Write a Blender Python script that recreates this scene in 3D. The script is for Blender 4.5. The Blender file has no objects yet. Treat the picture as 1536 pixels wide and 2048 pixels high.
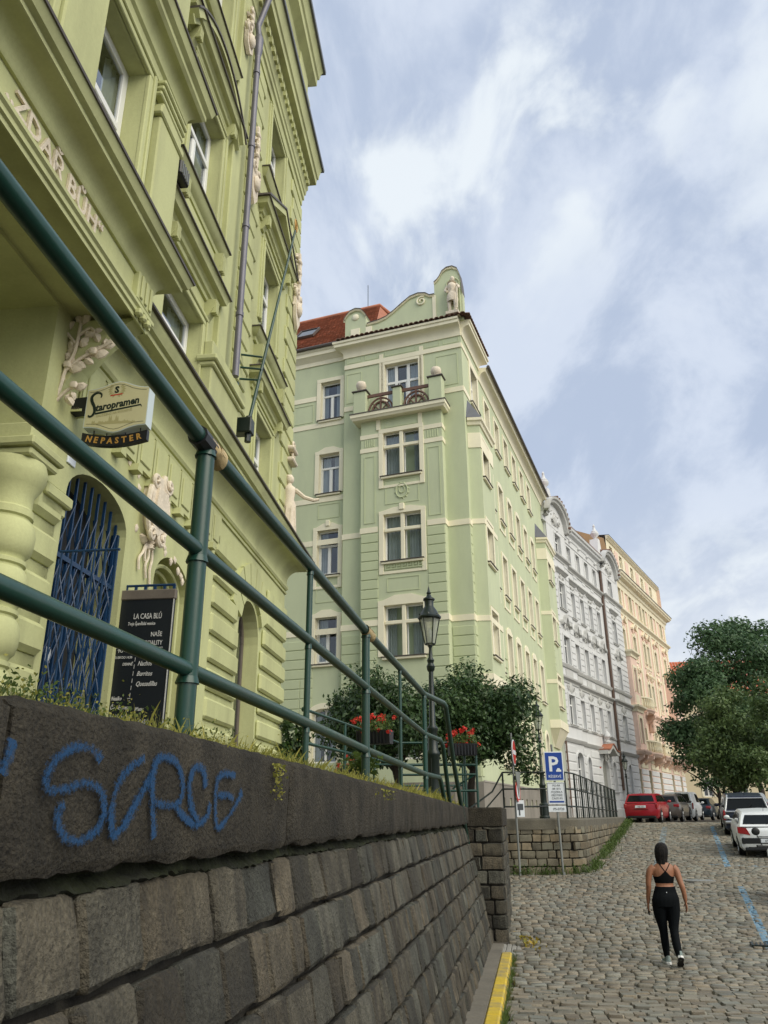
import bpy, bmesh, math, random
import numpy as np
from mathutils import Matrix, Vector, Euler
R = math.radians
random.seed(7); rng = np.random.default_rng(7)
scene = bpy.context.scene
COL = scene.collection

# ---------------------------------------------------------------- camera
cam_d = bpy.data.cameras.new('camera'); cam = bpy.data.objects.new('camera', cam_d); COL.objects.link(cam)
cam_d.sensor_fit = 'VERTICAL'; cam_d.sensor_height = 36.0; cam_d.lens = 1576.0/2048*36.0
cam_d.clip_start = 0.05; cam_d.clip_end = 2000
_p, _r = R(21.14), R(-0.409)
_f = Vector((0, math.cos(_p), math.sin(_p))); _u = Vector((0, -math.sin(_p), math.cos(_p))); _x = Vector((1, 0, 0))
_x2 = _x*math.cos(_r)+_u*math.sin(_r); _u2 = -_x*math.sin(_r)+_u*math.cos(_r)
cam.matrix_world = Matrix(((_x2.x, _u2.x, -_f.x, 0), (_x2.y, _u2.y, -_f.y, 0), (_x2.z, _u2.z, -_f.z, 2.12), (0, 0, 0, 1)))
scene.camera = cam
scene.render.resolution_x = 768; scene.render.resolution_y = 1024

# ---------------------------------------------------------------- sky, sun, exposure
SUN_EL, SUN_AZ = R(40), R(132)        # azimuth clockwise from +Y
world = bpy.data.worlds.new('World'); scene.world = world; world.use_nodes = True
nt = world.node_tree; nt.nodes.clear()
def N(t, **k):
    n = nt.nodes.new(t)
    for a, b in k.items(): setattr(n, a, b)
    return n
Lk = lambda a, b: nt.links.new(a, b)
sky = N('ShaderNodeTexSky', sky_type='NISHITA'); sky.sun_disc = False
sky.sun_elevation = SUN_EL; sky.sun_rotation = SUN_AZ; sky.air_density = 1.0; sky.dust_density = 2.0; sky.ozone_density = 2.0
tc = N('ShaderNodeTexCoord')
sep = N('ShaderNodeSeparateXYZ'); Lk(tc.outputs['Generated'], sep.inputs[0])
zc = N('ShaderNodeMath', operation='MAXIMUM'); Lk(sep.outputs['Z'], zc.inputs[0]); zc.inputs[1].default_value = 0.0
za = N('ShaderNodeMath', operation='ADD'); Lk(zc.outputs[0], za.inputs[0]); za.inputs[1].default_value = 0.50
dx = N('ShaderNodeMath', operation='DIVIDE'); Lk(sep.outputs['X'], dx.inputs[0]); Lk(za.outputs[0], dx.inputs[1])
dy = N('ShaderNodeMath', operation='DIVIDE'); Lk(sep.outputs['Y'], dy.inputs[0]); Lk(za.outputs[0], dy.inputs[1])
comb = N('ShaderNodeCombineXYZ'); Lk(dx.outputs[0], comb.inputs[0]); Lk(dy.outputs[0], comb.inputs[1])
def cloud(rot, sc, noise, det, rough, dist, lo, hi, off):
    mp = N('ShaderNodeMapping'); mp.inputs['Rotation'].default_value = (0, 0, R(rot)); mp.inputs['Scale'].default_value = sc
    mp.inputs['Location'].default_value = off
    Lk(comb.outputs[0], mp.inputs[0])
    nz = N('ShaderNodeTexNoise'); nz.inputs['Scale'].default_value = noise; nz.inputs['Detail'].default_value = det
    nz.inputs['Roughness'].default_value = rough; nz.inputs['Distortion'].default_value = dist
    Lk(mp.outputs[0], nz.inputs['Vector'])
    mr = N('ShaderNodeMapRange'); mr.interpolation_type = 'SMOOTHSTEP'
    mr.inputs['From Min'].default_value = lo; mr.inputs['From Max'].default_value = hi
    Lk(nz.outputs['Fac'], mr.inputs['Value']); return mr.outputs[0]
c_big = cloud(32, (1.2, 0.85, 1), 4.2, 8, 0.60, 0.35, 0.40, 0.60, (0.4, 2.1, 0))
c_wisp = cloud(34, (1.2, 0.85, 1), 8.5, 7, 0.55, 0.3, 0.45, 0.66, (2.2, 0.3, 0))
def mixc(fac, a, b):
    m = N('ShaderNodeMix', data_type='RGBA')
    if isinstance(fac, float): m.inputs[0].default_value = fac
    else: Lk(fac, m.inputs[0])
    for i, q in ((6, a), (7, b)):
        if isinstance(q, tuple): m.inputs[i].default_value = q+(1,)
        else: Lk(q, m.inputs[i])
    return m.outputs[2]
SKY_S = 0.06
base = mixc(c_big, (4.7, 5.5, 7.0), (6.6, 7.3, 8.5))
cw2 = N('ShaderNodeMath', operation='MULTIPLY'); Lk(c_wisp, cw2.inputs[0]); Lk(cloud(14, (1.0, 0.7, 1), 2.0, 3, 0.5, 0.3, 0.38, 0.62, (5.1, 1.3, 0)), cw2.inputs[1])
clouds = mixc(cw2.outputs[0], base, (8.2, 8.8, 9.3))
# low haze: whiter towards the skyline all round
hz = N('ShaderNodeMapRange'); hz.interpolation_type = 'SMOOTHSTEP'; hz.inputs['From Min'].default_value = 0.42; hz.inputs['From Max'].default_value = 0.02
Lk(zc.outputs[0], hz.inputs['Value'])
hzm = N('ShaderNodeMath', operation='MULTIPLY'); Lk(hz.outputs[0], hzm.inputs[0]); hzm.inputs[1].default_value = 0.8
clouds = mixc(hzm.outputs[0], clouds, (8.3, 8.6, 8.8))
full = mixc(0.9, sky.outputs['Color'], clouds)
bg = N('ShaderNodeBackground'); Lk(full, bg.inputs['Color']); bg.inputs['Strength'].default_value = SKY_S
wo = N('ShaderNodeOutputWorld'); Lk(bg.outputs[0], wo.inputs['Surface'])

sun_d = bpy.data.lights.new('sun', 'SUN'); sun_d.energy = 1.5; sun_d.angle = R(55); sun_d.color = (1.0, 0.93, 0.76)
sun = bpy.data.objects.new('sun', sun_d); COL.objects.link(sun)
sd = Vector((math.sin(SUN_AZ)*math.cos(SUN_EL), math.cos(SUN_AZ)*math.cos(SUN_EL), math.sin(SUN_EL)))
sun.rotation_euler = sd.to_track_quat('Z', 'Y').to_euler(); sun.location = (20, -20, 40)
scene.view_settings.view_transform = 'Standard'; scene.view_settings.look = 'None'
scene.view_settings.exposure = 0.9; scene.view_settings.gamma = 1.0; scene.view_settings.use_curve_mapping = False
scene.cycles.max_bounces = 6; scene.cycles.transparent_max_bounces = 12

# ---------------------------------------------------------------- helpers
def frame(ox, oy, oz, az):
    """street-front frame: x runs along the front, y into the building, z up"""
    a = R(az); ux, uy = math.sin(a), math.cos(a)
    return Matrix(((ux, -uy, 0, ox), (uy, ux, 0, oy), (0, 0, 1, oz), (0, 0, 0, 1)))
def T(x, y, z=0, rz=0): return Matrix.Translation((x, y, z)) @ Matrix.Rotation(rz, 4, 'Z')
WM = {}
class MB:
    """collects shapes; facade calls take (s along, d outward, z)"""
    def __init__(s): s.v = []; s.f = []; s.m = []
    def add(s, vs, fs, mi=0):
        n = len(s.v); s.v.extend(vs); s.f.extend([tuple(i+n for i in f) for f in fs]); s.m.extend([mi]*len(fs)); return s
    def box(s, x0, x1, y0, y1, z0, z1, mi=0, bev=0.0):
        if x0 > x1: x0, x1 = x1, x0
        if y0 > y1: y0, y1 = y1, y0
        if z0 > z1: z0, z1 = z1, z0
        if bev <= 0:
            v = [(x, y, z) for x in (x0, x1) for y in (y0, y1) for z in (z0, z1)]
            return s.add(v, [(0, 1, 3, 2), (4, 6, 7, 5), (0, 4, 5, 1), (2, 3, 7, 6), (0, 2, 6, 4), (1, 5, 7, 3)], mi)
        b = min(bev, (x1-x0)*.45, (y1-y0)*.45, (z1-z0)*.45); v = []; idx = {}
        for i, x in enumerate((x0, x1)):
            for j, y in enumerate((y0, y1)):
                for k, z in enumerate((z0, z1)):
                    sx, sy, sz = (1-2*i)*b, (1-2*j)*b, (1-2*k)*b
                    idx[i, j, k] = len(v); v += [(x, y+sy, z+sz), (x+sx, y, z+sz), (x+sx, y+sy, z)]
        f = []
        for a in range(2):
            f.append([idx[a, j, k]+0 for j, k in ((0, 0), (0, 1), (1, 1), (1, 0))])
            f.append([idx[i, a, k]+1 for i, k in ((0, 0), (0, 1), (1, 1), (1, 0))])
            f.append([idx[i, j, a]+2 for i, j in ((0, 0), (0, 1), (1, 1), (1, 0))])
        for a in range(2):
            for b2 in range(2):
                f.append([idx[0, a, b2]+1, idx[1, a, b2]+1, idx[1, a, b2]+2, idx[0, a, b2]+2])
                f.append([idx[a, 0, b2]+0, idx[a, 1, b2]+0, idx[a, 1, b2]+2, idx[a, 0, b2]+2])
                f.append([idx[a, b2, 0]+0, idx[a, b2, 1]+0, idx[a, b2, 1]+1, idx[a, b2, 0]+1])
        for k in idx.values(): f.append((k, k+1, k+2))
        return s.add(v, f, mi)
    def B(s, s0, s1, d0, d1, z0, z1, mi=0, bev=0.0): return s.box(s0, s1, -d0, -d1, z0, z1, mi, bev)
    def quad(s, a, b, c, d, mi=0): return s.add([a, b, c, d], [(0, 1, 2, 3)], mi)
    def Q(s, pts, mi=0): return s.add([(p[0], -p[1], p[2]) for p in pts], [tuple(range(len(pts)))], mi)
    def tube(s, path, r, n=8, mi=0, cap=True, closed=False):
        path = [Vector(p) for p in path]; m = len(path); rr = r if isinstance(r, (list, tuple)) else [r]*m
        base = len(s.v); prev = None
        for i, p in enumerate(path):
            if closed: t = (path[(i+1) % m]-path[i-1])
            else: t = (path[min(i+1, m-1)]-path[max(i-1, 0)])
            t.normalize()
            if prev is None:
                a = Vector((0, 0, 1)) if abs(t.z) < .9 else Vector((1, 0, 0)); e = t.cross(a).normalized()
            else:
                e = prev-t*prev.dot(t)
                e = e.normalized() if e.length > 1e-6 else t.orthogonal().normalized()
            prev = e; g = t.cross(e)
            for k in range(n):
                an = 2*math.pi*k/n; q = p+(e*math.cos(an)+g*math.sin(an))*rr[i]; s.v.append(tuple(q))
        fs = []
        for i in range(m if closed else m-1):
            j = (i+1) % m
            for k in range(n): fs.append((base+i*n+k, base+i*n+(k+1) % n, base+j*n+(k+1) % n, base+j*n+k))
        if cap and not closed:
            fs.append(tuple(base+k for k in range(n))[::-1]); fs.append(tuple(base+(m-1)*n+k for k in range(n)))
        s.f += fs; s.m += [mi]*len(fs); return s
    def lathe(s, prof, cx=0, cy=0, n=16, mi=0, a0=0, a1=2*math.pi):
        full = abs(a1-a0-2*math.pi) < 1e-6; k = n if full else n+1; base = len(s.v)
        for r, z in prof:
            for i in range(k):
                a = a0+(a1-a0)*i/n; s.v.append((cx+r*math.cos(a), cy+r*math.sin(a), z))
        for i in range(len(prof)-1):
            for j in range(n):
                j2 = (j+1) % k; s.f.append((base+i*k+j, base+i*k+j2, base+(i+1)*k+j2, base+(i+1)*k+j)); s.m.append(mi)
        return s
    def prism(s, poly, h0, h1, axes='xz', mi=0):
        """poly in two axes, pushed along the third (h0..h1)"""
        def P(a, b, h):
            return {'xz': (a, h, b), 'yz': (h, a, b), 'xy': (a, b, h)}[axes]
        n = len(poly); base = len(s.v)
        for h in (h0, h1): s.v += [P(a, b, h) for a, b in poly]
        s.f += [tuple(base+i for i in range(n))[::-1], tuple(base+n+i for i in range(n))]
        s.f += [(base+i, base+(i+1) % n, base+n+(i+1) % n, base+n+i) for i in range(n)]
        s.m += [mi]*(n+2); return s
    def sweep(s, path, prof, mi=0, cap=True):
        """moulding: profile (outward, z) along a plan path of (s, d) points"""
        P = [Vector(p) for p in path]; m = len(P); base = len(s.v); k = len(prof)
        for i in range(m):
            d0 = (P[i]-P[i-1]).normalized() if i > 0 else (P[1]-P[0]).normalized()
            d1 = (P[i+1]-P[i]).normalized() if i < m-1 else d0
            n0 = Vector((-d0.y, d0.x)); n1 = Vector((-d1.y, d1.x)); b = (n0+n1)
            b = b.normalized() if b.length > 1e-6 else n0
            c = max(.3, b.dot(n0))
            for o, z in prof:
                q = P[i]+b*(o/c); s.v.append((q.x, -q.y, z))
        for i in range(m-1):
            for j in range(k-1): s.f.append((base+i*k+j, base+i*k+j+1, base+(i+1)*k+j+1, base+(i+1)*k+j)); s.m.append(mi)
        if cap:
            s.f += [tuple(base+j for j in range(k)), tuple(base+(m-1)*k+j for j in range(k))[::-1]]; s.m += [mi, mi]
        return s
    def ball(s, c, r, n=8, mi=0, sq=(1, 1, 1)):
        base = len(s.v); rows = max(4, n//2)
        for i in range(rows+1):
            th = math.pi*i/rows
            for j in range(n):
                ph = 2*math.pi*j/n
                s.v.append((c[0]+r*sq[0]*math.sin(th)*math.cos(ph), c[1]+r*sq[1]*math.sin(th)*math.sin(ph), c[2]+r*sq[2]*math.cos(th)))
        for i in range(rows):
            for j in range(n): s.f.append((base+i*n+j, base+(i+1)*n+j, base+(i+1)*n+(j+1) % n, base+i*n+(j+1) % n)); s.m.append(mi)
        return s
    def merge(s, o, M=None, mi=None):
        vs = o.v if M is None else [tuple(M @ Vector(p)) for p in o.v]
        n = len(s.v); s.v += vs; s.f += [tuple(i+n for i in f) for f in o.f]; s.m += (o.m if mi is None else [mi]*len(o.f)); return s
    def mesh(s, name, mats, smooth=False, fix=True):
        me = bpy.data.meshes.new(name); me.from_pydata(s.v, [], s.f)
        for m in (mats if isinstance(mats, (list, tuple)) else [mats]): me.materials.append(m)
        if s.m: me.polygons.foreach_set('material_index', s.m)
        if fix and len(s.f) < 60000:
            bm = bmesh.new(); bm.from_mesh(me); bmesh.ops.recalc_face_normals(bm, faces=bm.faces); bm.to_mesh(me); bm.free()
        if smooth is True: me.polygons.foreach_set('use_smooth', [True]*len(me.polygons))
        elif smooth:
            me.polygons.foreach_set('use_smooth', [True]*len(me.polygons))
            try: me.set_sharp_from_angle(angle=R(smooth))
            except Exception: pass
        me.update(); return me
def put(name, me, parent=None, M=None):
    """link a mesh as one object; M is its world matrix (default: its parent's)"""
    o = bpy.data.objects.new(name, me); COL.objects.link(o)
    if parent is not None:
        o.parent = parent
        if M is None: M = WM[parent.name]
        o.matrix_basis = WM[parent.name].inverted() @ M
    else:
        M = M if M is not None else Matrix.Identity(4); o.matrix_basis = M
    WM[o.name] = M.copy(); return o
def part(name, mb, mats, parent=None, M=None, smooth=False, fix=True):
    return put(name, mb.mesh(name, mats, smooth, fix), parent, M)
def tag(o, label=None, cat=None, group=None, kind=None):
    if label: o['label'] = label
    if cat: o['category'] = cat
    if group: o['group'] = group
    if kind: o['kind'] = kind
    return o
def thing(name, label, cat, M, group=None):
    o = bpy.data.objects.new(name, None); COL.objects.link(o); o.empty_display_size = .2
    o.matrix_basis = M; WM[o.name] = M.copy(); return tag(o, label, cat, group)
def copy_tree(o, M, label, parent=None):
    """copy a thing with its parts and sub-parts to a new place"""
    c = o.copy(); COL.objects.link(c)
    if parent is None:
        c.matrix_basis = M; WM[c.name] = M.copy(); c['label'] = label
    else:
        c.parent = parent; WM[c.name] = WM[parent.name] @ c.matrix_basis
    for ch in list(o.children): copy_tree(ch, None, None, c)
    return c
_tc = {}
def text_mb(txt, size, ext=0.0, shear=0.0, align='LEFT', sx=1.0, mi=0, bold=0.0):
    cu = bpy.data.curves.new('lettering', 'FONT'); cu.body = txt; cu.size = size; cu.extrude = ext; cu.shear = shear
    cu.align_x = align; cu.resolution_u = 2; cu.offset = bold
    ob = bpy.data.objects.new('lettering', cu); COL.objects.link(ob)
    dg = bpy.context.evaluated_depsgraph_get(); me = bpy.data.meshes.new_from_object(ob.evaluated_get(dg))
    mb = MB(); mb.v = [(v.co.x*sx, v.co.y, v.co.z) for v in me.vertices]; mb.f = [tuple(p.vertices) for p in me.polygons]; mb.m = [mi]*len(mb.f)
    bpy.data.objects.remove(ob); bpy.data.curves.remove(cu); bpy.data.meshes.remove(me); return mb
def face_M(o, right, up):
    """matrix putting text (x right, y up, z towards the reader) at o"""
    r = Vector(right).normalized(); u = Vector(up).normalized(); n = r.cross(u)
    return Matrix(((r.x, u.x, n.x, o[0]), (r.y, u.y, n.y, o[1]), (r.z, u.z, n.z, o[2]), (0, 0, 0, 1)))

# ---------------------------------------------------------------- materials
def mat(name, col, rough=.65, var=.12, scale=1.2, fine=.06, fscale=25, bump=.15, bscale=60, bdist=.01, metal=0, spec=.4,
        rand=0.0, island=False, dirt=None, dirt_amt=0.0, dirt_scale=(1, 1, .25), coat=0, hue=0.0):
    m = bpy.data.materials.new(name); m.use_nodes = True; t = m.node_tree; n = t.nodes; b = n['Principled BSDF']
    L = t.links.new
    b.inputs['Roughness'].default_value = rough; b.inputs['Metallic'].default_value = metal
    b.inputs['Specular IOR Level'].default_value = spec
    if coat: b.inputs['Coat Weight'].default_value = coat; b.inputs['Coat Roughness'].default_value = .08
    geo = n.new('ShaderNodeNewGeometry')
    def noise(sc, det=5, vec=None):
        z = n.new('ShaderNodeTexNoise'); z.inputs['Scale'].default_value = sc; z.inputs['Detail'].default_value = det
        z.inputs['Roughness'].default_value = .6; L(vec or geo.outputs['Position'], z.inputs['Vector']); return z.outputs['Fac']
    def mr(x, a, b2, c=0.25, d=0.75):
        q = n.new('ShaderNodeMapRange'); q.inputs['From Min'].default_value = c; q.inputs['From Max'].default_value = d
        q.inputs['To Min'].default_value = a; q.inputs['To Max'].default_value = b2; L(x, q.inputs['Value']); return q.outputs[0]
    def mul(a, b2):
        q = n.new('ShaderNodeMath'); q.operation = 'MULTIPLY'; L(a, q.inputs[0]); L(b2, q.inputs[1]); return q.outputs[0]
    k = mul(mr(noise(scale), 1-var, 1+var), mr(noise(fscale, 3), 1-fine, 1+fine))
    rsrc = None
    if rand or hue:
        oi = n.new('ShaderNodeObjectInfo'); rsrc = oi.outputs['Random']
        if island:
            ad = n.new('ShaderNodeMath'); ad.operation = 'ADD'; L(rsrc, ad.inputs[0]); L(geo.outputs['Random Per Island'], ad.inputs[1])
            fr = n.new('ShaderNodeMath'); fr.operation = 'FRACT'; L(ad.outputs[0], fr.inputs[0]); rsrc = fr.outputs[0]
        k = mul(k, mr(rsrc, 1-rand, 1+rand, 0, 1))
    c = n.new('ShaderNodeMix'); c.data_type = 'RGBA'; c.blend_type = 'MULTIPLY'; c.inputs[0].default_value = 1
    c.inputs[6].default_value = tuple(col)+(1,)
    cc = n.new('ShaderNodeCombineColor'); L(k, cc.inputs[0]); L(k, cc.inputs[1]); L(k, cc.inputs[2]); L(cc.outputs[0], c.inputs[7])
    out = c.outputs[2]
    if hue:
        h2 = n.new('ShaderNodeMath'); h2.operation = 'MULTIPLY'; L(rsrc, h2.inputs[0]); h2.inputs[1].default_value = 7.31
        h3 = n.new('ShaderNodeMath'); h3.operation = 'FRACT'; L(h2.outputs[0], h3.inputs[0])
        ramp = n.new('ShaderNodeMix'); ramp.data_type = 'RGBA'; L(h3.outputs[0], ramp.inputs[0])
        ramp.inputs[6].default_value = (1+hue, 1, 1-hue, 1); ramp.inputs[7].default_value = (1-hue, 1, 1+hue*.7, 1)
        q = n.new('ShaderNodeMix'); q.data_type = 'RGBA'; q.blend_type = 'MULTIPLY'; q.inputs[0].default_value = 1
        L(out, q.inputs[6]); L(ramp.outputs[2], q.inputs[7]); out = q.outputs[2]
    if dirt is not None:
        mp = n.new('ShaderNodeMapping'); mp.inputs['Scale'].default_value = dirt_scale; L(geo.outputs['Position'], mp.inputs[0])
        dn = mr(noise(1.6, 8, mp.outputs[0]), 0, dirt_amt, .42, .72)
        q = n.new('ShaderNodeMix'); q.data_type = 'RGBA'; L(dn, q.inputs[0]); L(out, q.inputs[6]); q.inputs[7].default_value = tuple(dirt)+(1,); out = q.outputs[2]
    L(out, b.inputs['Base Color'])
    if bump:
        bp = n.new('ShaderNodeBump'); bp.inputs['Strength'].default_value = bump; bp.inputs['Distance'].default_value = bdist
        L(noise(bscale, 6), bp.inputs['Height']); L(bp.outputs[0], b.inputs['Normal'])
    m.diffuse_color = tuple(col)+(1,)
    return m
def glass_mat(name, tint=(.02, .025, .03), refl=.35):
    """pane: see-through with a sky reflection that grows at grazing angles"""
    m = bpy.data.materials.new(name); m.use_nodes = True; t = m.node_tree; n = t.nodes; n.clear()
    tr = n.new('ShaderNodeBsdfTransparent'); tr.inputs[0].default_value = (.75, .8, .82, 1)
    gl = n.new('ShaderNodeBsdfGlossy'); gl.inputs['Roughness'].default_value = .03; gl.inputs[0].default_value = (.9, .95, 1, 1)
    lw = n.new('ShaderNodeLayerWeight'); lw.inputs[0].default_value = .25
    mr = n.new('ShaderNodeMapRange'); mr.inputs['To Min'].default_value = .06; mr.inputs['To Max'].default_value = refl+.35
    t.links.new(lw.outputs['Facing'], mr.inputs['Value'])
    mx = n.new('ShaderNodeMixShader'); t.links.new(mr.outputs[0], mx.inputs[0]); t.links.new(tr.outputs[0], mx.inputs[1]); t.links.new(gl.outputs[0], mx.inputs[2])
    o = n.new('ShaderNodeOutputMaterial'); t.links.new(mx.outputs[0], o.inputs['Surface']); return m
def leaf_mat(name, c1, c2, trans=.35, rough=.5):
    m = bpy.data.materials.new(name); m.use_nodes = True; t = m.node_tree; n = t.nodes; b = n['Principled BSDF']; L = t.links.new
    geo = n.new('ShaderNodeNewGeometry'); nz = n.new('ShaderNodeTexNoise'); nz.inputs['Scale'].default_value = .9; L(geo.outputs['Position'], nz.inputs['Vector'])
    ad = n.new('ShaderNodeMath'); ad.operation = 'MULTIPLY_ADD'; L(geo.outputs['Random Per Island'], ad.inputs[0]); ad.inputs[1].default_value = .75
    sb = n.new('ShaderNodeMath'); sb.operation = 'MULTIPLY_ADD'; L(nz.outputs['Fac'], sb.inputs[0]); sb.inputs[1].default_value = 1.2; sb.inputs[2].default_value = -.45
    L(sb.outputs[0], ad.inputs[2])
    mx = n.new('ShaderNodeMix'); mx.data_type = 'RGBA'; L(ad.outputs[0], mx.inputs[0]); mx.inputs[6].default_value = c1+(1,); mx.inputs[7].default_value = c2+(1,)
    L(mx.outputs[2], b.inputs['Base Color']); b.inputs['Roughness'].default_value = rough; b.inputs['Specular IOR Level'].default_value = .35
    tl = n.new('ShaderNodeBsdfTranslucent'); L(mx.outputs[2], tl.inputs[0])
    ms = n.new('ShaderNodeMixShader'); ms.inputs[0].default_value = trans
    L(b.outputs[0], ms.inputs[1]); L(tl.outputs[0], ms.inputs[2]); L(ms.outputs[0], n['Material Output'].inputs['Surface']); return m
X = {}
X['olive'] = mat('olive_green_plaster', (.515, .53, .265), .78, .09, .5, .05, 30, .2, 45, .012, dirt=(.27, .27, .14), dirt_amt=.5)
X['sage'] = mat('sage_green_plaster', (.55, .595, .39), .8, .06, .4, .03, 30, .12, 50, .008, dirt=(.38, .41, .29), dirt_amt=.3)
X['sage_band'] = mat('sage_green_rendered_band', (.53, .575, .365), .8, .05, .6, .03, 30, .1, 50, .008, dirt=(.34, .42, .25), dirt_amt=.12)
X['cream'] = mat('cream_paint', (.86, .80, .60), .7, .05, 1, .03, 25, .08, 60, .006, dirt=(.5, .45, .32), dirt_amt=.14)
X['stucco'] = mat('pinkish_cream_stucco', (.72, .63, .50), .75, .14, 6, .10, 30, .6, 22, .02, dirt=(.5, .42, .33), dirt_amt=.25)
X['silver'] = mat('pale_grey_plaster', (.68, .68, .67), .8, .06, .4, .03, 25, .1, 40, .01, dirt=(.42, .42, .43), dirt_amt=.22)
X['silver_t'] = mat('grey_stucco_trim', (.53, .525, .50), .8, .06, .6, .04, 25, .1, 40, .01, dirt=(.36, .36, .36), dirt_amt=.25)
X['pink'] = mat('salmon_pink_plaster', (.80, .59, .48), .8, .06, .4, .03, 25, .1, 40, .01, dirt=(.5, .36, .28), dirt_amt=.18)
X['butter'] = mat('butter_yellow_plaster', (.83, .755, .56), .8, .06, .4, .03, 25, .1, 40, .01, dirt=(.5, .42, .28), dirt_amt=.18)
X['white'] = mat('white_window_paint', (.80, .80, .77), .45, .03, 2, .02, 30, 0)
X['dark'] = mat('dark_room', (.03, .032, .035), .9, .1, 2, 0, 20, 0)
X['drape'] = mat('grey_net_curtain', (.42, .45, .45), .9, .15, 3, .05, 60, 0)
X['glass'] = glass_mat('window_glass')
X['pane'] = mat('dark_window_pane', (.05, .055, .06), .06, .4, .6, 0, 20, 0, spec=.8, rand=.75)
X['tin'] = mat('dark_tin_flashing', (.10, .085, .075), .5, .15, 3, .05, 30, .05)
X['zinc'] = mat('slate_grey_tin_roof', (.13, .135, .15), .45, .1, 3, .05, 30, .05)
X['pipe'] = mat('violet_grey_drainpipe', (.145, .14, .17), .4, .12, 3, .05, 30, .05, metal=.2)
X['pipebr'] = mat('brown_drainpipe', (.12, .075, .055), .5, .12, 3, .05, 30, .05)
X['tile'] = mat('red_roof_tile', (.40, .15, .085), .75, .2, 1.5, .12, 20, .25, 30, .02, rand=.22, island=True, dirt=(.16, .10, .07), dirt_amt=.3, dirt_scale=(1, 1, 1))
X['cope'] = mat('dark_coping_tile', (.20, .115, .085), .75, .2, 3, .1, 20, .2, 30, .02, rand=.2)
X['brick_cl'] = mat('ochre_rendered_gable', (.48, .32, .17), .85, .1, 1, .05, 20, .1)
X['plinth'] = mat('grey_brown_plinth_render', (.27, .245, .21), .85, .12, 1, .08, 20, .25, 40, .012, dirt=(.13, .12, .10), dirt_amt=.5)
X['rail'] = mat('dark_green_rail_paint', (.005, .050, .035), .34, .15, 4, .08, 40, .12, 70, .003, spec=.55, dirt=(.035, .05, .04), dirt_amt=.55)
X['iron'] = mat('black_green_cast_iron', (.006, .014, .011), .38, .15, 4, .05, 40, .1, 60, .004, spec=.5)
X['blue'] = mat('blue_gate_paint', (.005, .032, .09), .45, .12, 4, .06, 40, .05)
X['brown_rail'] = mat('brown_balcony_paint', (.16, .085, .06), .5, .1, 4, .05, 40, .05)
X['board'] = mat('black_chalkboard', (.006, .009, .012), .5, .1, 3, .1, 40, 0)
X['chalk'] = mat('white_chalk', (.50, .50, .48), .9, .1, 9, .15, 80, 0)
X['signcream'] = mat('cream_sign_face', (.52, .49, .29), .35, .05, 3, .02, 30, 0)
X['signblack'] = mat('black_green_print', (.008, .018, .012), .5, 0, 3, 0, 30, 0)
X['signred'] = mat('red_print', (.45, .03, .02), .5, 0, 3, 0, 30, 0)
X['signolive'] = mat('olive_print', (.36, .33, .16), .5, 0, 3, 0, 30, 0)
X['gold'] = mat('gold_lettering', (.50, .28, .07), .45, .1, 8, .1, 40, 0, metal=.3)
X['signedge'] = mat('pale_sign_edge', (.55, .62, .62), .35, .05, 3, 0, 30, 0)
X['blacksteel'] = mat('black_steel', (.012, .013, .015), .4, .1, 3, .05, 30, 0)
X['cap'] = mat('weathered_concrete_coping', (.056, .048, .034), .95, .5, 6, .55, 75, 1.0, 55, .05, rand=.08, dirt=(.014, .013, .010), dirt_amt=.75, dirt_scale=(2.2, 2.2, 1.1))
X['cap2'] = mat('grey_brown_concrete_slab', (.13, .118, .09), .9, .2, 2, .2, 40, .6, 30, .02, dirt=(.06, .055, .045), dirt_amt=.55, dirt_scale=(2, 2, .8))
X['moss'] = mat('mossy_dark_mortar', (.016, .020, .006), .95, .6, 5, .3, 40, .9, 30, .03, dirt=(.010, .009, .007), dirt_amt=.8, dirt_scale=(2, 2, 2))
X['mortar'] = mat('dark_sunk_mortar', (.035, .032, .026), .95, .3, 3, .2, 40, .6, 40, .02)
X['stone'] = mat('grey_wall_stone', (.100, .092, .070), .88, .42, 6, .45, 65, 1.0, 48, .05, rand=.5, island=True, hue=.11, dirt=(.028, .027, .024), dirt_amt=.8, dirt_scale=(5, 5, 1.2))
X['stone2'] = mat('sandy_wall_stone', (.165, .143, .100), .85, .22, 3, .2, 40, .6, 34, .02, rand=.38, island=True, hue=.10, dirt=(.09, .08, .06), dirt_amt=.55, dirt_scale=(3, 3, 1))
X['pavebase'] = mat('sandy_joint_ground', (.085, .076, .058), .95, .25, 1.5, .2, 30, .6, 40, .02)
X['paving'] = mat('grey_brown_paving', (.17, .153, .12), .9, .2, 1.5, .15, 30, .4, 40, .015, dirt=(.08, .075, .06), dirt_amt=.5, dirt_scale=(1, 1, 1))
X['yellow'] = mat('worn_yellow_kerb_paint', (.56, .40, .035), .75, .12, 3, .12, 30, .4, 40, .01, dirt=(.24, .21, .14), dirt_amt=.95, dirt_scale=(2.5, 2.5, 2.5))
X['kerb'] = mat('granite_kerb', (.26, .25, .22), .85, .2, 2, .15, 40, .4, 40, .01, rand=.12)
X['soil'] = mat('dry_soil', (.075, .062, .038), .95, .3, 2, .2, 30, .8, 30, .03)
X['bark'] = mat('dark_bark', (.045, .036, .027), .9, .3, 3, .2, 40, .8, 30, .02)
X['tape'] = mat('tan_worn_tape', (.50, .38, .19), .6, .2, 10, .15, 50, .4, 40, .01)
X['steelgrey'] = mat('galvanised_pole', (.22, .23, .22), .5, .15, 3, .08, 30, .05, metal=.3)
X['psignblue'] = mat('traffic_sign_blue', (.010, .055, .30), .35, .03, 3, 0, 30, 0)
X['psignwhite'] = mat('traffic_sign_white', (.72, .76, .80), .4, .03, 3, 0, 30, 0)
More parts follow.
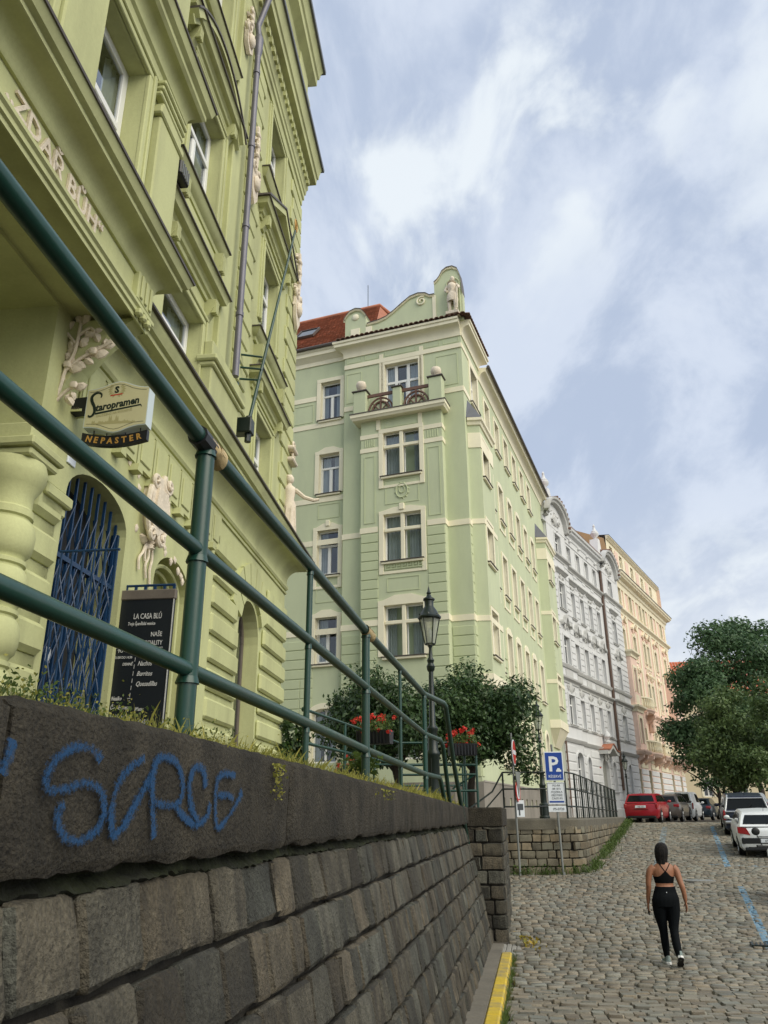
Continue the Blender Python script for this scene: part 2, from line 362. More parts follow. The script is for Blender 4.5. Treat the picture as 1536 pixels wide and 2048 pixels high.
X['signgrey'] = mat('grey_sign_back', (.2, .215, .2), .5, .08, 3, 0, 30, 0)
X['print'] = mat('grey_black_print', (.07, .08, .09), .6, 0, 3, 0, 30, 0)
def sstep(x, a, b):
    t = min(1, max(0, (x-a)/(b-a))); return t*t*(3-2*t)
def road_z(y):
    """the street climbs from the corner to a crest about forty metres on"""
    t = y-14.0
    if t <= -1.5: z = 0.0
    elif t < 1.5: z = .067*(t+1.5)**2/6
    elif y < 38.5: z = .067*t
    elif y < 41.5: q = y-38.5; z = .067*24.5+.067*q-.067*q*q/6
    else: z = .067*24.5+.067*3-(.067)*1.5
    return z
# ================================================================ ground, street, walls
def ground_mat():
    m = mat('cobbled_ground', (.065, .055, .040), .85, .2, 1.2, .2, 30, 0)
    t = m.node_tree; n = t.nodes; geo = n.new('ShaderNodeNewGeometry')
    v = n.new('ShaderNodeTexVoronoi'); v.inputs['Scale'].default_value = 6.5; t.links.new(geo.outputs['Position'], v.inputs['Vector'])
    bp = n.new('ShaderNodeBump'); bp.inputs['Strength'].default_value = .6; bp.inputs['Distance'].default_value = .03; bp.invert = True
    t.links.new(v.outputs['Distance'], bp.inputs['Height']); t.links.new(bp.outputs[0], n['Principled BSDF'].inputs['Normal']); return m
X['ground'] = ground_mat()
def cobble_mat():
    m = mat('grey_brown_cobble', (.20, .182, .142), .62, .28, .8, .24, 55, .7, 60, .010, rand=.34, island=True, hue=.10, spec=.5,
            dirt=(.10, .085, .06), dirt_amt=.4, dirt_scale=(.5, .5, .5))
    t = m.node_tree; n = t.nodes; L = t.links.new; b = n['Principled BSDF']
    src = b.inputs['Base Color'].links[0].from_socket
    geo = n.new('ShaderNodeNewGeometry'); sp = n.new('ShaderNodeSeparateXYZ'); L(geo.outputs['Position'], sp.inputs[0])
    nz = n.new('ShaderNodeTexNoise'); nz.inputs['Scale'].default_value = 7; nz.inputs['Detail'].default_value = 6; L(geo.outputs['Position'], nz.inputs['Vector'])
    def math_(op, a, b2, c=None):
        q = n.new('ShaderNodeMath'); q.operation = op
        for i, w in enumerate((a, b2, c)):
            if w is None: continue
            if isinstance(w, (int, float)): q.inputs[i].default_value = w
            else: L(w, q.inputs[i])
        return q.outputs[0]
    def line(x0, y0, az, half, ya, yb, thr):
        nx, ny = math.cos(R(az)), -math.sin(R(az))
        d = math_('ADD', math_('MULTIPLY', math_('SUBTRACT', sp.outputs['X'], x0), nx), math_('MULTIPLY', math_('SUBTRACT', sp.outputs['Y'], y0), ny))
        k = math_('LESS_THAN', math_('ABSOLUTE', d, 0), half)
        k = math_('MULTIPLY', k, math_('GREATER_THAN', sp.outputs['Y'], ya)); k = math_('MULTIPLY', k, math_('LESS_THAN', sp.outputs['Y'], yb))
        mr = n.new('ShaderNodeMapRange'); mr.inputs['From Min'].default_value = thr; mr.inputs['From Max'].default_value = thr+.12; L(nz.outputs['Fac'], mr.inputs['Value'])
        return math_('MULTIPLY', k, mr.outputs[0])
    s = math_('ADD', line(6.7, 15.8, 19.5, .075, 10, 21.2, .40), line(9.9, 25.1, 19.9, .085, 24.6, 38, .40))
    s = math_('ADD', s, math_('MULTIPLY', line(7.7, 24.6, 19.6, .11, 23.6, 38, .36), .3))
    s = math_('ADD', s, line(10.6, 24.75, 109.5, .06, 24.0, 25.2, .44))
    s = math_('MINIMUM', s, .85)
    mx = n.new('ShaderNodeMix'); mx.data_type = 'RGBA'; L(s, mx.inputs[0]); L(src, mx.inputs[6]); mx.inputs[7].default_value = (.12, .25, .36, 1)
    L(mx.outputs[2], b.inputs['Base Color']); return m
X['cobble'] = cobble_mat()

# one ground sheet with the street's slope, out to the skyline
mb = MB(); ys = [-80, -30, 0, 8, 12]+[12.5+.5*i for i in range(64)]+[46, 52, 60, 75, 100, 150, 250, 420]; xs = [-260, -80, -20, 0, 6, 12, 20, 40, 90, 300]
for y in ys:
    for x in xs: mb.v.append((x, y, road_z(y)-.045))
k = len(xs)
for j in range(len(ys)-1):
    for i in range(k-1): mb.f.append((j*k+i, j*k+i+1, (j+1)*k+i+1, (j+1)*k+i)); mb.m.append(0)
road = tag(part('road', mb, X['ground'], smooth=True), kind='structure')
road['label'] = 'cobbled street climbing away from the camera'

def left_edge(y):
    if y < 15.4: return 1.26+(y-10.1)*.184
    if y < 23.6: return 2.1+(y-15.4)*.0 if y < 18 else 2.1+(y-18)*.22
    return 5.55+(y-24.0)*.354 if y > 24 else 3.3+(y-23.6)*5
def cob_outline(a, b, jit):
    pts = []
    for i in range(8):
        t = math.pi/8+i*math.pi/4; c, s_ = math.cos(t), math.sin(t)
        pts.append((a*math.copysign(abs(c)**.28, c)*1.03*(1+random.uniform(-jit, jit)), b*math.copysign(abs(s_)**.28, s_)*1.03*(1+random.uniform(-jit, jit))))
    return pts
stones = []; th = R(-7); ex, ey = (math.cos(th), math.sin(th)), (-math.sin(th), math.cos(th))
v = 8.2
while v < 47:
    h = random.uniform(.125, .165)*(1.0 if v < 30 else 1.25); u = -2+random.uniform(0, .2); vm = v+h/2
    while u < 27:
        w = random.uniform(.14, .235)*(1.0 if v < 30 else 1.25)
        um = u+w/2; wob = .03*math.sin(um*1.7+v*.6)
        x = ex[0]*um+ey[0]*(vm+wob); y = ex[1]*um+ey[1]*(vm+wob)
        if 9.3 < y < 44 and left_edge(y)+.03 < x < .475*y+1.2: stones.append((x, y, w/2*.97, h/2*.95, random.uniform(-.016, .016)))
        u += w
    v += h
def cob_mb(mb, x, y, a, b, dz, rot=th):
    c, s_ = math.cos(rot+random.uniform(-.07, .07)), math.sin(rot); z = road_z(y)+dz
    o = cob_outline(a, b, .07); base = len(mb.v); top = random.uniform(.002, .010); tx, ty = random.uniform(-.05, .05), random.uniform(-.05, .05)
    for sc, zz in ((1.0, -.05), (.97, -.010), (.88, top)):
        for px, py in o:
            q, r = px*sc, py*sc; mb.v.append((x+q*c-r*s_, y+q*s_+r*c, z+zz+(q*tx+r*ty if zz > -.04 else 0)))
    for k in range(2):
        for i in range(8): mb.f.append((base+k*8+i, base+k*8+(i+1) % 8, base+k*8+8+(i+1) % 8, base+k*8+8+i))
    mb.f.append(tuple(base+16+i for i in range(8))); mb.m += [0]*17
seen = [q for q in stones if q[0]/q[1] < .452 and q[1] > 9.75]
seen.sort(key=lambda q: q[1]); near = seen[:290]; nearset = set(id(q) for q in near)
for q in near:
    m1 = MB(); cob_mb(m1, 0, 0, q[2], q[3], 0); part('cobblestone', m1, X['cobble'], road, T(q[0], q[1], road_z(q[1])+q[4]), smooth=35)
mb = MB()
for q in stones:
    if id(q) not in nearset: cob_mb(mb, *q)
tag(part('cobblestone_field', mb, X['cobble'], road, smooth=True, fix=False), kind='stuff')
print('cobbles', len(stones))

# footway and yellow kerb at the foot of the near wall
WPM = frame(-.91, 0, 0, 10.1)
mb = MB()
for i in range(24):
    s0 = 1+.605*i; mb.B(s0, s0+.60, -.05, .19, -.3, .085+random.uniform(0, .006), bev=.006)
pv = tag(part('pavement', mb, X['paving'], None, WPM), kind='structure'); pv['label'] = 'narrow footway strip along the foot of the wall'
for i in range(12):
    m1 = MB(); s0 = 4.2+.86*i; m1.B(s0, s0+.85, .195, .355, -.25, .10, bev=.018)
    part('kerbstone', m1, X['yellow'], pv, WPM)
mb = MB()
for i in range(9):
    for j in range(7): mb.B(14.7+.115*i, 14.81+.115*i, .0+.085*j-.1, .08+.085*j-.1, -.2, .05+random.uniform(0, .01), bev=.012)
tag(part('mosaic_paving', mb, X['kerb'], pv, WPM), kind='stuff')

# ---------------------------------------------------------------- near retaining wall (battered, concrete coping on top)
def chip_stone(w, h, d, jit=.012, r=.03):
    """roughly squared stone, back at y=0, face at y=-d: bulged, rounded, uneven"""
    m = MB(); r *= .6
    xs = [-w/2, -w/2+r, 0, w/2-r, w/2]; zs = [-h/2, -h/2+r, 0, h/2-r, h/2]
    sk = [random.uniform(-jit, jit) for _ in range(4)]
    for j, z in enumerate(zs):
        for i, x in enumerate(xs):
            edge = (i in (0, 4)) or (j in (0, 4)); corner = (i in (0, 4)) and (j in (0, 4))
            y = -d+(random.uniform(.010, .024) if edge else random.uniform(-.007, .007))+(.010 if corner else 0)
            fx = x*(.94 if corner else 1)+sk[0 if z < 0 else 1]*(.8 if x > 0 else -.3)+random.uniform(-jit, jit)*.5
            fz = z*(.94 if corner else 1)+sk[2 if x < 0 else 3]*.6+random.uniform(-jit, jit)*.5
            m.v.append((fx, y, fz))
    for j in range(4):
        for i in range(4): m.f.append((j*5+i, j*5+i+1, (j+1)*5+i+1, (j+1)*5+i)); m.m.append(0)
    ring = [0, 1, 2, 3, 4, 9, 14, 19, 24, 23, 22, 21, 20, 15, 10, 5]; b = len(m.v)
    for q in ring: x, y, z = m.v[q]; m.v.append((x*.97, 0, z*.97))
    for i in range(16): m.f.append((ring[i], b+i, b+(i+1) % 16, ring[(i+1) % 16])); m.m.append(0)
    return m
wall = thing('retaining_wall', 'long dark stone retaining wall with graffiti on its concrete coping, beside the footway', 'wall', WPM)
def batter(z): return -.42*(z/2.0)
mb = MB(); mb.Q([(-3, batter(-.2)-.07, -.2), (15.85, batter(-.2)-.07, -.2), (15.85, batter(1.99)-.07, 1.99), (-3, batter(1.99)-.07, 1.99)])
mb.Q([(15.85, .0, -.2), (15.85, -1.2, -.2), (15.85, -1.2, 2.2), (15.85, -.45, 2.2)])
part('mortar_backing', mb, X['mortar'], wall)
cand = []
rows = 7; hh = 1.93/rows
for r_ in range(-1, rows):
    z0 = r_*hh; s_ = .9+random.uniform(0, .3)
    while s_ < 15.86:
        w = random.uniform(.19, .42)
        if s_+w > 15.7: w = 15.88-s_
        if w > .08: cand.append((s_+w/2, z0+hh/2, w, hh))
        s_ += w
    # end
tilt = math.atan(.42/2.0)
def stone_M(s_, z):
    return WPM @ Matrix.Translation((s_, -(batter(z)-.06), z)) @ Matrix.Rotation(-tilt, 4, 'X')
cand.sort(key=lambda c: (c[0]+1)**2+(c[1]-2.1)**2*0)
vis = [c for c in cand if c[1] > 0 and c[0] > 1.0]
lim = set(id(c) for c in vis[:295]); far = MB()
for c in cand:
    off = random.uniform(-.009, .010); m1 = chip_stone(c[2]-.012, c[3]-.020, .075+off, .010)
    M = stone_M(c[0], c[1]) @ Matrix.Rotation(random.uniform(-.02, .02), 4, 'Y')
    if id(c) in lim: part('stone', m1, X['stone'], wall, M, smooth=40)
    else: far.merge(m1, WPM.inverted() @ M)
if far.v: tag(part('far_stones', far, X['stone'], wall, smooth=40), kind='stuff')
# crumbling mossy mortar under the coping
mb = MB(); n_ = 620
for i in range(n_+1):
    s_ = .6+15.3*i/n_
    for k, (d, z) in enumerate(((-.47, 2.04), (-.405, 2.02), (-.425, 1.965), (-.39, 1.93), (-.47, 1.895))):
        mb.v.append((s_, -(d+random.uniform(-.009, .009)+.012*math.sin(s_*5.3+k*2)), z+random.uniform(-.008, .008)+.014*math.sin(s_*4.1+k*1.7)*math.sin(s_*1.3)))
for i in range(n_):
    for k in range(4): mb.f.append((i*5+k, i*5+k+1, (i+1)*5+k+1, (i+1)*5+k)); mb.m.append(0)
part('mossy_mortar_bed', mb, X['moss'], wall, smooth=50)
def cap_top(s_): return 2.415 if s_ < 3.2 else 2.415-(s_-3.2)*.0103
joints = [-3, 1.955, 4.33, 8.6, 12.4, 15.86]
for a, b in zip(joints[:-1], joints[1:]):
    m1 = MB(); n_ = int((b-a)/.05); prof = 9
    for i in range(n_+1):
        s_ = a+.008+(b-a-.016)*i/n_; t = cap_top(s_); e = .012 if i in (0, n_) else 0
        for d, z in ((-.80, 1.98), (-.36-e, 1.985), (-.345-e, 2.01), (-.345-e, 2.12), (-.345-e, 2.24), (-.347-e, t-.035), (-.36-e, t-.012-e), (-.39, t-e), (-.80, t-e)):
            big = .006*math.sin(s_*3.1+z*5)
            m1.v.append((s_, -(d+random.uniform(-.005, .005)+big), z+random.uniform(-.004, .004)+(.010*math.sin(s_*11)*math.sin(s_*3.7+1)+random.uniform(-.005, .003) if z < 2.0 else 0)))
    for i in range(n_):
        for k in range(8): m1.f.append((i*9+k, i*9+k+1, (i+1)*9+k+1, (i+1)*9+k)); m1.m.append(0)
    m1.f += [tuple(range(9)), tuple(n_*9+k for k in range(9))[::-1]]; m1.m += [0, 0]
    part('coping_block', m1, X['cap'], wall, smooth=45)
# blue spray tag on the coping: strokes of thin paint on its face
def spray_mat():
    m = bpy.data.materials.new('blue_spray_paint'); m.use_nodes = True; t = m.node_tree; n = t.nodes; L = t.links.new; b = n['Principled BSDF']
    b.inputs['Base Color'].default_value = (.001, .045, .13, 1); b.inputs['Roughness'].default_value = .7
    uv = n.new('ShaderNodeUVMap'); uv.uv_map = 'UVMap'; sp = n.new('ShaderNodeSeparateXYZ'); L(uv.outputs[0], sp.inputs[0])
    geo = n.new('ShaderNodeNewGeometry'); nz = n.new('ShaderNodeTexNoise'); nz.inputs['Scale'].default_value = 90; nz.inputs['Detail'].default_value = 5; L(geo.outputs['Position'], nz.inputs['Vector'])
    # opacity falls off to the stroke's edge, broken up by the rough concrete
    a = n.new('ShaderNodeMath'); a.operation = 'SUBTRACT'; L(sp.outputs['Y'], a.inputs[0]); a.inputs[1].default_value = .5
    c = n.new('ShaderNodeMath'); c.operation = 'ABSOLUTE'; L(a.outputs[0], c.inputs[0])
    mr = n.new('ShaderNodeMapRange'); mr.inputs['From Min'].default_value = .5; mr.inputs['From Max'].default_value = .08; mr.inputs['To Min'].default_value = -.40; mr.inputs['To Max'].default_value = .20; L(c.outputs[0], mr.inputs['Value'])
    ad = n.new('ShaderNodeMath'); ad.operation = 'ADD'; L(nz.outputs['Fac'], ad.inputs[0]); L(mr.outputs[0], ad.inputs[1])
    m2 = n.new('ShaderNodeMapRange'); nb = n.new('ShaderNodeTexNoise'); nb.inputs['Scale'].default_value = 9; L(geo.outputs['Position'], nb.inputs['Vector']); ad2 = n.new('ShaderNodeMath'); ad2.operation = 'MULTIPLY_ADD'; L(nb.outputs['Fac'], ad2.inputs[0]); ad2.inputs[1].default_value = .5; L(ad.outputs[0], ad2.inputs[2]); ad3 = n.new('ShaderNodeMath'); ad3.operation = 'SUBTRACT'; L(ad2.outputs[0], ad3.inputs[0]); ad3.inputs[1].default_value = .25; L(ad3.outputs[0], m2.inputs['Value']); m2.inputs['From Min'].default_value = .38; m2.inputs['From Max'].default_value = .72; m2.inputs['To Max'].default_value = .88
    tr = n.new('ShaderNodeBsdfTransparent'); mx = n.new('ShaderNodeMixShader'); L(m2.outputs[0], mx.inputs[0]); L(tr.outputs[0], mx.inputs[1]); L(b.outputs[0], mx.inputs[2])
    L(mx.outputs[0], n['Material Output'].inputs['Surface']); return m
X['spray'] = spray_mat()
def smooth_path(p, k=6):
    out = []
    for i in range(len(p)-1):
        p0, p1, p2, p3 = p[max(i-1, 0)], p[i], p[i+1], p[min(i+2, len(p)-1)]
        for j in range(k):
            t = j/k; out.append(tuple(.5*((2*b)+(c-a)*t+(2*a-5*b+4*c-d)*t*t+(3*b-a-3*c+d)*t**3) for a, b, c, d in zip(p0, p1, p2, p3)))
    out.append(p[-1]); return out
strokes = [
 [(2.359, 2.273), (2.331, 2.298), (2.256, 2.308), (2.182, 2.292), (2.126, 2.259), (2.101, 2.219), (2.126, 2.191), (2.206, 2.198), (2.3, 2.212), (2.379, 2.193), (2.409, 2.157), (2.399, 2.109), (2.354, 2.079), (2.287, 2.066), (2.218, 2.077), (2.182, 2.111), (2.179, 2.14), (2.202, 2.157)],
 [(2.474, 2.218), (2.456, 2.152), (2.479, 2.077), (2.538, 2.103), (2.587, 2.153), (2.652, 2.212), (2.704, 2.256)], [(2.474, 2.218), (2.514, 2.253), (2.582, 2.286), (2.632, 2.301)],
 [(2.748, 2.059), (2.72, 2.154), (2.7, 2.244), (2.717, 2.294), (2.771, 2.313), (2.866, 2.303), (2.923, 2.26), (2.942, 2.208), (2.91, 2.169), (2.804, 2.161), (2.723, 2.172)],
 [(2.897, 2.156), (2.986, 2.118), (3.085, 2.097), (3.179, 2.124), (3.208, 2.173)],
 [(3.149, 2.227), (3.12, 2.282), (3.061, 2.3), (3.013, 2.277), (2.998, 2.223), (3.029, 2.157), (3.1, 2.11)],
 [(3.459, 2.283), (3.327, 2.285), (3.261, 2.253), (3.254, 2.188), (3.293, 2.088), (3.4, 2.123), (3.5, 2.184), (3.551, 2.224)], [(3.271, 2.202), (3.385, 2.205), (3.453, 2.191)],
 [(1.93, 2.30), (1.922, 2.26), (1.905, 2.22)]]
mb = MB(); uvs = []; lev = 0
for st in strokes:
    P = smooth_path(st); base = len(mb.v); w = .029; lev += .0006
    for i, p in enumerate(P):
        a = Vector(P[min(i+1, len(P)-1)])-Vector(P[max(i-1, 0)]); a.normalize(); nn = Vector((-a.y, a.x))
        for sgn in (1, -1):
            q = Vector(p)+nn*w*sgn*(1.35 if abs(a.y) > .6 else 1); mb.v.append((q.x, .345-.012-lev, q.y)); uvs.append((i/6, .5+.5*sgn))
    for i in range(len(P)-1): mb.f.append((base+2*i, base+2*i+1, base+2*i+3, base+2*i+2)); mb.m.append(0)
me = mb.mesh('graffiti', X['spray'], fix=False); ul = me.uv_layers.new(name='UVMap')
for lp in me.loops: ul.data[lp.index].uv = uvs[lp.vertex_index]
g = put('graffiti', me, wall); g['label'] = 'blue spray painted tag'

# ---------------------------------------------------------------- end pier, stair opening, far wall
PM = frame(-.91, 0, 0, 10.1)
pier = thing('stone_pier', 'squared stone pier with a concrete cap closing the end of the retaining wall', 'wall', PM)
mb = MB(); mb.B(15.93, 18.2, -2.6, .225, -.2, 1.93); part('core', mb, X['mortar'], pier)
mb = MB(); mb.B(15.875, 18.25, -2.65, .27, 1.93, 2.27, bev=.02); part('cap', mb, X['cap'], pier)
z = .02
while z < 1.9:
    h = min(.235, 1.92-z); d1 = .25
    while d1 > -1.2:
        w = random.uniform(.2, .42); M = PM @ Matrix.Translation((15.94, -(d1-w/2), z+h/2)) @ Matrix.Rotation(R(-90), 4, 'Z')
        part('stone', chip_stone(w-.02, h-.02, .07+random.uniform(-.01, .012)), X['stone'], pier, M, smooth=40); d1 -= w
    s_ = 15.88
    while s_ < 18.1:
        w = random.uniform(.25, .5); M = PM @ Matrix.Translation((s_+w/2, -.215, z+h/2))
        part('stone', chip_stone(w-.02, h-.02, .05), X['stone'], pier, M, smooth=40); s_ += w
    z += h
# terrace behind the walls (eye-level ground of the walkways)
mb = MB(); lx = lambda y: -.91+y*math.tan(R(10.1))
mb.prism([(-12, -12), (lx(-12)-.5, -12), (lx(15.7)-.5, 15.7), (lx(18)-.3, 18.1), (-4, 18.6), (-12, 18.6)], -.2, 2.17, 'xy')
mb.prism([(-16, 18.6), (-1.0, 18.6), (-1.0, 23.7), (5.2, 23.9), (11.0, 40.2), (12.0, 43.6), (9.0, 47), (-16, 47)], -.2, 2.02, 'xy')
tag(part('terrace', mb, X['paving']), kind='structure')['label'] = 'raised paved walkway behind the walls'
# steps up from the street between pier and far wall
st = thing('stone_stairs', 'stone stairs rising to the left between the pier and the far wall', 'stairs', T(0, 0))
for i in range(11):
    m1 = MB(); m1.box(2.25-.30*i, 2.56-.30*i, 18.3, 23.35, .25, .30+.155*(i+1), bev=.01); part('step', m1, X['kerb'], st)
m1 = MB(); m1.prism([(2.75, .3), (2.75, .55), (-1.0, 2.35), (-1.0, 2.05)], 23.2, 23.42, 'xz'); part('sloping_coping', m1, X['cap'], st)

fw = thing('far_wall', 'low sandy stone wall under the hotel walkway, behind the parking sign', 'wall', T(0, 0))
pathf = [(-1.0, 23.35), (2.6, 23.45), (4.7, 23.55), (5.25, 23.7), (5.6, 24.2)]+[(5.75+(y-24.6)*.354, y) for y in (24.6, 28, 32, 36, 40.3)]+[(11.75, 43.2)]
def walk(path, s_):
    for a, b in zip(path[:-1], path[1:]):
        L_ = math.dist(a, b)
        if s_ <= L_: t = s_/L_; return (a[0]+(b[0]-a[0])*t, a[1]+(b[1]-a[1])*t), math.atan2(b[1]-a[1], b[0]-a[0])
        s_ -= L_
    return path[-1], math.atan2(path[-1][1]-path[-2][1], path[-1][0]-path[-2][0])
Ltot = sum(math.dist(a, b) for a, b in zip(pathf[:-1], pathf[1:]))
core = MB()
for d_, (z0, z1), key in ((-.06, (-.2, 1.82), 'mortar'),):
    for a, b in zip(pathf[:-1], pathf[1:]):
        core.quad((a[0], a[1]+.06, .0), (b[0], b[1]+.06, .0), (b[0], b[1]+.06, 1.8), (a[0], a[1]+.06, 1.8))
part('core', core, X['mortar'], fw)
z = 1.66; sm = []; srt = []
while z > .3:
    s_ = random.uniform(0, .2)
    while s_ < Ltot:
        w = random.uniform(.22, .42); (x, y), an = walk(pathf, s_+w/2)
        if z+.16 > road_z(y): srt.append((s_, w, z, x, y, an))
        s_ += w
    z -= .205
srt.sort(key=lambda q: q[4]); rest = MB()
for i, (s_, w, z, x, y, an) in enumerate(srt):
    M = T(x, y+.03, z+.08, an); m1 = chip_stone(w-.02, .185, .06+random.uniform(-.01, .015), r=.025)
    if i < 260: part('stone', m1, X['stone2'], fw, M, smooth=40)
    else: rest.merge(m1, M)
tag(part('far_stones', rest, X['stone2'], fw, smooth=40), kind='stuff')
i = 0; s_ = 0
while s_ < Ltot:
    w = 1.6; m1 = MB(); q = []
    for t in (0, .33, .66, 1):
        (x, y), an = walk(pathf, min(s_+w*t, Ltot-.01)); q.append((x, y, an))
    for (x, y, an) in q:
        nx, ny = math.sin(an), -math.cos(an)
        for o, z in ((.05, 1.76), (.06, 2.0), (.03, 2.035), (-.4, 2.045), (-.4, 1.76)): m1.v.append((x+nx*o, y+ny*o, z))
    for a in range(3):
        for k in range(4): m1.f.append((a*5+k, a*5+k+1, a*5+6+k, a*5+5+k)); m1.m.append(0)
    m1.f += [(0, 1, 2, 3, 4), (19, 18, 17, 16, 15)]; m1.m += [0, 0]
    part('coping_slab', m1, X['cap2'] if 'cap2' in X else X['cap'], fw, smooth=30); s_ += w
# upper pavements further up, and the right-hand side
mb = MB()
mb.prism([(12.0, 43.7), (9.5, 47.5), (33, 92), (36.0, 92), (13.0, 44.2)], 1.0, 1.90, 'xy')
tag(part('pavement', mb, X['paving']), kind='structure')['label'] = 'pavement in front of the grey and pink houses'
mb = MB()
nn = 24; 
for i in range(nn+1):
    y = 6+i*2.6; x = 6.7+(y-15.8)*.354+2.35+(0 if y < 44 else (y-44)*.2)
    z = road_z(y)
    for o, dz in ((0, -.2), (0, .12), (2.2, .13), (2.6, .2), (9, 1.1), (30, 1.6)): mb.v.append((x+o, y, z+dz))
for i in range(nn):
    for k in range(5): mb.f.append((i*6+k, i*6+k+1, i*6+7+k, i*6+6+k)); mb.m.append(0 if k < 2 else 1)
tag(part('right_bank', mb, [X['paving'], X['soil']], smooth=30), kind='structure')['label'] = 'pavement and planted bank on the right-hand side'
# ================================================================ house-front tools
def wall_holes(mb, s0, s1, z0, z1, d, holes, mi=0, ri=0):
    """a front with real openings: each hole (s0, s1, z0, z1, rise, depth); rise > 0 arches it above z1"""
    H = [h for h in holes]
    ss = sorted({s0, s1, *[q for h in H for q in (h[0], h[1])]}); ss = [q for q in ss if s0 <= q <= s1]
    zs = sorted({z0, z1, *[q for h in H for q in (h[2], h[3]+h[4])]}); zs = [q for q in zs if z0 <= q <= z1]
    for i in range(len(ss)-1):
        for j in range(len(zs)-1):
            cs, cz = (ss[i]+ss[i+1])/2, (zs[j]+zs[j+1])/2
            if any(h[0] < cs < h[1] and h[2] < cz < h[3]+h[4] for h in H): continue
            mb.Q([(ss[i], d, zs[j]), (ss[i+1], d, zs[j]), (ss[i+1], d, zs[j+1]), (ss[i], d, zs[j+1])], mi)
    for a, b, c, e, rise, dep in H:
        if rise > 0:
            K = 14; cx = (a+b)/2; P = []
            for k in range(K+1):
                t = math.pi*(1-k/K); P.append((cx+(b-a)/2*math.cos(t), e+rise*math.sin(t)))
            for k in range(K):
                p, q = P[k], P[k+1]
                mb.Q([(p[0], d, p[1]), (q[0], d, q[1]), (q[0], d, e+rise), (p[0], d, e+rise)], mi)
                mb.Q([(p[0], d, p[1]), (q[0], d, q[1]), (q[0], d-dep, q[1]), (p[0], d-dep, p[1])], ri)
        else: mb.Q([(a, d, e), (b, d, e), (b, d-dep, e), (a, d-dep, e)], ri)
        mb.Q([(a, d, c), (a, d, e), (a, d-dep, e), (a, d-dep, c)], ri); mb.Q([(b, d, c), (b, d, e), (b, d-dep, e), (b, d-dep, c)], ri)
        mb.Q([(a, d, c), (b, d, c), (b, d-dep, c), (a, d-dep, c)], ri)
_wc = {}
def arch_pts(w, h, rise, K=12):
    if rise <= 0: return [(-w/2, h), (w/2, h)]
    return [(w/2*math.cos(math.pi*(1-k/K)), h+rise*math.sin(math.pi*(1-k/K))) for k in range(K+1)]
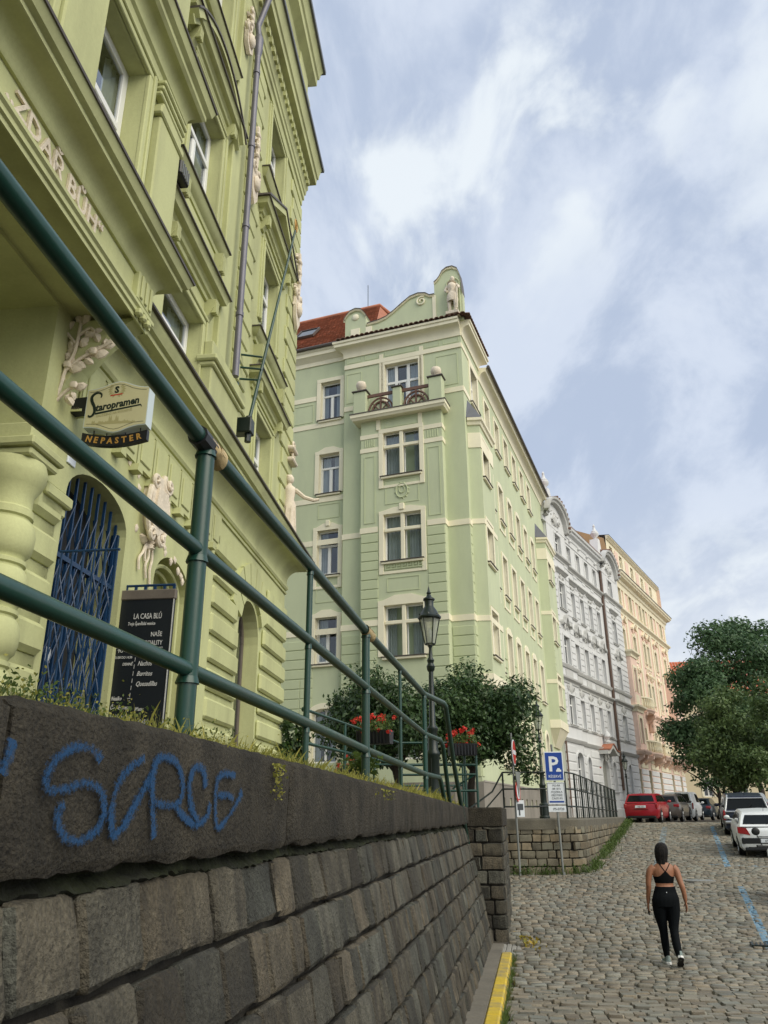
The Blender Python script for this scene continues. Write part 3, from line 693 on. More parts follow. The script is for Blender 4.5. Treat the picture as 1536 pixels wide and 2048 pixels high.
def win_meshes(w, h, rise=0, depth=.22, style='t', fm='white', t=.07, curtain='drape', opaque=False, seed=0):
    key = (w, h, rise, depth, style, fm, t, curtain, opaque, seed)
    if key in _wc: return _wc[key]
    rs = random.Random(seed*17+3)
    f = MB(); y = -depth
    def bar(s0, s1, z0, z1, d0=0, dd=.05): f.B(s0, s1, y+d0-dd, y+d0, z0, z1, bev=.008)
    bar(-w/2, -w/2+t, 0, h); bar(w/2-t, w/2, 0, h); bar(-w/2+t, w/2-t, 0, t)
    if rise <= 0: bar(-w/2+t, w/2-t, h-t, h)
    else:
        P = arch_pts(w, h, rise); Q = arch_pts(w-2*t, h, rise-t)
        for k in range(len(P)-1):
            f.add([(P[k][0], depth, P[k][1]), (P[k+1][0], depth, P[k+1][1]), (Q[k+1][0], depth, Q[k+1][1]), (Q[k][0], depth, Q[k][1])], [(0, 1, 2, 3)])
            f.add([(Q[k][0], depth, Q[k][1]), (Q[k+1][0], depth, Q[k+1][1]), (Q[k+1][0], depth+.05, Q[k+1][1]), (Q[k][0], depth+.05, Q[k][1])], [(0, 1, 2, 3)])
    if style == 't':
        zt = h*.66; bar(-w/2+t, w/2-t, zt-.05, zt+.05, .025); bar(-.045, .045, t, zt-.05, .015)
        for sgn in (-1, 1): bar(sgn*(w/2-t-.0), sgn*(w/2-t-.045), t, zt-.05, .012); bar(sgn*.045, sgn*.075, t, zt-.05, .005)
        bar(-w/2+t, w/2-t, t, t+.06, .012)
    elif style == 'tt':
        zt = h*.68; bar(-w/2+t, w/2-t, zt-.05, zt+.05, .025); bar(-.05, .05, t, zt-.05, .015); bar(-.04, .04, zt+.05, h+rise-t, .01)
    elif style == 'cross':
        zt = h*.66; bar(-w/2+t, w/2-t, zt-.03, zt+.03, .02)
        for sgn in (-1, 1): bar(sgn*.07, sgn*.12, t, h-t, .0)
        f.B(-.085, .085, -.12, .0, 0, h, bev=.02, mi=1); f.B(-w/2+.01, w/2-.01, -.12, -.004, zt-.075, zt+.075, bev=.02, mi=1)
    elif style == 'three':
        zt = h*.66; bar(-w/2+t, w/2-t, zt-.06, zt+.06, .025)
        for c in (-w*.19, w*.17): bar(c-.07, c+.07, t, h-t, .03)
        for c in (-w*.10, w*.10): bar(c-.03, c+.03, t, zt-.06, .0)
    elif style == 'v': bar(-.045, .045, t, h+rise-t, .015); bar(-w/2+t, w/2-t, h*.62, h*.62+.08, .02)
    p = MB(); yy = depth+.03
    pts = [(-w/2+t*.5, t*.5), (w/2-t*.5, t*.5)]+[(a, b-t*.4) for a, b in reversed(arch_pts(w-t, h, rise-t*.4 if rise else 0))]
    p.add([(a, yy, b) for a, b in pts], [tuple(range(len(pts)))])
    c = None
    if not opaque:
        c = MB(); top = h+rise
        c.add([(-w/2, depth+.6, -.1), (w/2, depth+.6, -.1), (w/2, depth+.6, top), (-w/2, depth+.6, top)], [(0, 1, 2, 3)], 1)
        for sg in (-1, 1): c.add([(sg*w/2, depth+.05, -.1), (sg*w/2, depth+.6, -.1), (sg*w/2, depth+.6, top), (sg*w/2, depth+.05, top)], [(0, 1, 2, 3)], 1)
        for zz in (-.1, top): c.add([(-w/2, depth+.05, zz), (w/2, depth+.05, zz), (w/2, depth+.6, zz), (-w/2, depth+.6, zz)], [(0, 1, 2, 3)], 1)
        if curtain:
            for a, b in ((-w/2, -w/2+w*rs.uniform(.18, .46)), (w/2-w*rs.uniform(.18, .46), w/2)):
                K = 14; base = len(c.v)
                for k in range(K+1):
                    x = a+(b-a)*k/K
                    for zz in (0.0, h-.03): c.v.append((x, depth+.14+.03*math.sin(k*1.9+rs.random()), zz))
                for k in range(K): c.f.append((base+2*k, base+2*k+1, base+2*k+3, base+2*k+2)); c.m.append(0)
    fm2 = X['cream'] if style == 'cross' else X[fm]
    out = (f.mesh('window_frame', [X[fm], fm2]), p.mesh('pane', X['pane'] if opaque else X['glass']),
           c.mesh('curtain', [X[curtain or 'drape'], X['dark']], smooth=False, fix=False) if c else None)
    _wc[key] = out; return out
def add_window(bld, FM, s, z, w, h, extras=(), d=0.0, **k):
    """window > pane, curtain and any extra sub-parts (name, mesh)"""
    M = FM @ Matrix.Translation((s, -d, z)); f, p, c = win_meshes(w, h, **k)
    o = put('window', f, bld, M); put('pane', p, o, M)
    if c: put('curtain', c, o, M)
    for nm, me in extras: put(nm, me, o, M)
    return o
def sill_mesh(w, out=.14, th=.09, mt='tin', apron=None):
    m = MB(); m.B(-w/2-.12, w/2+.12, -.1, out, -.035, 0.0, mi=0, bev=.008); m.B(-w/2-.08, w/2+.08, -.02, out-.04, -.035-th, -.035, mi=1, bev=.012)
    return m.mesh('sill', [X[mt], X[apron or 'cream']])
def surround_mesh(w, h, b=.2, th=.05, mt='cream', head=0.0, ears=False, foot=0.0, key=0.0, rise=0):
    m = MB(); z0 = -foot
    m.B(-w/2-b, -w/2, -.03, th, z0, h, bev=.008); m.B(w/2, w/2+b, -.03, th, z0, h, bev=.008)
    if rise > 0:
        P = arch_pts(w, h, rise); Q = arch_pts(w+2*b, h, rise+b)
        for k in range(len(P)-1):
            a, c, d_, e = P[k], P[k+1], Q[k+1], Q[k]
            for y0 in (-th,): m.add([(a[0], y0, a[1]), (c[0], y0, c[1]), (d_[0], y0, d_[1]), (e[0], y0, e[1])], [(0, 1, 2, 3)])
            m.add([(e[0], -th, e[1]), (d_[0], -th, d_[1]), (d_[0], .02, d_[1]), (e[0], .02, e[1])], [(0, 1, 2, 3)])
            m.add([(a[0], -th, a[1]), (c[0], -th, c[1]), (c[0], .02, c[1]), (a[0], .02, a[1])], [(0, 1, 2, 3)])
    else:
        if head > 0:   # gently raised head
            q = [(-w/2-b, h), (w/2+b, h), (w/2+b, h+b*.75), (w/2+b*.2, h+b*.85), (w*.22, h+b+head), (-w*.22, h+b+head), (-w/2-b*.2, h+b*.85), (-w/2-b, h+b*.75)]
            m.prism(q, -th, .03, 'xz')
        else: m.B(-w/2-b, w/2+b, -.03, th, h, h+b, bev=.008)
    if key > 0: m.B(-key/2, key/2, -.03, th+.05, h+b*.2+head, h+b+head+key*.6, bev=.02)
    if foot > 0: m.B(-w/2, w/2, -.03, th*.7, -foot, -foot+.12, bev=.008)
    return m.mesh('surround', X[mt])
def arc(cx, cz, r, a0, a1, n=8): return [(cx+r*math.cos(R(a0+(a1-a0)*i/n)), cz+r*math.sin(R(a0+(a1-a0)*i/n))) for i in range(n+1)]
def stucco_relief(seed, w, h, n=26, th=.06):
    """free-form plaster ornament: leaves, scrolls and knobs over an oval of w x h"""
    rs = random.Random(seed); m = MB()
    for i in range(n):
        a = rs.uniform(0, 6.28); q = rs.random()**.5; x, z = w/2*q*math.cos(a), h/2*q*math.sin(a)
        leaf(m, x, z, rs.uniform(.10, .2)*min(w, 1)*1.0, rs.uniform(0, 6.28), th*rs.uniform(.6, 1.2))
    for sg in (-1, 1):
        P = [(sg*(w*.30+.10*w*(1-t/12)*math.cos(t*.75)), -.0-th, -h*.1+.12*w*(1-t/12)*math.sin(t*.75)) for t in range(11)]
        m.tube(P, th*.5, 6)
    m.ball((0, 0, 0), w*.2, 10, sq=(1, .35, 1.25))
    return m
def leaf(m, x, z, L_, ang, th, wd=.42):
    """a domed plaster leaf standing on the front's plane"""
    c, s_ = math.cos(ang), math.sin(ang); P = []
    for a, b, y in ((0, 0, .2), (.35, wd, .25), (.75, wd*.8, .2), (1, 0, .1), (.75, -wd*.8, .2), (.35, -wd, .25), (.5, 0, 1.0)):
        P.append((x+L_*(a*c-b*s_*.8), -th*y, z+L_*(a*s_+b*c*.8)))
    n = len(m.v); m.v += P; m.v += [(p[0], .01, p[2]) for p in P[:6]]
    for i in range(6): m.f.append((n+i, n+(i+1) % 6, n+6)); m.f.append((n+i, n+7+i, n+7+(i+1) % 6, n+(i+1) % 6)); m.m += [0, 0]
def spiral(m, x, z, r0, turns, th, sg=1, rot=0, n=18, r=.03, y=.05):
    P = []
    for i in range(n+1):
        t = i/n; a = rot+sg*t*turns*2*math.pi; rr = r0*(1-.85*t); P.append((x+rr*math.cos(a), -y-th*t, z+rr*math.sin(a)))
    m.tube(P, [r*(1-.4*i/n) for i in range(n+1)], 7)

# ================================================================ olive-green corner house with the inn
a58 = R(5.8)
LM = frame(-4.0*math.cos(a58), 4.0*math.sin(a58), 0, 5.8)
inn = thing('corner_house', 'olive green stuccoed house with pinkish reliefs, nearest on the left, inn below', 'building', LM)
G0 = 2.15
m = MB()
gf = [(1.0, 6.42, G0, 7.05, 0, 2.6), (7.1, 8.6, G0, 5.28, .38, .45), (9.55, 10.92, G0, 5.05, .45, .40), (13.5, 14.9, G0, 5.25, .68, .35)]
wall_holes(m, -4, 17, G0, 7.3, 0, gf)
up = [(13.75, 14.98, 7.75, 9.77, 0, .3), (13.72, 14.98, 11.85, 13.75, 0, .3), (13.7, 14.98, 15.75, 17.65, 0, .3),
      (8.8, 10.4, 7.75, 9.56, 0, .3), (9.1, 10.6, 11.45, 13.68, 0, .3), (9.0, 10.5, 15.6, 17.6, 0, .3)]
wall_holes(m, 8.0, 17, 7.3, 18.2, 0, up)
wall_holes(m, -4, 8.0, 7.3, 18.2, .3, [(5.85, 7.0, 8.0, 10.95, 0, .32), (3.55, 4.95, 8.0, 10.95, 0, .32), (1.4, 2.8, 8.0, 10.95, 0, .32)])
m.Q([(8.0, .3, 7.3), (8.0, 0, 7.3), (8.0, 0, 18.2), (8.0, .3, 18.2)])
m.Q([(17, 0, G0), (17, -11, G0), (17, -11, 22.8), (17, 0, 22.8)]); m.Q([(-4, .3, G0), (-4, -11, G0), (-4, -11, 22.8), (-4, .3, 22.8)])
m.Q([(-4, 0, 18.2), (16.95, 0, 18.2), (16.95, 0, 22.8), (-4, 0, 22.8)])
m.Q([(-4, .4, 23.6), (17.4, .4, 23.6), (17.4, -11, 25), (-4, -11, 25)])
part('wall', m, X['olive'], inn)
m = MB(); m.Q([(1.0, -2.6, G0), (6.42, -2.6, G0), (6.42, -2.6, 7.05), (1.0, -2.6, 7.05)]); m.Q([(7.0, -.46, G0), (8.7, -.46, G0), (8.7, -.46, 5.8), (7.0, -.46, 5.8)], 1)
m.Q([(9.5, -.41, G0), (11.0, -.41, G0), (11.0, -.41, 5.6), (9.5, -.41, 5.6)], 0)
part('doorway_recess', m, [X['olive'], X['dark']], inn)
m = MB(); m.B(9.58, 10.2, -.40, -.34, G0, 4.95, bev=.02); m.B(9.66, 10.12, -.35, -.32, 3.2, 4.85, 1); part('narrow_door', m, [X['dark'], X['pane']], inn)
m = MB()   # plain mouldings inside the niche
for o in (0, .10):
    m.tube([(10.78-o, .12+o, G0), (10.78-o, .12+o, 5.03)]+[(10.23+(.55-o)*math.cos(R(t)), .12+o, 5.03+(.36-o*.6)*math.sin(R(t))) for t in range(0, 181, 15)], .03, 6)
part('niche_moulding', m, X['olive'], inn, smooth=50)
# belt cornice and the entablature of the porch
cove = [(0, 6.92), (.035, 6.92), (.06, 6.96), (.06, 7.02), (.03, 7.03), (.03, 7.10)]+[(.03+.36*(1-math.cos(R(t))), 7.10+.36*math.sin(R(t))) for t in range(15, 91, 15)]+[(.42, 7.47), (.42, 7.53), (.47, 7.55), (.50, 7.62), (.52, 7.66), (.52, 7.70)]
belt = cove+[(0, 7.74)]
m = MB(); m.sweep([(6.97, 0), (17, 0), (17, -3)], belt); part('belt_cornice', m, X['olive'], inn, smooth=30)
m = MB(); m.sweep([(6.97, .01), (17.0, .01), (17.0, -3)], [(.40, 7.705), (.555, 7.70), (.56, 7.725), (0, 7.77)]); part('cornice_flashing', m, X['tin'], inn)
m = MB(); m.B(-4, 6.94, 0, .70, 7.10, 7.86); part('frieze', m, X['olive'], inn)
m = MB()
top = [(0, 7.50), (.03, 7.50), (.05, 7.53)]+[(.05+.20*(1-math.cos(R(t))), 7.53+.17*math.sin(R(t))) for t in range(15, 91, 15)]+[(.27, 7.71), (.27, 7.76), (.32, 7.78), (.34, 7.83), (.36, 7.87), (0, 7.92)]
m.sweep([(-4, .70), (6.94, .70), (6.94, 0)], top); part('porch_cornice', m, X['olive'], inn, smooth=30)
m = MB(); m.sweep([(-4, .70), (6.94, .70), (6.94, 0)], [(.25, 7.875), (.375, 7.87), (.38, 7.895), (0, 7.95)]); part('cornice_flashing', m, X['tin'], inn)
m = MB(); m.sweep([(-4, .70), (6.94, .70), (6.94, 0)], [(0, 7.00), (.02, 7.00), (.02, 7.05), (.045, 7.06), (.045, 7.11), (.07, 7.13), (.07, 7.17), (.03, 7.19), (0, 7.2)]); part('architrave', m, X['olive'], inn)
m = MB(); m.B(6.55, 6.93, .69, .765, 7.19, 7.52, bev=.01)
for i in range(3): m.B(6.60+.115*i, 6.66+.115*i, .765, .785, 7.22, 7.50, bev=.01)
part('frieze_block', m, X['olive'], inn)
for i in range(3):
    m = MB(); m.B(6.60+.11*i, 6.68+.11*i, .72, .80, 7.02, 7.10, bev=.02); part('dentil', m, X['olive'], inn)
# the inscription, letter by letter
tm = text_mb('„ZDAŘ BŮH“', .285, .012, sx=.97, bold=.004)
xs = [v[0] for v in tm.v]; x0, x1 = min(xs), max(xs); tm.v = [((v[0]-x0)/(x1-x0)*1.66, v[1], v[2]) for v in tm.v]
o = part('inscription', tm, X['stucco'], inn, LM @ face_M((4.11, -.715, 7.235), (1, 0, 0), (0, 0, 1))); o['label'] = 'raised cream lettering of the inn greeting'
# pier with the flower bracket, column, capital
m = MB()
br = [(-.30, 5.2), (-.09, 5.2), (-.08, 5.75), (-.06, 6.02), (-.01, 6.20), (.03, 6.30), (.08, 6.39), (.14, 6.49), (.22, 6.59), (.31, 6.71), (.41, 6.82), (.55, 6.94), (.69, 7.02), (.69, 7.04), (-.30, 7.04)]
m.prism([(-a, b) for a, b in br], 6.7, 6.95, 'yz'); part('bracket', m, X['olive'], inn)
m = MB(); m.B(6.5, 6.98, -.5, .0, G0, 5.22)
for i in range(7):
    z = 2.25+.43*i; m.B(6.46, 7.0, -.5, .07, z, z+.30, bev=.05)
part('pier', m, X['olive'], inn)
m = MB()
for s0, s1, d1, z0, z1 in ((6.0, 6.50, .23, 5.16, 5.24), (5.95, 6.54, .27, 5.24, 5.33), (6.02, 6.48, .20, 5.33, 5.50), (6.48, 7.0, .06, 5.16, 5.5), (6.55, 7.03, .07, 4.92, 5.02), (6.55, 7.06, .12, 5.02, 5.14)):
    m.B(s0, s1, -.5, d1, z0, z1, bev=.018)
part('capital_block', m, X['olive'], inn)
m = MB(); prof = [(.30, 2.0)]
z = 2.05
while z < 4.3:
    prof += [(.245, z), (.265, z+.03), (.30, z+.06), (.318, z+.14), (.322, z+.22), (.30, z+.30), (.27, z+.345), (.25, z+.35), (.25, z+.37), (.275, z+.385), (.275, z+.42), (.245, z+.43)]; z += .44
prof += [(.24, z), (.24, 4.62), (.27, 4.64), (.27, 4.70), (.245, 4.72), (.245, 4.85), (.30, 4.93), (.34, 5.02), (.345, 5.08), (.32, 5.16)]
M0 = LM @ Matrix.Translation((6.22, .05, 0)); m.lathe([(r_*.88, z_) for r_, z_ in prof], 0, 0, 28); part('column', m, X['olive'], inn, M0, smooth=35)
# stucco flower branch on the bracket's near side (its plane faces back along the street)
BF = LM @ Matrix(((0, 1, 0, 6.7), (-1, 0, 0, 0), (0, 0, 1, 0), (0, 0, 0, 1)))   # x = outward, y = into the bracket
m = MB()
for P in ([(-.02, 5.40), (.03, 5.62), (.06, 5.85), (.12, 6.08), (.15, 6.30), (.22, 6.52), (.24, 6.85)], [(.15, 6.30), (.28, 6.42), (.45, 6.52), (.60, 6.60)], [(.06, 5.9), (.18, 6.05), (.26, 6.10)], [(.22, 6.6), (.10, 6.75), (.04, 6.80)], [(.23, 6.7), (.34, 6.78), (.40, 6.74)]):
    m.tube([(a, -.03, b) for a, b in smooth_path(P, 4)], .018, 6)
rs = random.Random(5)
for x, z, L_, an in ((-.03, 5.45, .14, 1.2), (.04, 5.45, .14, 2.0), (0, 5.62, .13, 2.9), (.02, 5.62, .13, .3), (.05, 5.75, .12, 2.6), (.10, 6.0, .13, 2.4), (.26, 6.10, .13, .3), (.2, 6.02, .12, -1), (.13, 6.15, .13, 2.8), (.16, 6.33, .16, .1), (.2, 6.40, .15, -.4), (.33, 6.45, .15, .9), (.40, 6.47, .16, .2), (.5, 6.55, .15, .6), (.14, 6.45, .13, 2.5), (.2, 6.55, .14, 2.0), (.24, 6.6, .13, .8), (.04, 6.80, .17, 2.3), (.06, 6.82, .15, 3.2), (.1, 6.78, .13, 1.6), (.40, 6.74, .12, -1.2), (.25, 6.85, .14, 1.3), (.3, 6.7, .12, .5), (-.06, 5.32, .12, 1.5), (-.08, 5.25, .1, 2.0)):
    leaf(m, x, z, L_*1.05, an, .05, .42); leaf(m, x+rs.uniform(-.03, .03), z+rs.uniform(-.03, .03), L_*.8, an+rs.uniform(.7, 1.6)*rs.choice((-1, 1)), .045, .4)
for x, z in ((.27, 6.12), (.05, 5.63), (.17, 6.36), (.42, 6.5), (.06, 6.82)): m.ball((x, -.045, z), .045, 8, sq=(1, .7, 1))
m.v = [(4-(4-a)*1.0308, b, 2.12+(c-2.12)*1.0308) for a, b, c in m.v]; part('flower_relief', m, X['stucco'], inn, BF, smooth=40)
# cartouche with scrolls, ribbons and falling leaves over the gate
CM = LM @ Matrix.Translation((9.22, 0, 5.85))
m = MB()
m.prism([(-.20, -.22), (-.28, .05), (-.24, .33), (-.10, .45), (.12, .47), (.26, .36), (.29, .05), (.22, -.20), (.0, -.34)], -.13, .0, 'xz')
m.prism([(-.14, -.14), (-.19, .05), (-.15, .27), (.16, .29), (.20, .05), (.15, -.14), (0, -.22)], -.165, -.13, 'xz')
spiral(m, .20, .42, .13, 1.6, .08, 1, 2.2, r=.045, y=.10); spiral(m, -.20, .36, .11, 1.5, .06, -1, 1, r=.04, y=.10); spiral(m, -.16, -.34, .11, 1.5, .06, -1, 1.5, r=.04, y=.09); spiral(m, .17, -.34, .11, 1.5, .06, 1, 1.5, r=.04, y=.09)
for P in ([(-.27, .25), (-.33, 0), (-.27, -.25), (-.14, -.4)], [(.28, .25), (.34, 0), (.27, -.25), (.12, -.4)]): m.tube([(a, -.10, b) for a, b in smooth_path(P, 5)], .04, 7)
for P in ([(-.08, -.42), (-.16, -.60), (-.26, -.72), (-.24, -.86)], [(0, -.45), (.02, -.62), (-.05, -.75), (.0, -.9)], [(.08, -.42), (.14, -.6), (.1, -.78), (.15, -.98)], [(-.03, -.45), (-.1, -.55), (-.08, -.7)]): m.tube([(a, -.03, b) for a, b in smooth_path(P, 5)], [.018]*(len(P)*5-4), 6)
rs = random.Random(3)
for i in range(16): leaf(m, rs.uniform(-.22, .22), rs.uniform(-.46, -.34), rs.uniform(.08, .15), rs.uniform(0, 6.28), .09)
for x, z, an in ((-.55, .52, 1.2), (-.62, .46, 2.2), (-.50, .38, -1.3), (-.75, .30, 2), (-.95, .52, -1), (-1.15, .44, -2), (-1.4, .48, -1.2), (-.42, -.02, -1.6), (-.40, .1, 2), (.42, .25, .3), (.45, -.05, -1.5), (.52, .02, -.5), (.62, -.30, -1.6), (.55, -.25, -1), (.85, -.35, -1.5), (.95, -.30, -.9), (1.15, -.40, -1.5), (1.25, -.45, -1), (1.35, -.5, -1.5), (-.36, -.3, -1.8)):
    q = MB(); leaf(q, x, z, .125, an, .035, .42); part('plaster_leaf', q, X['stucco'], inn, CM, smooth=45)
part('cartouche', m, X['stucco'], inn, CM, smooth=45)
m = MB(); m.B(6.985, 7.0, .23, .24, 4.7, 4.71); 
m = MB(); m.B(7.005, 7.17, 0, .02, 5.55, 5.75, bev=.004); part('house_number_plate', m, X['psignwhite'], inn)
# voussoir panels along the top of the ground floor, each with its small keyed foot
s = 7.02
while s < 11.6:
    m = MB(); w = .50
    m.Q([(s+.02, .055, 6.22), (s+w-.02, .055, 6.22), (s+w-.03, .055, 6.80), (s+.03, .055, 6.80)])
    m.B(s+.02, s+w-.02, 0, .05, 6.21, 6.81, bev=.02); m.B(s+.09, s+w-.09, .05, .075, 6.30, 6.72, bev=.012)
    part('voussoir_panel', m, X['olive'], inn)
    m = MB(); m.prism([(s-.05, 6.20), (s+.05, 6.20), (s+.08, 6.10), (s-.08, 6.10)], -.12, 0, 'xz'); part('keyed_foot', m, X['olive'], inn); s += w
m = MB(); m.sweep([(7.0, 0), (17, 0), (17, -2)], [(0, 6.83), (.03, 6.83), (.04, 6.87), (0, 6.89)]); part('string_moulding', m, X['olive'], inn)
# banded rustication of the ground floor to the right
for z0 in [2.2+.44*i for i in range(10)]:
    z1 = z0+.33
    for s0, s1 in ((11.82, 13.40), (15.0, 17.03)):
        if s0 < 12 and z0 > 4.8: s1 = 13.40-.22*max(0, (z0-4.8)/.9)-.05
        if s0 > 12 and z0 > 4.8: s0 = 15.0+.22*max(0, (z0-4.8)/.9)
        if z0 > 6.3: continue
        m = MB(); m.B(s0, s1, -.02, .075, z0, z1, bev=.045); part('rusticated_band', m, X['olive'], inn)
for i in range(7):
    a0, a1 = 155-20*i+9, 155-20*i-9; m = MB(); P = []
    for a, r_ in ((a0, .78), (a0, 1.38), (a1, 1.38), (a1, .78)): P.append((14.2+r_*math.cos(R(a)), min(5.25+r_*math.sin(R(a))*(1.0), 6.80)))
    m.prism(P, -.07, .02, 'xz'); part('voussoir', m, X['olive'], inn)
m = MB(); m.B(11.45, 11.78, -.02, .05, G0, 6.82, bev=.01); part('corner_strip', m, X['olive'], inn)
# arched dark window, ground floor
X['oldwood'] = mat('old_grey_wood', (.13, .11, .09), .7, .2, 3, .1, 40, .1)
add_window(inn, LM, 14.2, G0+.6, 1.40, 2.5, rise=.68, depth=.28, style='v', fm='oldwood', t=.09, curtain=None)
# upper windows
def hood(s0, s1, z, prof=None, d=0, name='window_hood', flash=True):
    p = prof or [(0, z-.34), (.04, z-.34), (.05, z-.27), (.09, z-.25)]+[(.09+.10*(1-math.cos(R(t))), z-.24+.10*math.sin(R(t))) for t in (30, 60, 90)]+[(.22, z-.12), (.24, z-.04), (.26, z), (0, z+.03)]
    q = MB(); q.sweep([(s0, d-.02), (s0, d), (s1, d), (s1, d-.02)], p); part(name, q, X['olive'], inn, smooth=30)
    if flash:
        q = MB(); mo = max(o_ for o_, _ in p); q.sweep([(s0, d-.02), (s0, d+.01), (s1, d+.01), (s1, d-.02)], [(mo-.08, z+.004), (mo+.022, z), (mo+.022, z+.022), (0, z+.055)]); part('hood_flashing', q, X['tin'], inn)
def frame_mould(s0, s1, z0, z1, d=0, b=.20):
    q = MB()
    for k, (o, th) in enumerate(((0, .05), (.10, .075), (.17, .04))):
        wd = (.10, .07, .05)[k]
        q.B(s0-o-wd, s0-o, d-.02, d+th, z0, z1+o, bev=.012); q.B(s1+o, s1+o+wd, d-.02, d+th, z0, z1+o, bev=.012); q.B(s0-o-wd, s1+o+wd, d-.02, d+th, z1+o, z1+o+wd, bev=.012)
    part('window_moulding', q, X['olive'], inn)
def console(s, z, d=0, h=.35, w=.16):
    q = MB(); q.prism([(0, z), (-.05-d, z), (-.16-d, z+h*.55), (-.20-d, z+h), (0, z+h)], s-w/2, s+w/2, 'yz')
    for i in (-1, 0, 1): q.box(s+i*w*.3-.015, s+i*w*.3+.015, -.20-d, -.05-d, z+h*.3, z+h*.9)
    part('console', q, X['olive'], inn)
def apron(s0, s1, z0, z1, d=0):
    q = MB(); q.B(s0, s1, d-.02, d+.05, z0, z1, bev=.015); q.B(s0+.10, s1-.10, d+.05, d+.075, z0+.10, z1-.10, bev=.01); part('apron_panel', q, X['olive'], inn)
WA = dict(depth=.20, style='t', fm='white', t=.10)
for sc, w in ((6.425, 1.15), (4.25, 1.4), (2.1, 1.4)):
    add_window(inn, LM, sc, 8.0, w, 2.95, d=.3, depth=.24, style='t', fm='white', t=.12, seed=int(sc))
for s0, s1, z0, z1, sd in ((13.75, 14.98, 7.75, 9.77, 1), (13.72, 14.98, 11.85, 13.75, 2), (13.7, 14.98, 15.75, 17.65, 3), (8.8, 10.4, 7.75, 9.56, 4), (9.1, 10.6, 11.45, 13.68, 5), (9.0, 10.5, 15.6, 17.6, 6)):
    add_window(inn, LM, (s0+s1)/2, z0, s1-s0, z1-z0, seed=sd, **WA); frame_mould(s0, s1, z0, z1)
for s0, s1 in ((5.85, 7.0), (3.55, 4.95)): frame_mould(s0, s1, 8.0, 10.95, .3, .15)
m = MB(); m.B(7.28, 7.98, .3, .42, 7.9, 10.55, bev=.02); m.B(7.22, 8.03, .3, .45, 10.55, 10.68, bev=.02); m.B(7.30, 7.96, .3, .43, 10.68, 10.80, bev=.02)
for z in (10.86, 10.95, 11.04): m.B(7.22, 8.04, .3, .40+.03*(z-10.8)*8, z, z+.07, bev=.015)
part('pilaster', m, X['olive'], inn)
m = MB(); m.B(5.05, 5.75, .3, .40, 7.9, 10.8, bev=.02); part('pilaster', m, X['olive'], inn)
big = [(0, 11.12), (.05, 11.12), (.06, 11.25), (.10, 11.28)]+[(.10+.16*(1-math.cos(R(t))), 11.30+.2*math.sin(R(t))) for t in (20, 45, 70, 90)]+[(.30, 11.54), (.30, 11.62), (.36, 11.66), (.40, 11.78), (0, 11.84)]
m = MB(); m.sweep([(-4, .3), (8.02, .3), (8.02, 0)], big); part('storey_cornice', m, X['olive'], inn, smooth=30)
m = MB(); m.sweep([(-4, .31), (8.03, .31), (8.03, 0)], [(.25, 11.79), (.41, 11.785), (.415, 11.81), (0, 11.87)]); part('cornice_flashing', m, X['tin'], inn)
# first-floor hood and consoles over the window right of the porch
hood(8.55, 10.72, 10.38); console(8.72, 9.72); console(10.55, 9.72)
hood(13.35, 15.45, 10.42); console(13.5, 9.95); console(15.28, 9.95)
# second-floor sill cornices, aprons
for s0, s1 in ((8.75, 10.85), (13.35, 15.45)):
    hood(s0, s1, 11.40, [(0, 11.16), (.05, 11.16), (.06, 11.24), (.12, 11.28), (.16, 11.36), (.17, 11.40), (0, 11.43)], name='sill_cornice')
    apron(s0+.25, s1-.25, 10.52, 11.10); console(s0+.14, 10.62, 0, .5, .18); console(s1-.14, 10.62, 0, .5, .18)
# hood with a round pediment (left bay), gabled pediment (right bay)
hood(8.6, 10.95, 14.30); console(8.78, 13.75); console(10.75, 13.75)
m = MB(); P = arc(9.78, 13.0, 1.75, 142, 38, 16); Qp = arc(9.78, 13.0, 1.48, 142, 38, 16)
for d0, off in ((.26, 0), (.18, -.12)):
    A = [(a, b+off) for a, b in P]; B_ = [(9.78+(a-9.78)*.93, b-.10+off) for a, b in P]
    for k in range(16):
        m.prism([A[k], A[k+1], B_[k+1], B_[k]], -d0, .02, 'xz')
m.prism(P+[(10.95, 14.33), (8.6, 14.33)], -.05, .02, 'xz'); part('round_pediment', m, X['olive'], inn, smooth=30)
m = MB()
A = [(9.78+(a-9.78)*1.01, b+.035) for a, b in P]
for k in range(16): m.prism([A[k], A[k+1], P[k+1], P[k]], -.29, .0, 'xz')
part('pediment_flashing', m, X['tin'], inn)
hood(13.25, 15.6, 14.55); console(13.42, 14.0); console(15.42, 14.0)
m = MB(); m.prism([(13.0, 14.58), (15.85, 14.58), (14.42, 15.42)], -.05, .02, 'xz')
for a, b in (((12.98, 14.58), (14.42, 15.45)), ((15.87, 14.58), (14.42, 15.45))):
    m.prism([a, b, (b[0], b[1]-.17), (a[0]+(.28 if a[0] < 14 else -.28), a[1])], -.27, 0, 'xz')
part('gabled_pediment', m, X['olive'], inn)
m = MB()
for a, b in (((12.94, 14.60), (14.42, 15.5)), ((15.91, 14.60), (14.42, 15.5))): m.prism([a, b, (b[0], b[1]-.05), (a[0], a[1]-.05)], -.30, 0, 'xz')
part('pediment_flashing', m, X['tin'], inn)
for s0, s1 in ((8.75, 10.8), (13.35, 15.45)): hood(s0, s1, 15.60, [(0, 15.42), (.06, 15.42), (.13, 15.52), (.15, 15.6), (0, 15.62)], name='sill_cornice')
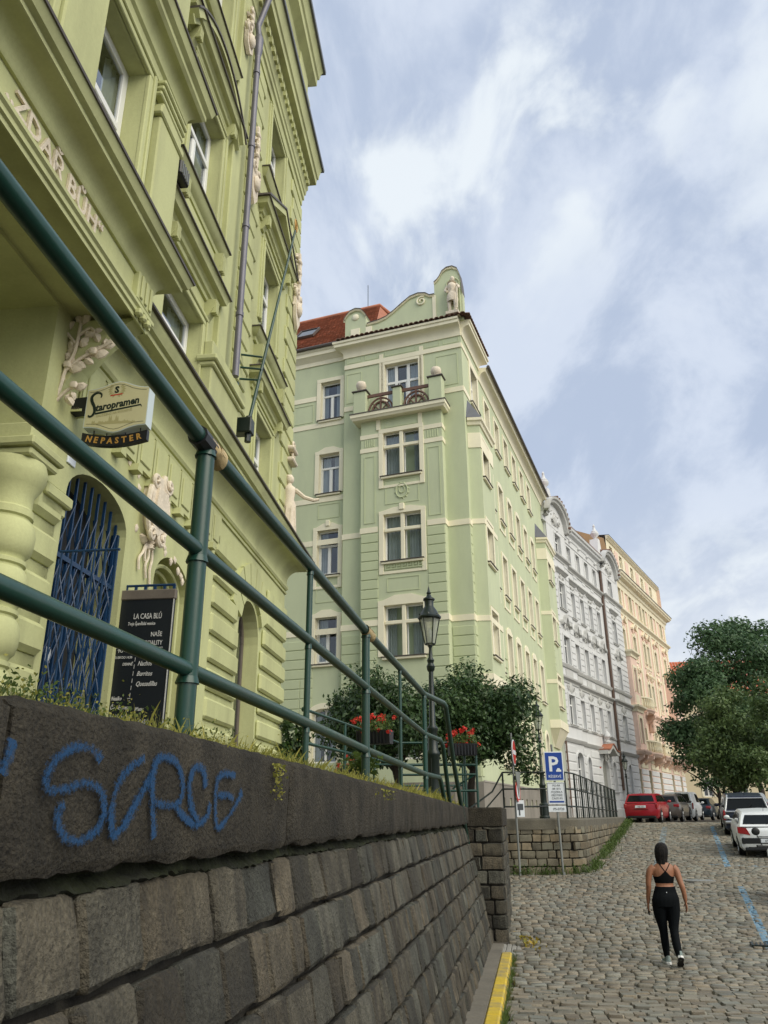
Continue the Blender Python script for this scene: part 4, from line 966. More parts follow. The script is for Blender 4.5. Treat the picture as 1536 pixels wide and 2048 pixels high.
# pilaster strips, pedestal, quoins
m = MB(); m.B(10.98, 11.42, -.02, .10, 9.3, 18.2, bev=.02); part('pilaster_strip', m, X['olive'], inn)
m = MB(); m.B(10.45, 11.95, -.02, .22, 7.7, 8.95, bev=.02)
for s0, s1, d, z0, z1 in ((10.40, 12.0, .27, 8.78, 8.86), (10.35, 12.05, .32, 8.86, 8.96), (10.5, 11.9, .20, 8.96, 9.3), (10.38, 12.02, .28, 7.7, 8.0)): m.B(s0, s1, -.02, d, z0, z1, bev=.02)
part('pedestal', m, X['olive'], inn)
z = 7.85
while z < 17.7:
    for s0, s1, d in ((12.02, 13.05, .045), (15.85, 17.035, .05)):
        if s0 < 13 and z < 9.1: continue
        e = .18 if int(z/.45) % 2 else 0
        m = MB(); m.B(s0, s1-(e if s0 < 13 else 0), -.02, d, z, z+.40, bev=.02) if s0 < 13 else m.B(s0+e, s1, -.4, d, z, z+.40, bev=.02)
        part('quoin_block', m, X['olive'], inn)
    z += .455
# stucco reliefs: capital, drop with mask, corner drop, figure
def drop(s, z0, z1, w, d, seed):
    q = MB(); rs = random.Random(seed); h = z1-z0
    spiral(q, -w*.28, h*.42, w*.26, 1.4, .06, -1, 0.5, r=w*.09, y=.05); spiral(q, w*.28, h*.42, w*.26, 1.4, .06, 1, 2.6, r=w*.09, y=.05)
    q.prism([(-w*.40, h*.36), (-w*.36, h*.12), (0, 0), (w*.36, h*.12), (w*.40, h*.36), (w*.2, h*.44), (-w*.2, h*.44)], -.08, .0, 'xz')
    q.ball((0, -.10, h*.25), w*.26, 10, sq=(1, .55, 1.3)); q.tube([(0, -.06, h*.44), (0, -.08, h*.75), (0, -.05, h*.98)], w*.09, 6)
    for i in range(22): leaf(q, rs.uniform(-.3, .3)*w, rs.uniform(.03, .98)*h, rs.uniform(.18, .34)*w, rs.uniform(0, 6.28), .09)
    for t in (.6, .72, .86): q.ball((0, -.08, h*t), w*.17, 8, sq=(1.2, .6, .8))
    part('stucco_drop', q, X['stucco'], inn, LM @ Matrix.Translation((s, -d, z0)), smooth=45)
drop(12.35, 13.75, 15.85, .55, .06, 11); drop(16.6, 13.6, 16.0, .62, .07, 12); drop(11.2, 16.55, 17.9, .50, .12, 13)
m = MB()   # draped woman on the corner, one arm stretched out
m.lathe([(.05, -.05), (.22, 0), (.24, .12), (.20, .5), (.17, .95), (.19, 1.15), (.13, 1.3), (.17, 1.5), (.16, 1.62), (.06, 1.70), (.055, 1.76)], 0, 0, 14)
for i in range(9): 
    a = i*.7; m.tube([(.21*math.cos(a), .21*math.sin(a), .03), (.19*math.cos(a+.2), .19*math.sin(a+.2), .5), (.165*math.cos(a+.3), .165*math.sin(a+.3), 1.1)], .028, 5)
m.ball((0, 0, 1.86), .12, 10, sq=(.9, 1, 1.15)); m.tube([(0, -.16, 1.56), (.08, -.38, 1.38), (.20, -.60, 1.34), (.25, -.72, 1.38)], [.06, .055, .045, .035], 7); m.tube([(0, .15, 1.56), (-.05, .20, 1.30), (.1, .15, 1.15)], [.06, .055, .045], 7)
m.lathe([(.0, 1.98), (.09, 1.96), (.11, 1.90)], 0, .02, 8)
part('statue', m, X['stucco'], inn, LM @ Matrix.Translation((16.6, -.10, 7.78)) @ Matrix.Scale(.92, 4), smooth=50)
for zz, w in ((9.95, .30), (10.25, .22)):
    m = MB(); m.B(16.5, 16.98, -.1, .20, zz, zz+.10, bev=.03); spiral(m, 16.8, zz+.20, .12, 1.2, .05, 1, 0, r=.035, y=.1); part('canopy_ornament', m, X['stucco'], inn, smooth=40)
# main cornice, dentils, attic storey and its cornice
mc = [(0, 17.95), (.04, 17.95), (.05, 18.15), (.09, 18.18), (.09, 18.35), (.12, 18.38), (.14, 18.55), (.17, 18.6)]+[(.17+.10*(1-math.cos(R(t))), 18.78+.14*math.sin(R(t))) for t in (0, 30, 60, 90)]+[(.36, 18.95), (.37, 19.15), (.41, 19.18), (.43, 19.35), (.46, 19.5), (.50, 19.6), (0, 19.75)]
m = MB(); m.sweep([(-4, .0), (16.98, .0), (16.98, -4)], mc); part('main_cornice', m, X['olive'], inn, smooth=30)
m = MB(); m.sweep([(-4, .0), (17.0, .0), (17.0, -4)], [(.4, 19.58), (.54, 19.58), (.55, 19.66), (.1, 19.80)]); part('gutter', m, X['zinc'], inn)
m = MB(); s = 8.0
while s < 16.95: m.B(s, s+.13, .05, .235, 18.62, 18.80); s += .24
tag(part('dentil_row', m, X['olive'], inn), kind='stuff')
m = MB(); m.sweep([(-4, 0), (16.5, 0), (16.5, -.4)], [(0, 20.9), (.1, 20.95), (.13, 21.1), (.22, 21.2), (.24, 21.32), (0, 21.38)]); m.B(15.9, 16.95, -.3, .10, 19.7, 22.7, bev=.02); m.B(12.0, 12.9, -.1, .10, 19.7, 22.7, bev=.02); part('attic_cornice', m, X['olive'], inn)
m = MB(); m.sweep([(-4, 0), (16.95, 0), (16.95, -4)], [(0, 22.3), (.05, 22.3), (.07, 22.5), (.12, 22.55), (.30, 22.68), (.31, 22.95), (.36, 23.0), (.40, 23.25), (.46, 23.4), (0, 23.6)]); part('roof_cornice', m, X['olive'], inn, smooth=30)
m = MB(); m.sweep([(-4, 0), (16.97, 0), (16.97, -4)], [(.40, 23.4), (.52, 23.4), (.53, 23.52), (.1, 23.64)]); part('roof_gutter', m, X['zinc'], inn)
m = MB(); m.tube([(11.72, -.20, 9.35), (11.72, -.20, 17.6), (11.70, -.17, 18.0), (11.70, -.5, 19.3)], .062, 12)
for z in (10.6, 12.6, 14.6, 16.6): m.tube([(11.72, -.20, z), (11.72, -.20, z+.08)], .076, 12)
m.lathe([(.062, 17.1), (.09, 17.25), (.10, 17.6), (.07, 17.7)], 11.72, -.20, 12)
part('drainpipe', m, X['pipe'], inn, smooth=35)
# ================================================================ sage-green hotel on the corner
HF = frame(3.48, 30, 0, 110.05)     # left front: s runs from left (negative) to the corner (0)
HS = frame(3.48, 30, 0, 20.05)      # street front
hot = thing('corner_hotel', 'tall sage green corner house with cream trim and a niche statue on its gable', 'building', HF)
m = MB()
RW = [(7.95, 10.0), (11.85, 13.9), (15.65, 17.75)]
wc = -6.43
wing = [(wc-.5, wc+.5, z0, z1, 0, .25) for z0, z1 in ((19.3, 21.3), (15.6, 17.55), (11.8, 13.85), (8.0, 10.0))]+[(wc-.55, wc+.55, 4.1, 5.95, .25, .25)]
wing += [(a-2.9, b-2.9, c, d, e, f) for a, b, c, d, e, f in wing]
wall_holes(m, -13, -5.6, 1.8, 22.6, -.3, wing, 0, 1)
m.Q([(-5.6, -.3, 1.8), (-5.6, 0, 1.8), (-5.6, 0, 22.6), (-5.6, -.3, 22.6)])
wall_holes(m, -5.6, 0, 1.8, 22.6, 0, [(-3.62, -2.02, 18.75, 21.4, 0, .25)], 0, 1)
wall_holes(m, -4.6, -.92, 1.8, 18.45, .42, [(-3.57, -1.93, a, b, 0, .26) for a, b in RW]+[(-3.3, -2.2, 4.1, 5.95, .25, .25)], 0, 1)
for s in (-4.6, -.92): m.Q([(s, 0, 1.8), (s, .42, 1.8), (s, .42, 18.45), (s, 0, 18.45)])
m.Q([(-13, -.3, 1.8), (-13, -12, 1.8), (-13, -12, 22.6), (-13, -.3, 22.6)])
part('front_wall', m, [X['sage'], X['cream']], hot, HF)
m = MB()
cols = [4.5, 6.7, 8.9, 11.1, 13.3, 15.5]
R4 = [(19.25, 20.95), (15.55, 17.35), (11.75, 13.7), (7.95, 9.95)]
hs_ = [(c-.5, c+.5, a, b, 0, .24) for c in cols for a, b in R4]+[(c-.45, c+.45, 4.05, 5.85, .42, .24) for c in cols]+[(1.35, 2.65, 19.5, 21.35, 0, .24)]
wall_holes(m, 0, 20.9, 1.8, 22.2, 0, hs_, 0, 1)
m.Q([(20.9, 0, 1.8), (20.9, -10, 1.8), (20.9, -10, 22.2), (20.9, 0, 22.2)])
def oriel(s0, s1, zb, zt, d=.5, wins=()):
    wall_holes(m, s0, s1, zb, zt, d, [(a, b, c, e, 0, .24) for a, b, c, e in wins], 0, 1)
    for s, t in ((s0, s0-.14), (s1, s1+.14)): m.Q([(s, d, zb), (t, 0, zb), (t, 0, zt), (s, d, zt)])
    m.Q([(s0-.14, 0, zb), (s0, d, zb), (s1, d, zb), (s1+.14, 0, zb)])
OW = [(15.5, 17.3), (11.75, 13.6), (7.95, 9.95)]
oriel(.50, 2.85, 6.9, 18.0, .5, [(.78, 1.95, a, b) for a, b in OW]); oriel(17.25, 20.4, 6.9, 18.0, .55, [(17.6, 18.9, a, b) for a, b in OW])
part('street_wall', m, [X['sage'], X['cream']], hot, HS)
# oriel hats and feet
for s0, s1, d in ((.50, 2.85, .5), (17.25, 20.4, .55)):
    m = MB(); m.v += [(s0-.30, 0, 18.15), (s0-.06, -d-.14, 18.15), (s1+.06, -d-.14, 18.15), (s1+.3, 0, 18.15), (s0+.1, 0, 19.2), (s0+.35, -.12, 19.05), (s1-.35, -.12, 19.05), (s1-.1, 0, 19.2)]
    m.f += [(0, 1, 5, 4), (1, 2, 6, 5), (2, 3, 7, 6), (4, 5, 6, 7)]; m.m += [0]*4; part('oriel_roof', m, X['zinc'], hot, HS)
    pth = [(s0-.14, 0), (s0, d), (s1, d), (s1+.14, 0)]
    m = MB(); m.sweep(pth, [(0, 17.80), (.06, 17.82), (.09, 17.95), (.16, 18.0), (.17, 18.12), (0, 18.17)]); part('oriel_cornice', m, X['cream'], hot, HS)
    m = MB(); m.sweep(pth, [(0, 16.75), (.03, 16.75), (.03, 17.45), (0, 17.45)]); part('oriel_frieze', m, X['cream'], hot, HS)
    m = MB(); m.sweep(pth, [(0, 6.75), (.04, 6.75), (.04, 7.2), (0, 7.2)]); m.v += [(s0-.14, 0, 6.75), (s0, -d, 6.75), (s1, -d, 6.75), (s1+.14, 0, 6.75), (s0+.5, 0, 5.75), (s0+.6, -.08, 5.75), (s1-.6, -.08, 5.75), (s1-.5, 0, 5.75)]
    n = len(m.v)-8; m.f += [tuple(n+i for i in q) for q in ((0, 1, 5, 4), (1, 2, 6, 5), (2, 3, 7, 6), (4, 5, 6, 7))]; m.m += [0]*4
    part('oriel_corbel', m, X['cream'], hot, HS)
    for zz in (13.3, 9.25):
        m = MB(); m.sweep(pth, [(0, zz), (.025, zz), (.025, zz+.22), (0, zz+.22)]); part('string_band', m, X['cream'], hot, HS)
# windows
bs = [('sill', sill_mesh(1.64, .16, .10)), ('surround', surround_mesh(1.64, 2.05, .20, .05, head=.0, foot=.55))]
bs1 = [('sill', sill_mesh(1.64, .16, .10)), ('surround', surround_mesh(1.64, 2.05, .26, .05, head=.14))]
bs2 = [('sill', sill_mesh(1.64, .16, .10)), ('surround', surround_mesh(1.64, 2.05, .20, .05, head=.08, foot=.55, key=.22))]
for i, (a, b) in enumerate(RW): add_window(hot, HF, -2.75, a, 1.64, b-a, (bs1, bs2, bs)[i], d=.42, style='cross', depth=.2, seed=i)
tp = [('surround', surround_mesh(1.6, 2.65, .18, .04))]
add_window(hot, HF, -2.82, 18.75, 1.6, 2.65, tp, style='three', depth=.2, seed=9)
ws = [('sill', sill_mesh(1.0)), ('surround', surround_mesh(1.0, 2.0, .2, .05))]
ws1 = [('sill', sill_mesh(1.0)), ('surround', surround_mesh(1.0, 1.95, .2, .05, head=.12))]
ws2 = [('sill', sill_mesh(1.0)), ('surround', surround_mesh(1.0, 2.05, .2, .05, head=.12, key=.2, foot=.6))]
ws3 = [('surround', surround_mesh(1.1, 1.85, .22, .05, rise=.25))]
for dx_ in (0, -2.9):
    for k, (z0, h, ex) in enumerate(((19.3, 2.0, ws), (15.6, 1.95, ws1), (11.8, 2.05, ws2), (8.0, 2.0, ws1))): add_window(hot, HF, wc+dx_, z0, 1.0, h, ex, d=-.3, style='t', depth=.2, seed=k)
    add_window(hot, HF, wc+dx_, 4.1, 1.1, 1.85, ws3, d=-.3, rise=.25, style='tt', depth=.2)
add_window(hot, HF, -2.75, 4.1, 1.1, 1.85, ws3, d=.42, rise=.25, style='tt', depth=.2)
RK = dict(depth=.2, style='t', t=.06)
se = [[('sill', sill_mesh(1.0)), ('surround', surround_mesh(1.0, 1.7, .16, .05))], [('sill', sill_mesh(1.0)), ('surround', surround_mesh(1.0, 1.8, .16, .05, head=.1, foot=.55))],
      [('sill', sill_mesh(1.0)), ('surround', surround_mesh(1.0, 1.95, .16, .05, foot=.65))], [('sill', sill_mesh(1.0)), ('surround', surround_mesh(1.0, 2.0, .18, .05, head=.14))]]
ga = [('sill', sill_mesh(.9)), ('surround', surround_mesh(.9, 1.8, .2, .05, rise=.42))]
for c in cols:
    for k, (a, b) in enumerate(R4): add_window(hot, HS, c, a, 1.0, b-a, se[k], seed=k, **RK)
    add_window(hot, HS, c, 4.05, .9, 1.8, ga, rise=.42, style='tt', depth=.2)
add_window(hot, HS, 2.0, 19.5, 1.3, 1.85, [('sill', sill_mesh(1.3)), ('surround', surround_mesh(1.3, 1.85, .18, .05))], **RK)
os_ = [('sill', sill_mesh(1.17)), ('surround', surround_mesh(1.17, 1.8, .14, .04))]
for a, b in OW:
    add_window(hot, HS, 1.365, a, 1.17, b-a, os_, d=.5, **RK); add_window(hot, HS, 18.25, a, 1.3, b-a, [('sill', sill_mesh(1.3)), ('surround', surround_mesh(1.3, 1.8, .14, .04))], d=.55, **RK)
# cream bands
def band(FM, pth, z, h=.24, th=.03, nm='string_band', mt='cream'):
    q = MB(); q.sweep(pth, [(0, z), (th, z), (th, z+h), (0, z+h)]); part(nm, q, X[mt], hot, FM)
for z in (9.22, 13.18):
    band(HF, [(-13, -.3), (-5.6, -.3), (-5.6, 0), (-4.6, 0), (-4.6, .42), (-3.83, .42)], z); band(HF, [(-1.67, .42), (-.92, .42), (-.92, 0), (0, 0)], z)
    band(HS, [(0, 0), (.36, 0)], z)
band(HF, [(-13, -.3), (-5.6, -.3)], 18.95); band(HF, [(-13, -.3), (-6.9-.25, -.3)], 20.4); band(HF, [(-13, -.3), (-5.6, -.3)], 15.2)
band(HF, [(-5.6, 0), (-4.9, 0)], 19.35); band(HF, [(-.95, 0), (0, 0)], 19.35); band(HS, [(0, 0), (1.1, 0)], 19.35); band(HF, [(-5.6, 0), (0, 0)], 21.55, .22, .05); band(HS, [(0, 0), (3.2, 0)], 21.55, .22)
for z in (16.9, 17.55): band(HF, [(-4.6, 0), (-4.6, .42), (-3.75, .42)], z, .2); band(HF, [(-1.75, .42), (-.92, .42), (-.92, 0)], z, .2)
for s in (-3.78, -1.86):
    q = MB(); q.B(s-.09, s+.09, .40, .47, 17.9, 18.4); q.B(s-.09, s+.09, 0, .04, 18.75, 22.0); part('vertical_strip', q, X['cream'], hot, HF)
for z in (9.3, 13.25): band(HS, [(3.0, 0), (17.1, 0)], z+.0, .0001, .0001) if False else None
# rendered bands (channelled rustication), each its own slab
def slab(FM, s0, s1, d, z0, z1, th=.03):
    q = MB(); q.B(s0, s1, d-.02, d+th, z0, z1, bev=.014); part('rendered_band', q, X['sage_band'], hot, FM)
z = 9.55
while z < 13.0:
    slab(HF, -4.58, -3.82, .42, z, z+.36); slab(HF, -1.68, -.93, .42, z, z+.36); slab(HS, 17.3, 17.62, .55, z, z+.36, .02); slab(HS, .02, .34, 0, z, z+.36, .02) ; z += .40
z = 3.45
while z < 9.0:
    blk = z < 7.4
    for FM, a, b, d in ((HF, -9.5, -7.0, -.3), (HF, -5.82, -5.62, -.3), (HF, -5.58, -4.63, 0), (HF, -4.58, -3.9, .42), (HF, -1.6, -.93, .42), (HF, -.88, -.02, 0), (HS, .04, .36, 0), (HS, 3.05, 3.75, 0)):
        if z > 6.0 and a < -5: pass
        if blk and (b-a) > 1.5:
            t = a+(.6 if int(z*10) % 2 else 0)
            while t < b: slab(FM, t, min(t+.95, b), d, z, z+.36); t += .98
        else: slab(FM, a, b, d, z, z+.36)
    for c0, c1 in zip(cols[:-1], cols[1:]):
        slab(HS, c0+.78, c1-.78, 0, z, z+.36)
    z += .40
# long low panels over the street front, aprons with a sunk border
def panel(FM, s0, s1, z0, z1, d, nm='plaster_panel'):
    q = MB(); w = .035
    q.B(s0, s1, d-.01, d+.018, z0, z0+w); q.B(s0, s1, d-.01, d+.018, z1-w, z1); q.B(s0, s0+w, d-.01, d+.018, z0+w, z1-w); q.B(s1-w, s1, d-.01, d+.018, z0+w, z1-w); part(nm, q, X['sage_band'], hot, FM)
for s0, s1, z0, z1, d in ((-4.45, -3.95, 13.6, 16.7, .42), (-1.6, -1.05, 13.6, 16.7, .42), (-3.5, -2.0, 14.35, 15.45, .42), (-3.5, -2.0, 17.95, 18.35, .42), (-5.5, -4.75, 19.75, 21.3, 0), (-1.2, -.2, 19.75, 21.3, 0), (-5.5, -4.75, 21.85, 22.3, 0), (-4.6, -3.95, 21.85, 22.3, 0), (-3.6, -2.1, 21.85, 22.3, 0), (-1.7, -1.0, 21.85, 22.3, 0), (-.85, -.1, 21.85, 22.3, 0), (-3.45, -2.05, 10.55, 11.15, .42), (-8.3, -7.3, 19.3, 20.25, -.3), (-6.95, -5.9, 14.4, 15.1, -.3), (-6.95, -5.9, 10.6, 11.2, -.3)):
    panel(HF, s0, s1, z0, z1, d)
q = MB()   # wreath
q.tube([(-2.75+.26*math.cos(R(t)), -.44, 14.9+.32*math.sin(R(t))) for t in range(0, 360, 24)], .03, 6, closed=True); q.tube([(-2.75+.12*math.cos(R(t)), -.44, 14.95+.16*math.sin(R(t))) for t in range(0, 360, 30)], .02, 6, closed=True)
for t in range(0, 360, 30): leaf(q, -2.75+.27*math.cos(R(t)), 14.9+.33*math.sin(R(t)), .12, R(t+60), .04)
for v_ in range(len(q.v)):
    x_, y_, z_ = q.v[v_]; q.v[v_] = (x_, y_-.42 if y_ > -.2 else y_, z_)
part('wreath', q, X['sage_band'], hot, HF)
for s0, s1 in ((-4.45, -3.95), (-1.6, -1.05)):
    for i in range(5):
        q = MB(); t = s0+.02+(s1-s0)*i/5; q.B(t, t+.05, .41, .445, 17.15, 17.5, bev=.01); part('flute', q, X['sage_band'], hot, HF)
q = MB(); x = -3.5   # meander frieze
while x < -2.05:
    for a, b, c, e in ((0, .22, 0, .035), (0, .035, .035, .24), (0, .18, .24, .275), (.145, .18, .10, .24), (.07, .145, .10, .135)): q.B(x+a, x+b, .46, .48, 11.48+c, 11.48+e)
    x += .235
tag(part('meander_frieze', q, X['sage_band'], hot, HF), kind='stuff')
# main cornice, curved gables, coping tiles
mcp = [(0, 22.15), (.05, 22.15), (.06, 22.3)]+[(.06+.30*(1-math.cos(R(t))), 22.3+.32*math.sin(R(t))) for t in (20, 45, 70, 90)]+[(.40, 22.64), (.41, 22.78), (.46, 22.8), (.47, 22.9), (0, 22.95)]
q = MB(); q.sweep([(-5.6, -.3), (-5.6, 0), (0, 0)], mcp); part('main_cornice', q, X['cream'], hot, HF, smooth=30)
q = MB(); q.sweep([(0, 0), (3.2, 0), (3.2, -.2)], mcp); part('main_cornice', q, X['cream'], hot, HS, smooth=30)
ev = [(0, 21.55), (.04, 21.55), (.05, 21.75)]+[(.05+.30*(1-math.cos(R(t))), 21.75+.30*math.sin(R(t))) for t in (20, 45, 70, 90)]+[(.38, 22.1), (.40, 22.22), (.45, 22.25), (0, 22.3)]
q = MB(); q.sweep([(3.2, 0), (20.9, 0)], ev); part('eaves_cornice', q, X['cream'], hot, HS, smooth=30)
q = MB(); q.tube([(3.2, -.50, 22.28), (20.9, -.50, 22.28)], .08, 8); part('gutter', q, X['tin'], hot, HS)
q = MB(); q.sweep([(-13, -.3), (-5.6, -.3)], [(0, 22.3), (.05, 22.3), (.06, 22.5), (.25, 22.7), (.30, 22.72), (.30, 22.9), (.36, 22.95), (.36, 23.05), (0, 23.1)]); part('eaves_cornice', q, X['cream'], hot, HF)
q = MB(); q.tube([(-13, -.12, 23.1), (-5.5, -.12, 23.1)], .085, 8); part('gutter', q, X['tin'], hot, HF)
def ctile():
    t = MB(); K = 8
    for i in range(K+1):
        a = math.pi*i/K
        for y, z in ((-.42, -.06), (.16, .06)): t.v.append((.115*math.cos(a), y, z+.085*math.sin(a)))
        for y, z in ((-.42, -.06), (.16, .06)): t.v.append((.092*math.cos(a), y, z+.065*math.sin(a)))
    for i in range(K):
        for a, b in ((0, 1), (3, 2), (2, 0)): t.f.append((i*4+a, i*4+b, i*4+4+b, i*4+4+a)); t.m.append(0)
    return t.mesh('coping_tile', X['cope'], smooth=50)
ct = ctile(); s = -5.75
while s < .45: put('coping_tile', ct, hot, HF @ Matrix.Translation((s, -.12, 23.0))); s += .24
s = -.3
while s < 3.4: put('coping_tile', ct, hot, HS @ Matrix.Translation((s, -.12, 23.0))); s += .24
def gable(FM, poly, th=.35, d=.10, nm='gable'):
    q = MB(); q.prism(poly, -d, th-d, 'xz'); part(nm, q, X['sage'], hot, FM)
big = [(-4.45, 22.9), (-4.45, 23.75), (-4.2, 23.78), (-3.9, 23.8), (-3.5, 23.9), (-3.1, 24.15), (-2.7, 24.45), (-2.3, 24.72), (-1.9, 24.8), (-1.55, 24.72), (-1.35, 24.55), (-1.12, 24.55)]
tall = [(-1.12, 22.9), (-1.12, 25.2), (-.98, 25.3), (-.86, 25.45), (-.72, 25.72), (-.5, 25.86), (-.22, 25.86), (0, 25.7), (.1, 25.4), (.16, 24.9), (.2, 24.3), (.2, 22.9)]
gable(HF, big+[(-1.12, 22.9)]); gable(HF, tall)
small = [(-5.55, 22.9), (-5.55, 24.15), (-5.62, 24.2), (-5.5, 24.4), (-5.3, 24.62), (-5.02, 24.7), (-4.75, 24.62), (-4.58, 24.4), (-4.46, 24.2), (-4.5, 24.15), (-4.5, 22.9)]
gable(HF, small, .5, .14)
gable(HS, [(.16, 22.9), (.16, 24.6), (.35, 24.5), (.6, 24.2), (.9, 23.85), (1.4, 23.6), (2.2, 23.45), (2.2, 22.9)], .3, .06)
gable(HS, [(2.35, 22.9), (2.35, 23.7), (2.55, 24.0), (2.8, 24.05), (3.0, 23.9), (3.15, 23.6), (3.15, 22.9)], .4, .1)
def coping(FM, pts, d, w=.13, mt='cream', nm='gable_coping', back=.4):
    q = MB()
    for a, b in zip(pts[:-1], pts[1:]):
        q.v += [(a[0], -d, a[1]), (b[0], -d, b[1]), (b[0], -d, b[1]-w), (a[0], -d, a[1]-w), (a[0], back-d, a[1]), (b[0], back-d, b[1])]
        n = len(q.v)-6; q.f += [(n, n+1, n+2, n+3), (n, n+1, n+5, n+4), (n+2, n+3, n, n+1)]; q.m += [0, 0, 0]
    part(nm, q, X[mt], hot, FM)
up_ = lambda P, k=.02: [(a, b+k) for a, b in P]
coping(HF, up_(big[1:]), .15); coping(HF, up_(tall[1:-1]), .15); coping(HF, up_(small[1:-1]), .20, back=.56)
for P, d in ((big[1:], .17), (tall[1:-1], .17), (small[1:-1], .22)):
    q = MB()
    for a, b in zip(P[:-1], P[1:]): q.prism([(a[0], a[1]+.02), (b[0], b[1]+.02), (b[0], b[1]+.055), (a[0], a[1]+.055)], -d, .35, 'xz')
    part('gable_flashing', q, X['tin'], hot, HF)
q = MB(); q.B(-1.22, -1.06, .08, .14, 23.0, 24.5); q.B(-4.5, -4.2, .08, .14, 23.0, 23.6); q.B(-5.25, -4.8, .13, .18, 23.0, 23.6); part('vertical_strip', q, X['cream'], hot, HF)
q = MB(); spiral(q, -1.75, 24.35, .26, 1.5, .04, 1, R(60), r=.05, y=.12); part('gable_scroll', q, X['cream'], hot, HF, smooth=50)
q = MB(); q.ball((-5.02, -.15, 24.25), .18, 10, sq=(1, .4, 1)); part('gable_disc', q, X['cream'], hot, HF, smooth=50)
# niche and statue of a youth
q = MB()
P = [(-.52+.0, 23.2), (-.52, 24.9)]+[(-.22+.30*math.cos(R(t)), 24.9+.30*math.sin(R(t))) for t in range(165, -1, -15)]+[(.08, 23.2)]
for a, b in zip(P[:-1], P[1:]): q.add([(a[0], -.12, a[1]), (b[0], -.12, b[1]), (b[0], -.10, b[1]), (a[0], -.10, a[1])], [(0, 1, 2, 3)])
q.tube([(a, -.125, b) for a, b in P], .035, 6); part('niche_moulding', q, X['sage_band'], hot, HF, smooth=40)
statm = MB()
def limb(pts, rr, n=8): statm.tube(smooth_path(pts, 4), [rr[min(int(i/4), len(rr)-2)]+(rr[min(int(i/4)+1, len(rr)-1)]-rr[min(int(i/4), len(rr)-2)])*((i % 4)/4) for i in range(len(pts)*4-3)], n)
limb([(-.12, 0, 0), (-.14, -.05, .45), (-.10, 0, .9)], [.075, .085, .13]); limb([(.14, -.05, 0), (.17, -.14, .45), (.08, 0, .9)], [.075, .085, .13])
limb([(0, 0, .80), (0, 0, 1.1), (.0, -.02, 1.4), (0, 0, 1.58)], [.20, .17, .22, .12], 10); statm.ball((.04, -.03, 1.80), .125, 10, sq=(.9, 1, 1.2))
limb([(-.2, 0, 1.48), (-.30, -.06, 1.22), (-.16, -.22, 1.05)], [.075, .065, .05]); limb([(.2, 0, 1.48), (.34, -.08, 1.28), (.30, -.28, 1.12)], [.075, .065, .05])
statm.lathe([(.24, .55), (.27, .7), (.23, .95), (.19, 1.05)], 0, 0, 12); statm.box(-.28, .3, -.22, .22, -.14, 0)
statm.tube([(.28, -.3, 0), (.30, -.3, 1.15)], .035, 6)
part('statue', statm, X['stucco'], hot, HF @ Matrix.Translation((-.22, -.34, 23.18)), smooth=60)
# balcony
q = MB(); q.sweep([(-4.9, 0), (-4.9, .72), (-.72, .72), (-.72, 0)], [(-.7, 18.40), (0, 18.40), (.04, 18.48), (.08, 18.52), (.08, 18.68), (-.7, 18.68)]); q.B(-4.9, -.72, 0, .72, 18.42, 18.66); part('balcony_slab', q, X['cream'], hot, HF)
q = MB(); q.sweep([(-4.9, 0), (-4.9, .72), (-.72, .72), (-.72, 0)], [(0, 18.685), (.11, 18.68), (.11, 18.715), (0, 18.73)]); part('balcony_flashing', q, X['tin'], hot, HF)
for a, b, t in ((-4.85, -4.25, 19.8), (-3.0, -2.62, 19.7), (-1.35, -.76, 19.85)):
    q = MB(); q.B(a, b, .30, .76, 18.72, t, bev=.02); part('balcony_pier', q, X['sage'], hot, HF)
    q = MB(); q.B(a-.06, b+.06, .24, .82, t, t+.06, bev=.01); part('pier_cap', q, X['tin'], hot, HF)
for x in (-4.55, -1.05):
    q = MB(); q.lathe([(.10, 19.88), (.09, 19.95), (.20, 20.05), (.24, 20.2), (.20, 20.36), (.0, 20.44)], x, -.55, 14); part('stone_ball', q, X['stucco'], hot, HF, smooth=60)
for a, b in ((-4.25, -3.0), (-2.62, -1.35)):
    c = (a+b)/2; q = MB(); q.B(a, b, .50, .58, 19.52, 19.66); q.B(c-.04, c+.04, .51, .57, 18.75, 19.52)
    for r0 in (.56, .40): q.tube([(c+r0*math.cos(R(t)), -.54, 18.78+r0*1.15*math.sin(R(t))) for t in range(0, 181, 15)], .045, 6)
    for t in (45, 135): q.tube([(c+.12*math.cos(R(t)), -.54, 18.85), (c+.54*math.cos(R(t)), -.54, 18.78+.62*math.sin(R(t)))], .03, 6)
    q.B(a, b, .50, .58, 18.74, 18.80); part('balcony_railing', q, X['brown_rail'], hot, HF, smooth=40)
    q = MB(); q.ball((c, -.42, 18.95), .42, 12, sq=(1, .25, .9)); part('balcony_infill', q, X['sage'], hot, HF, smooth=60)
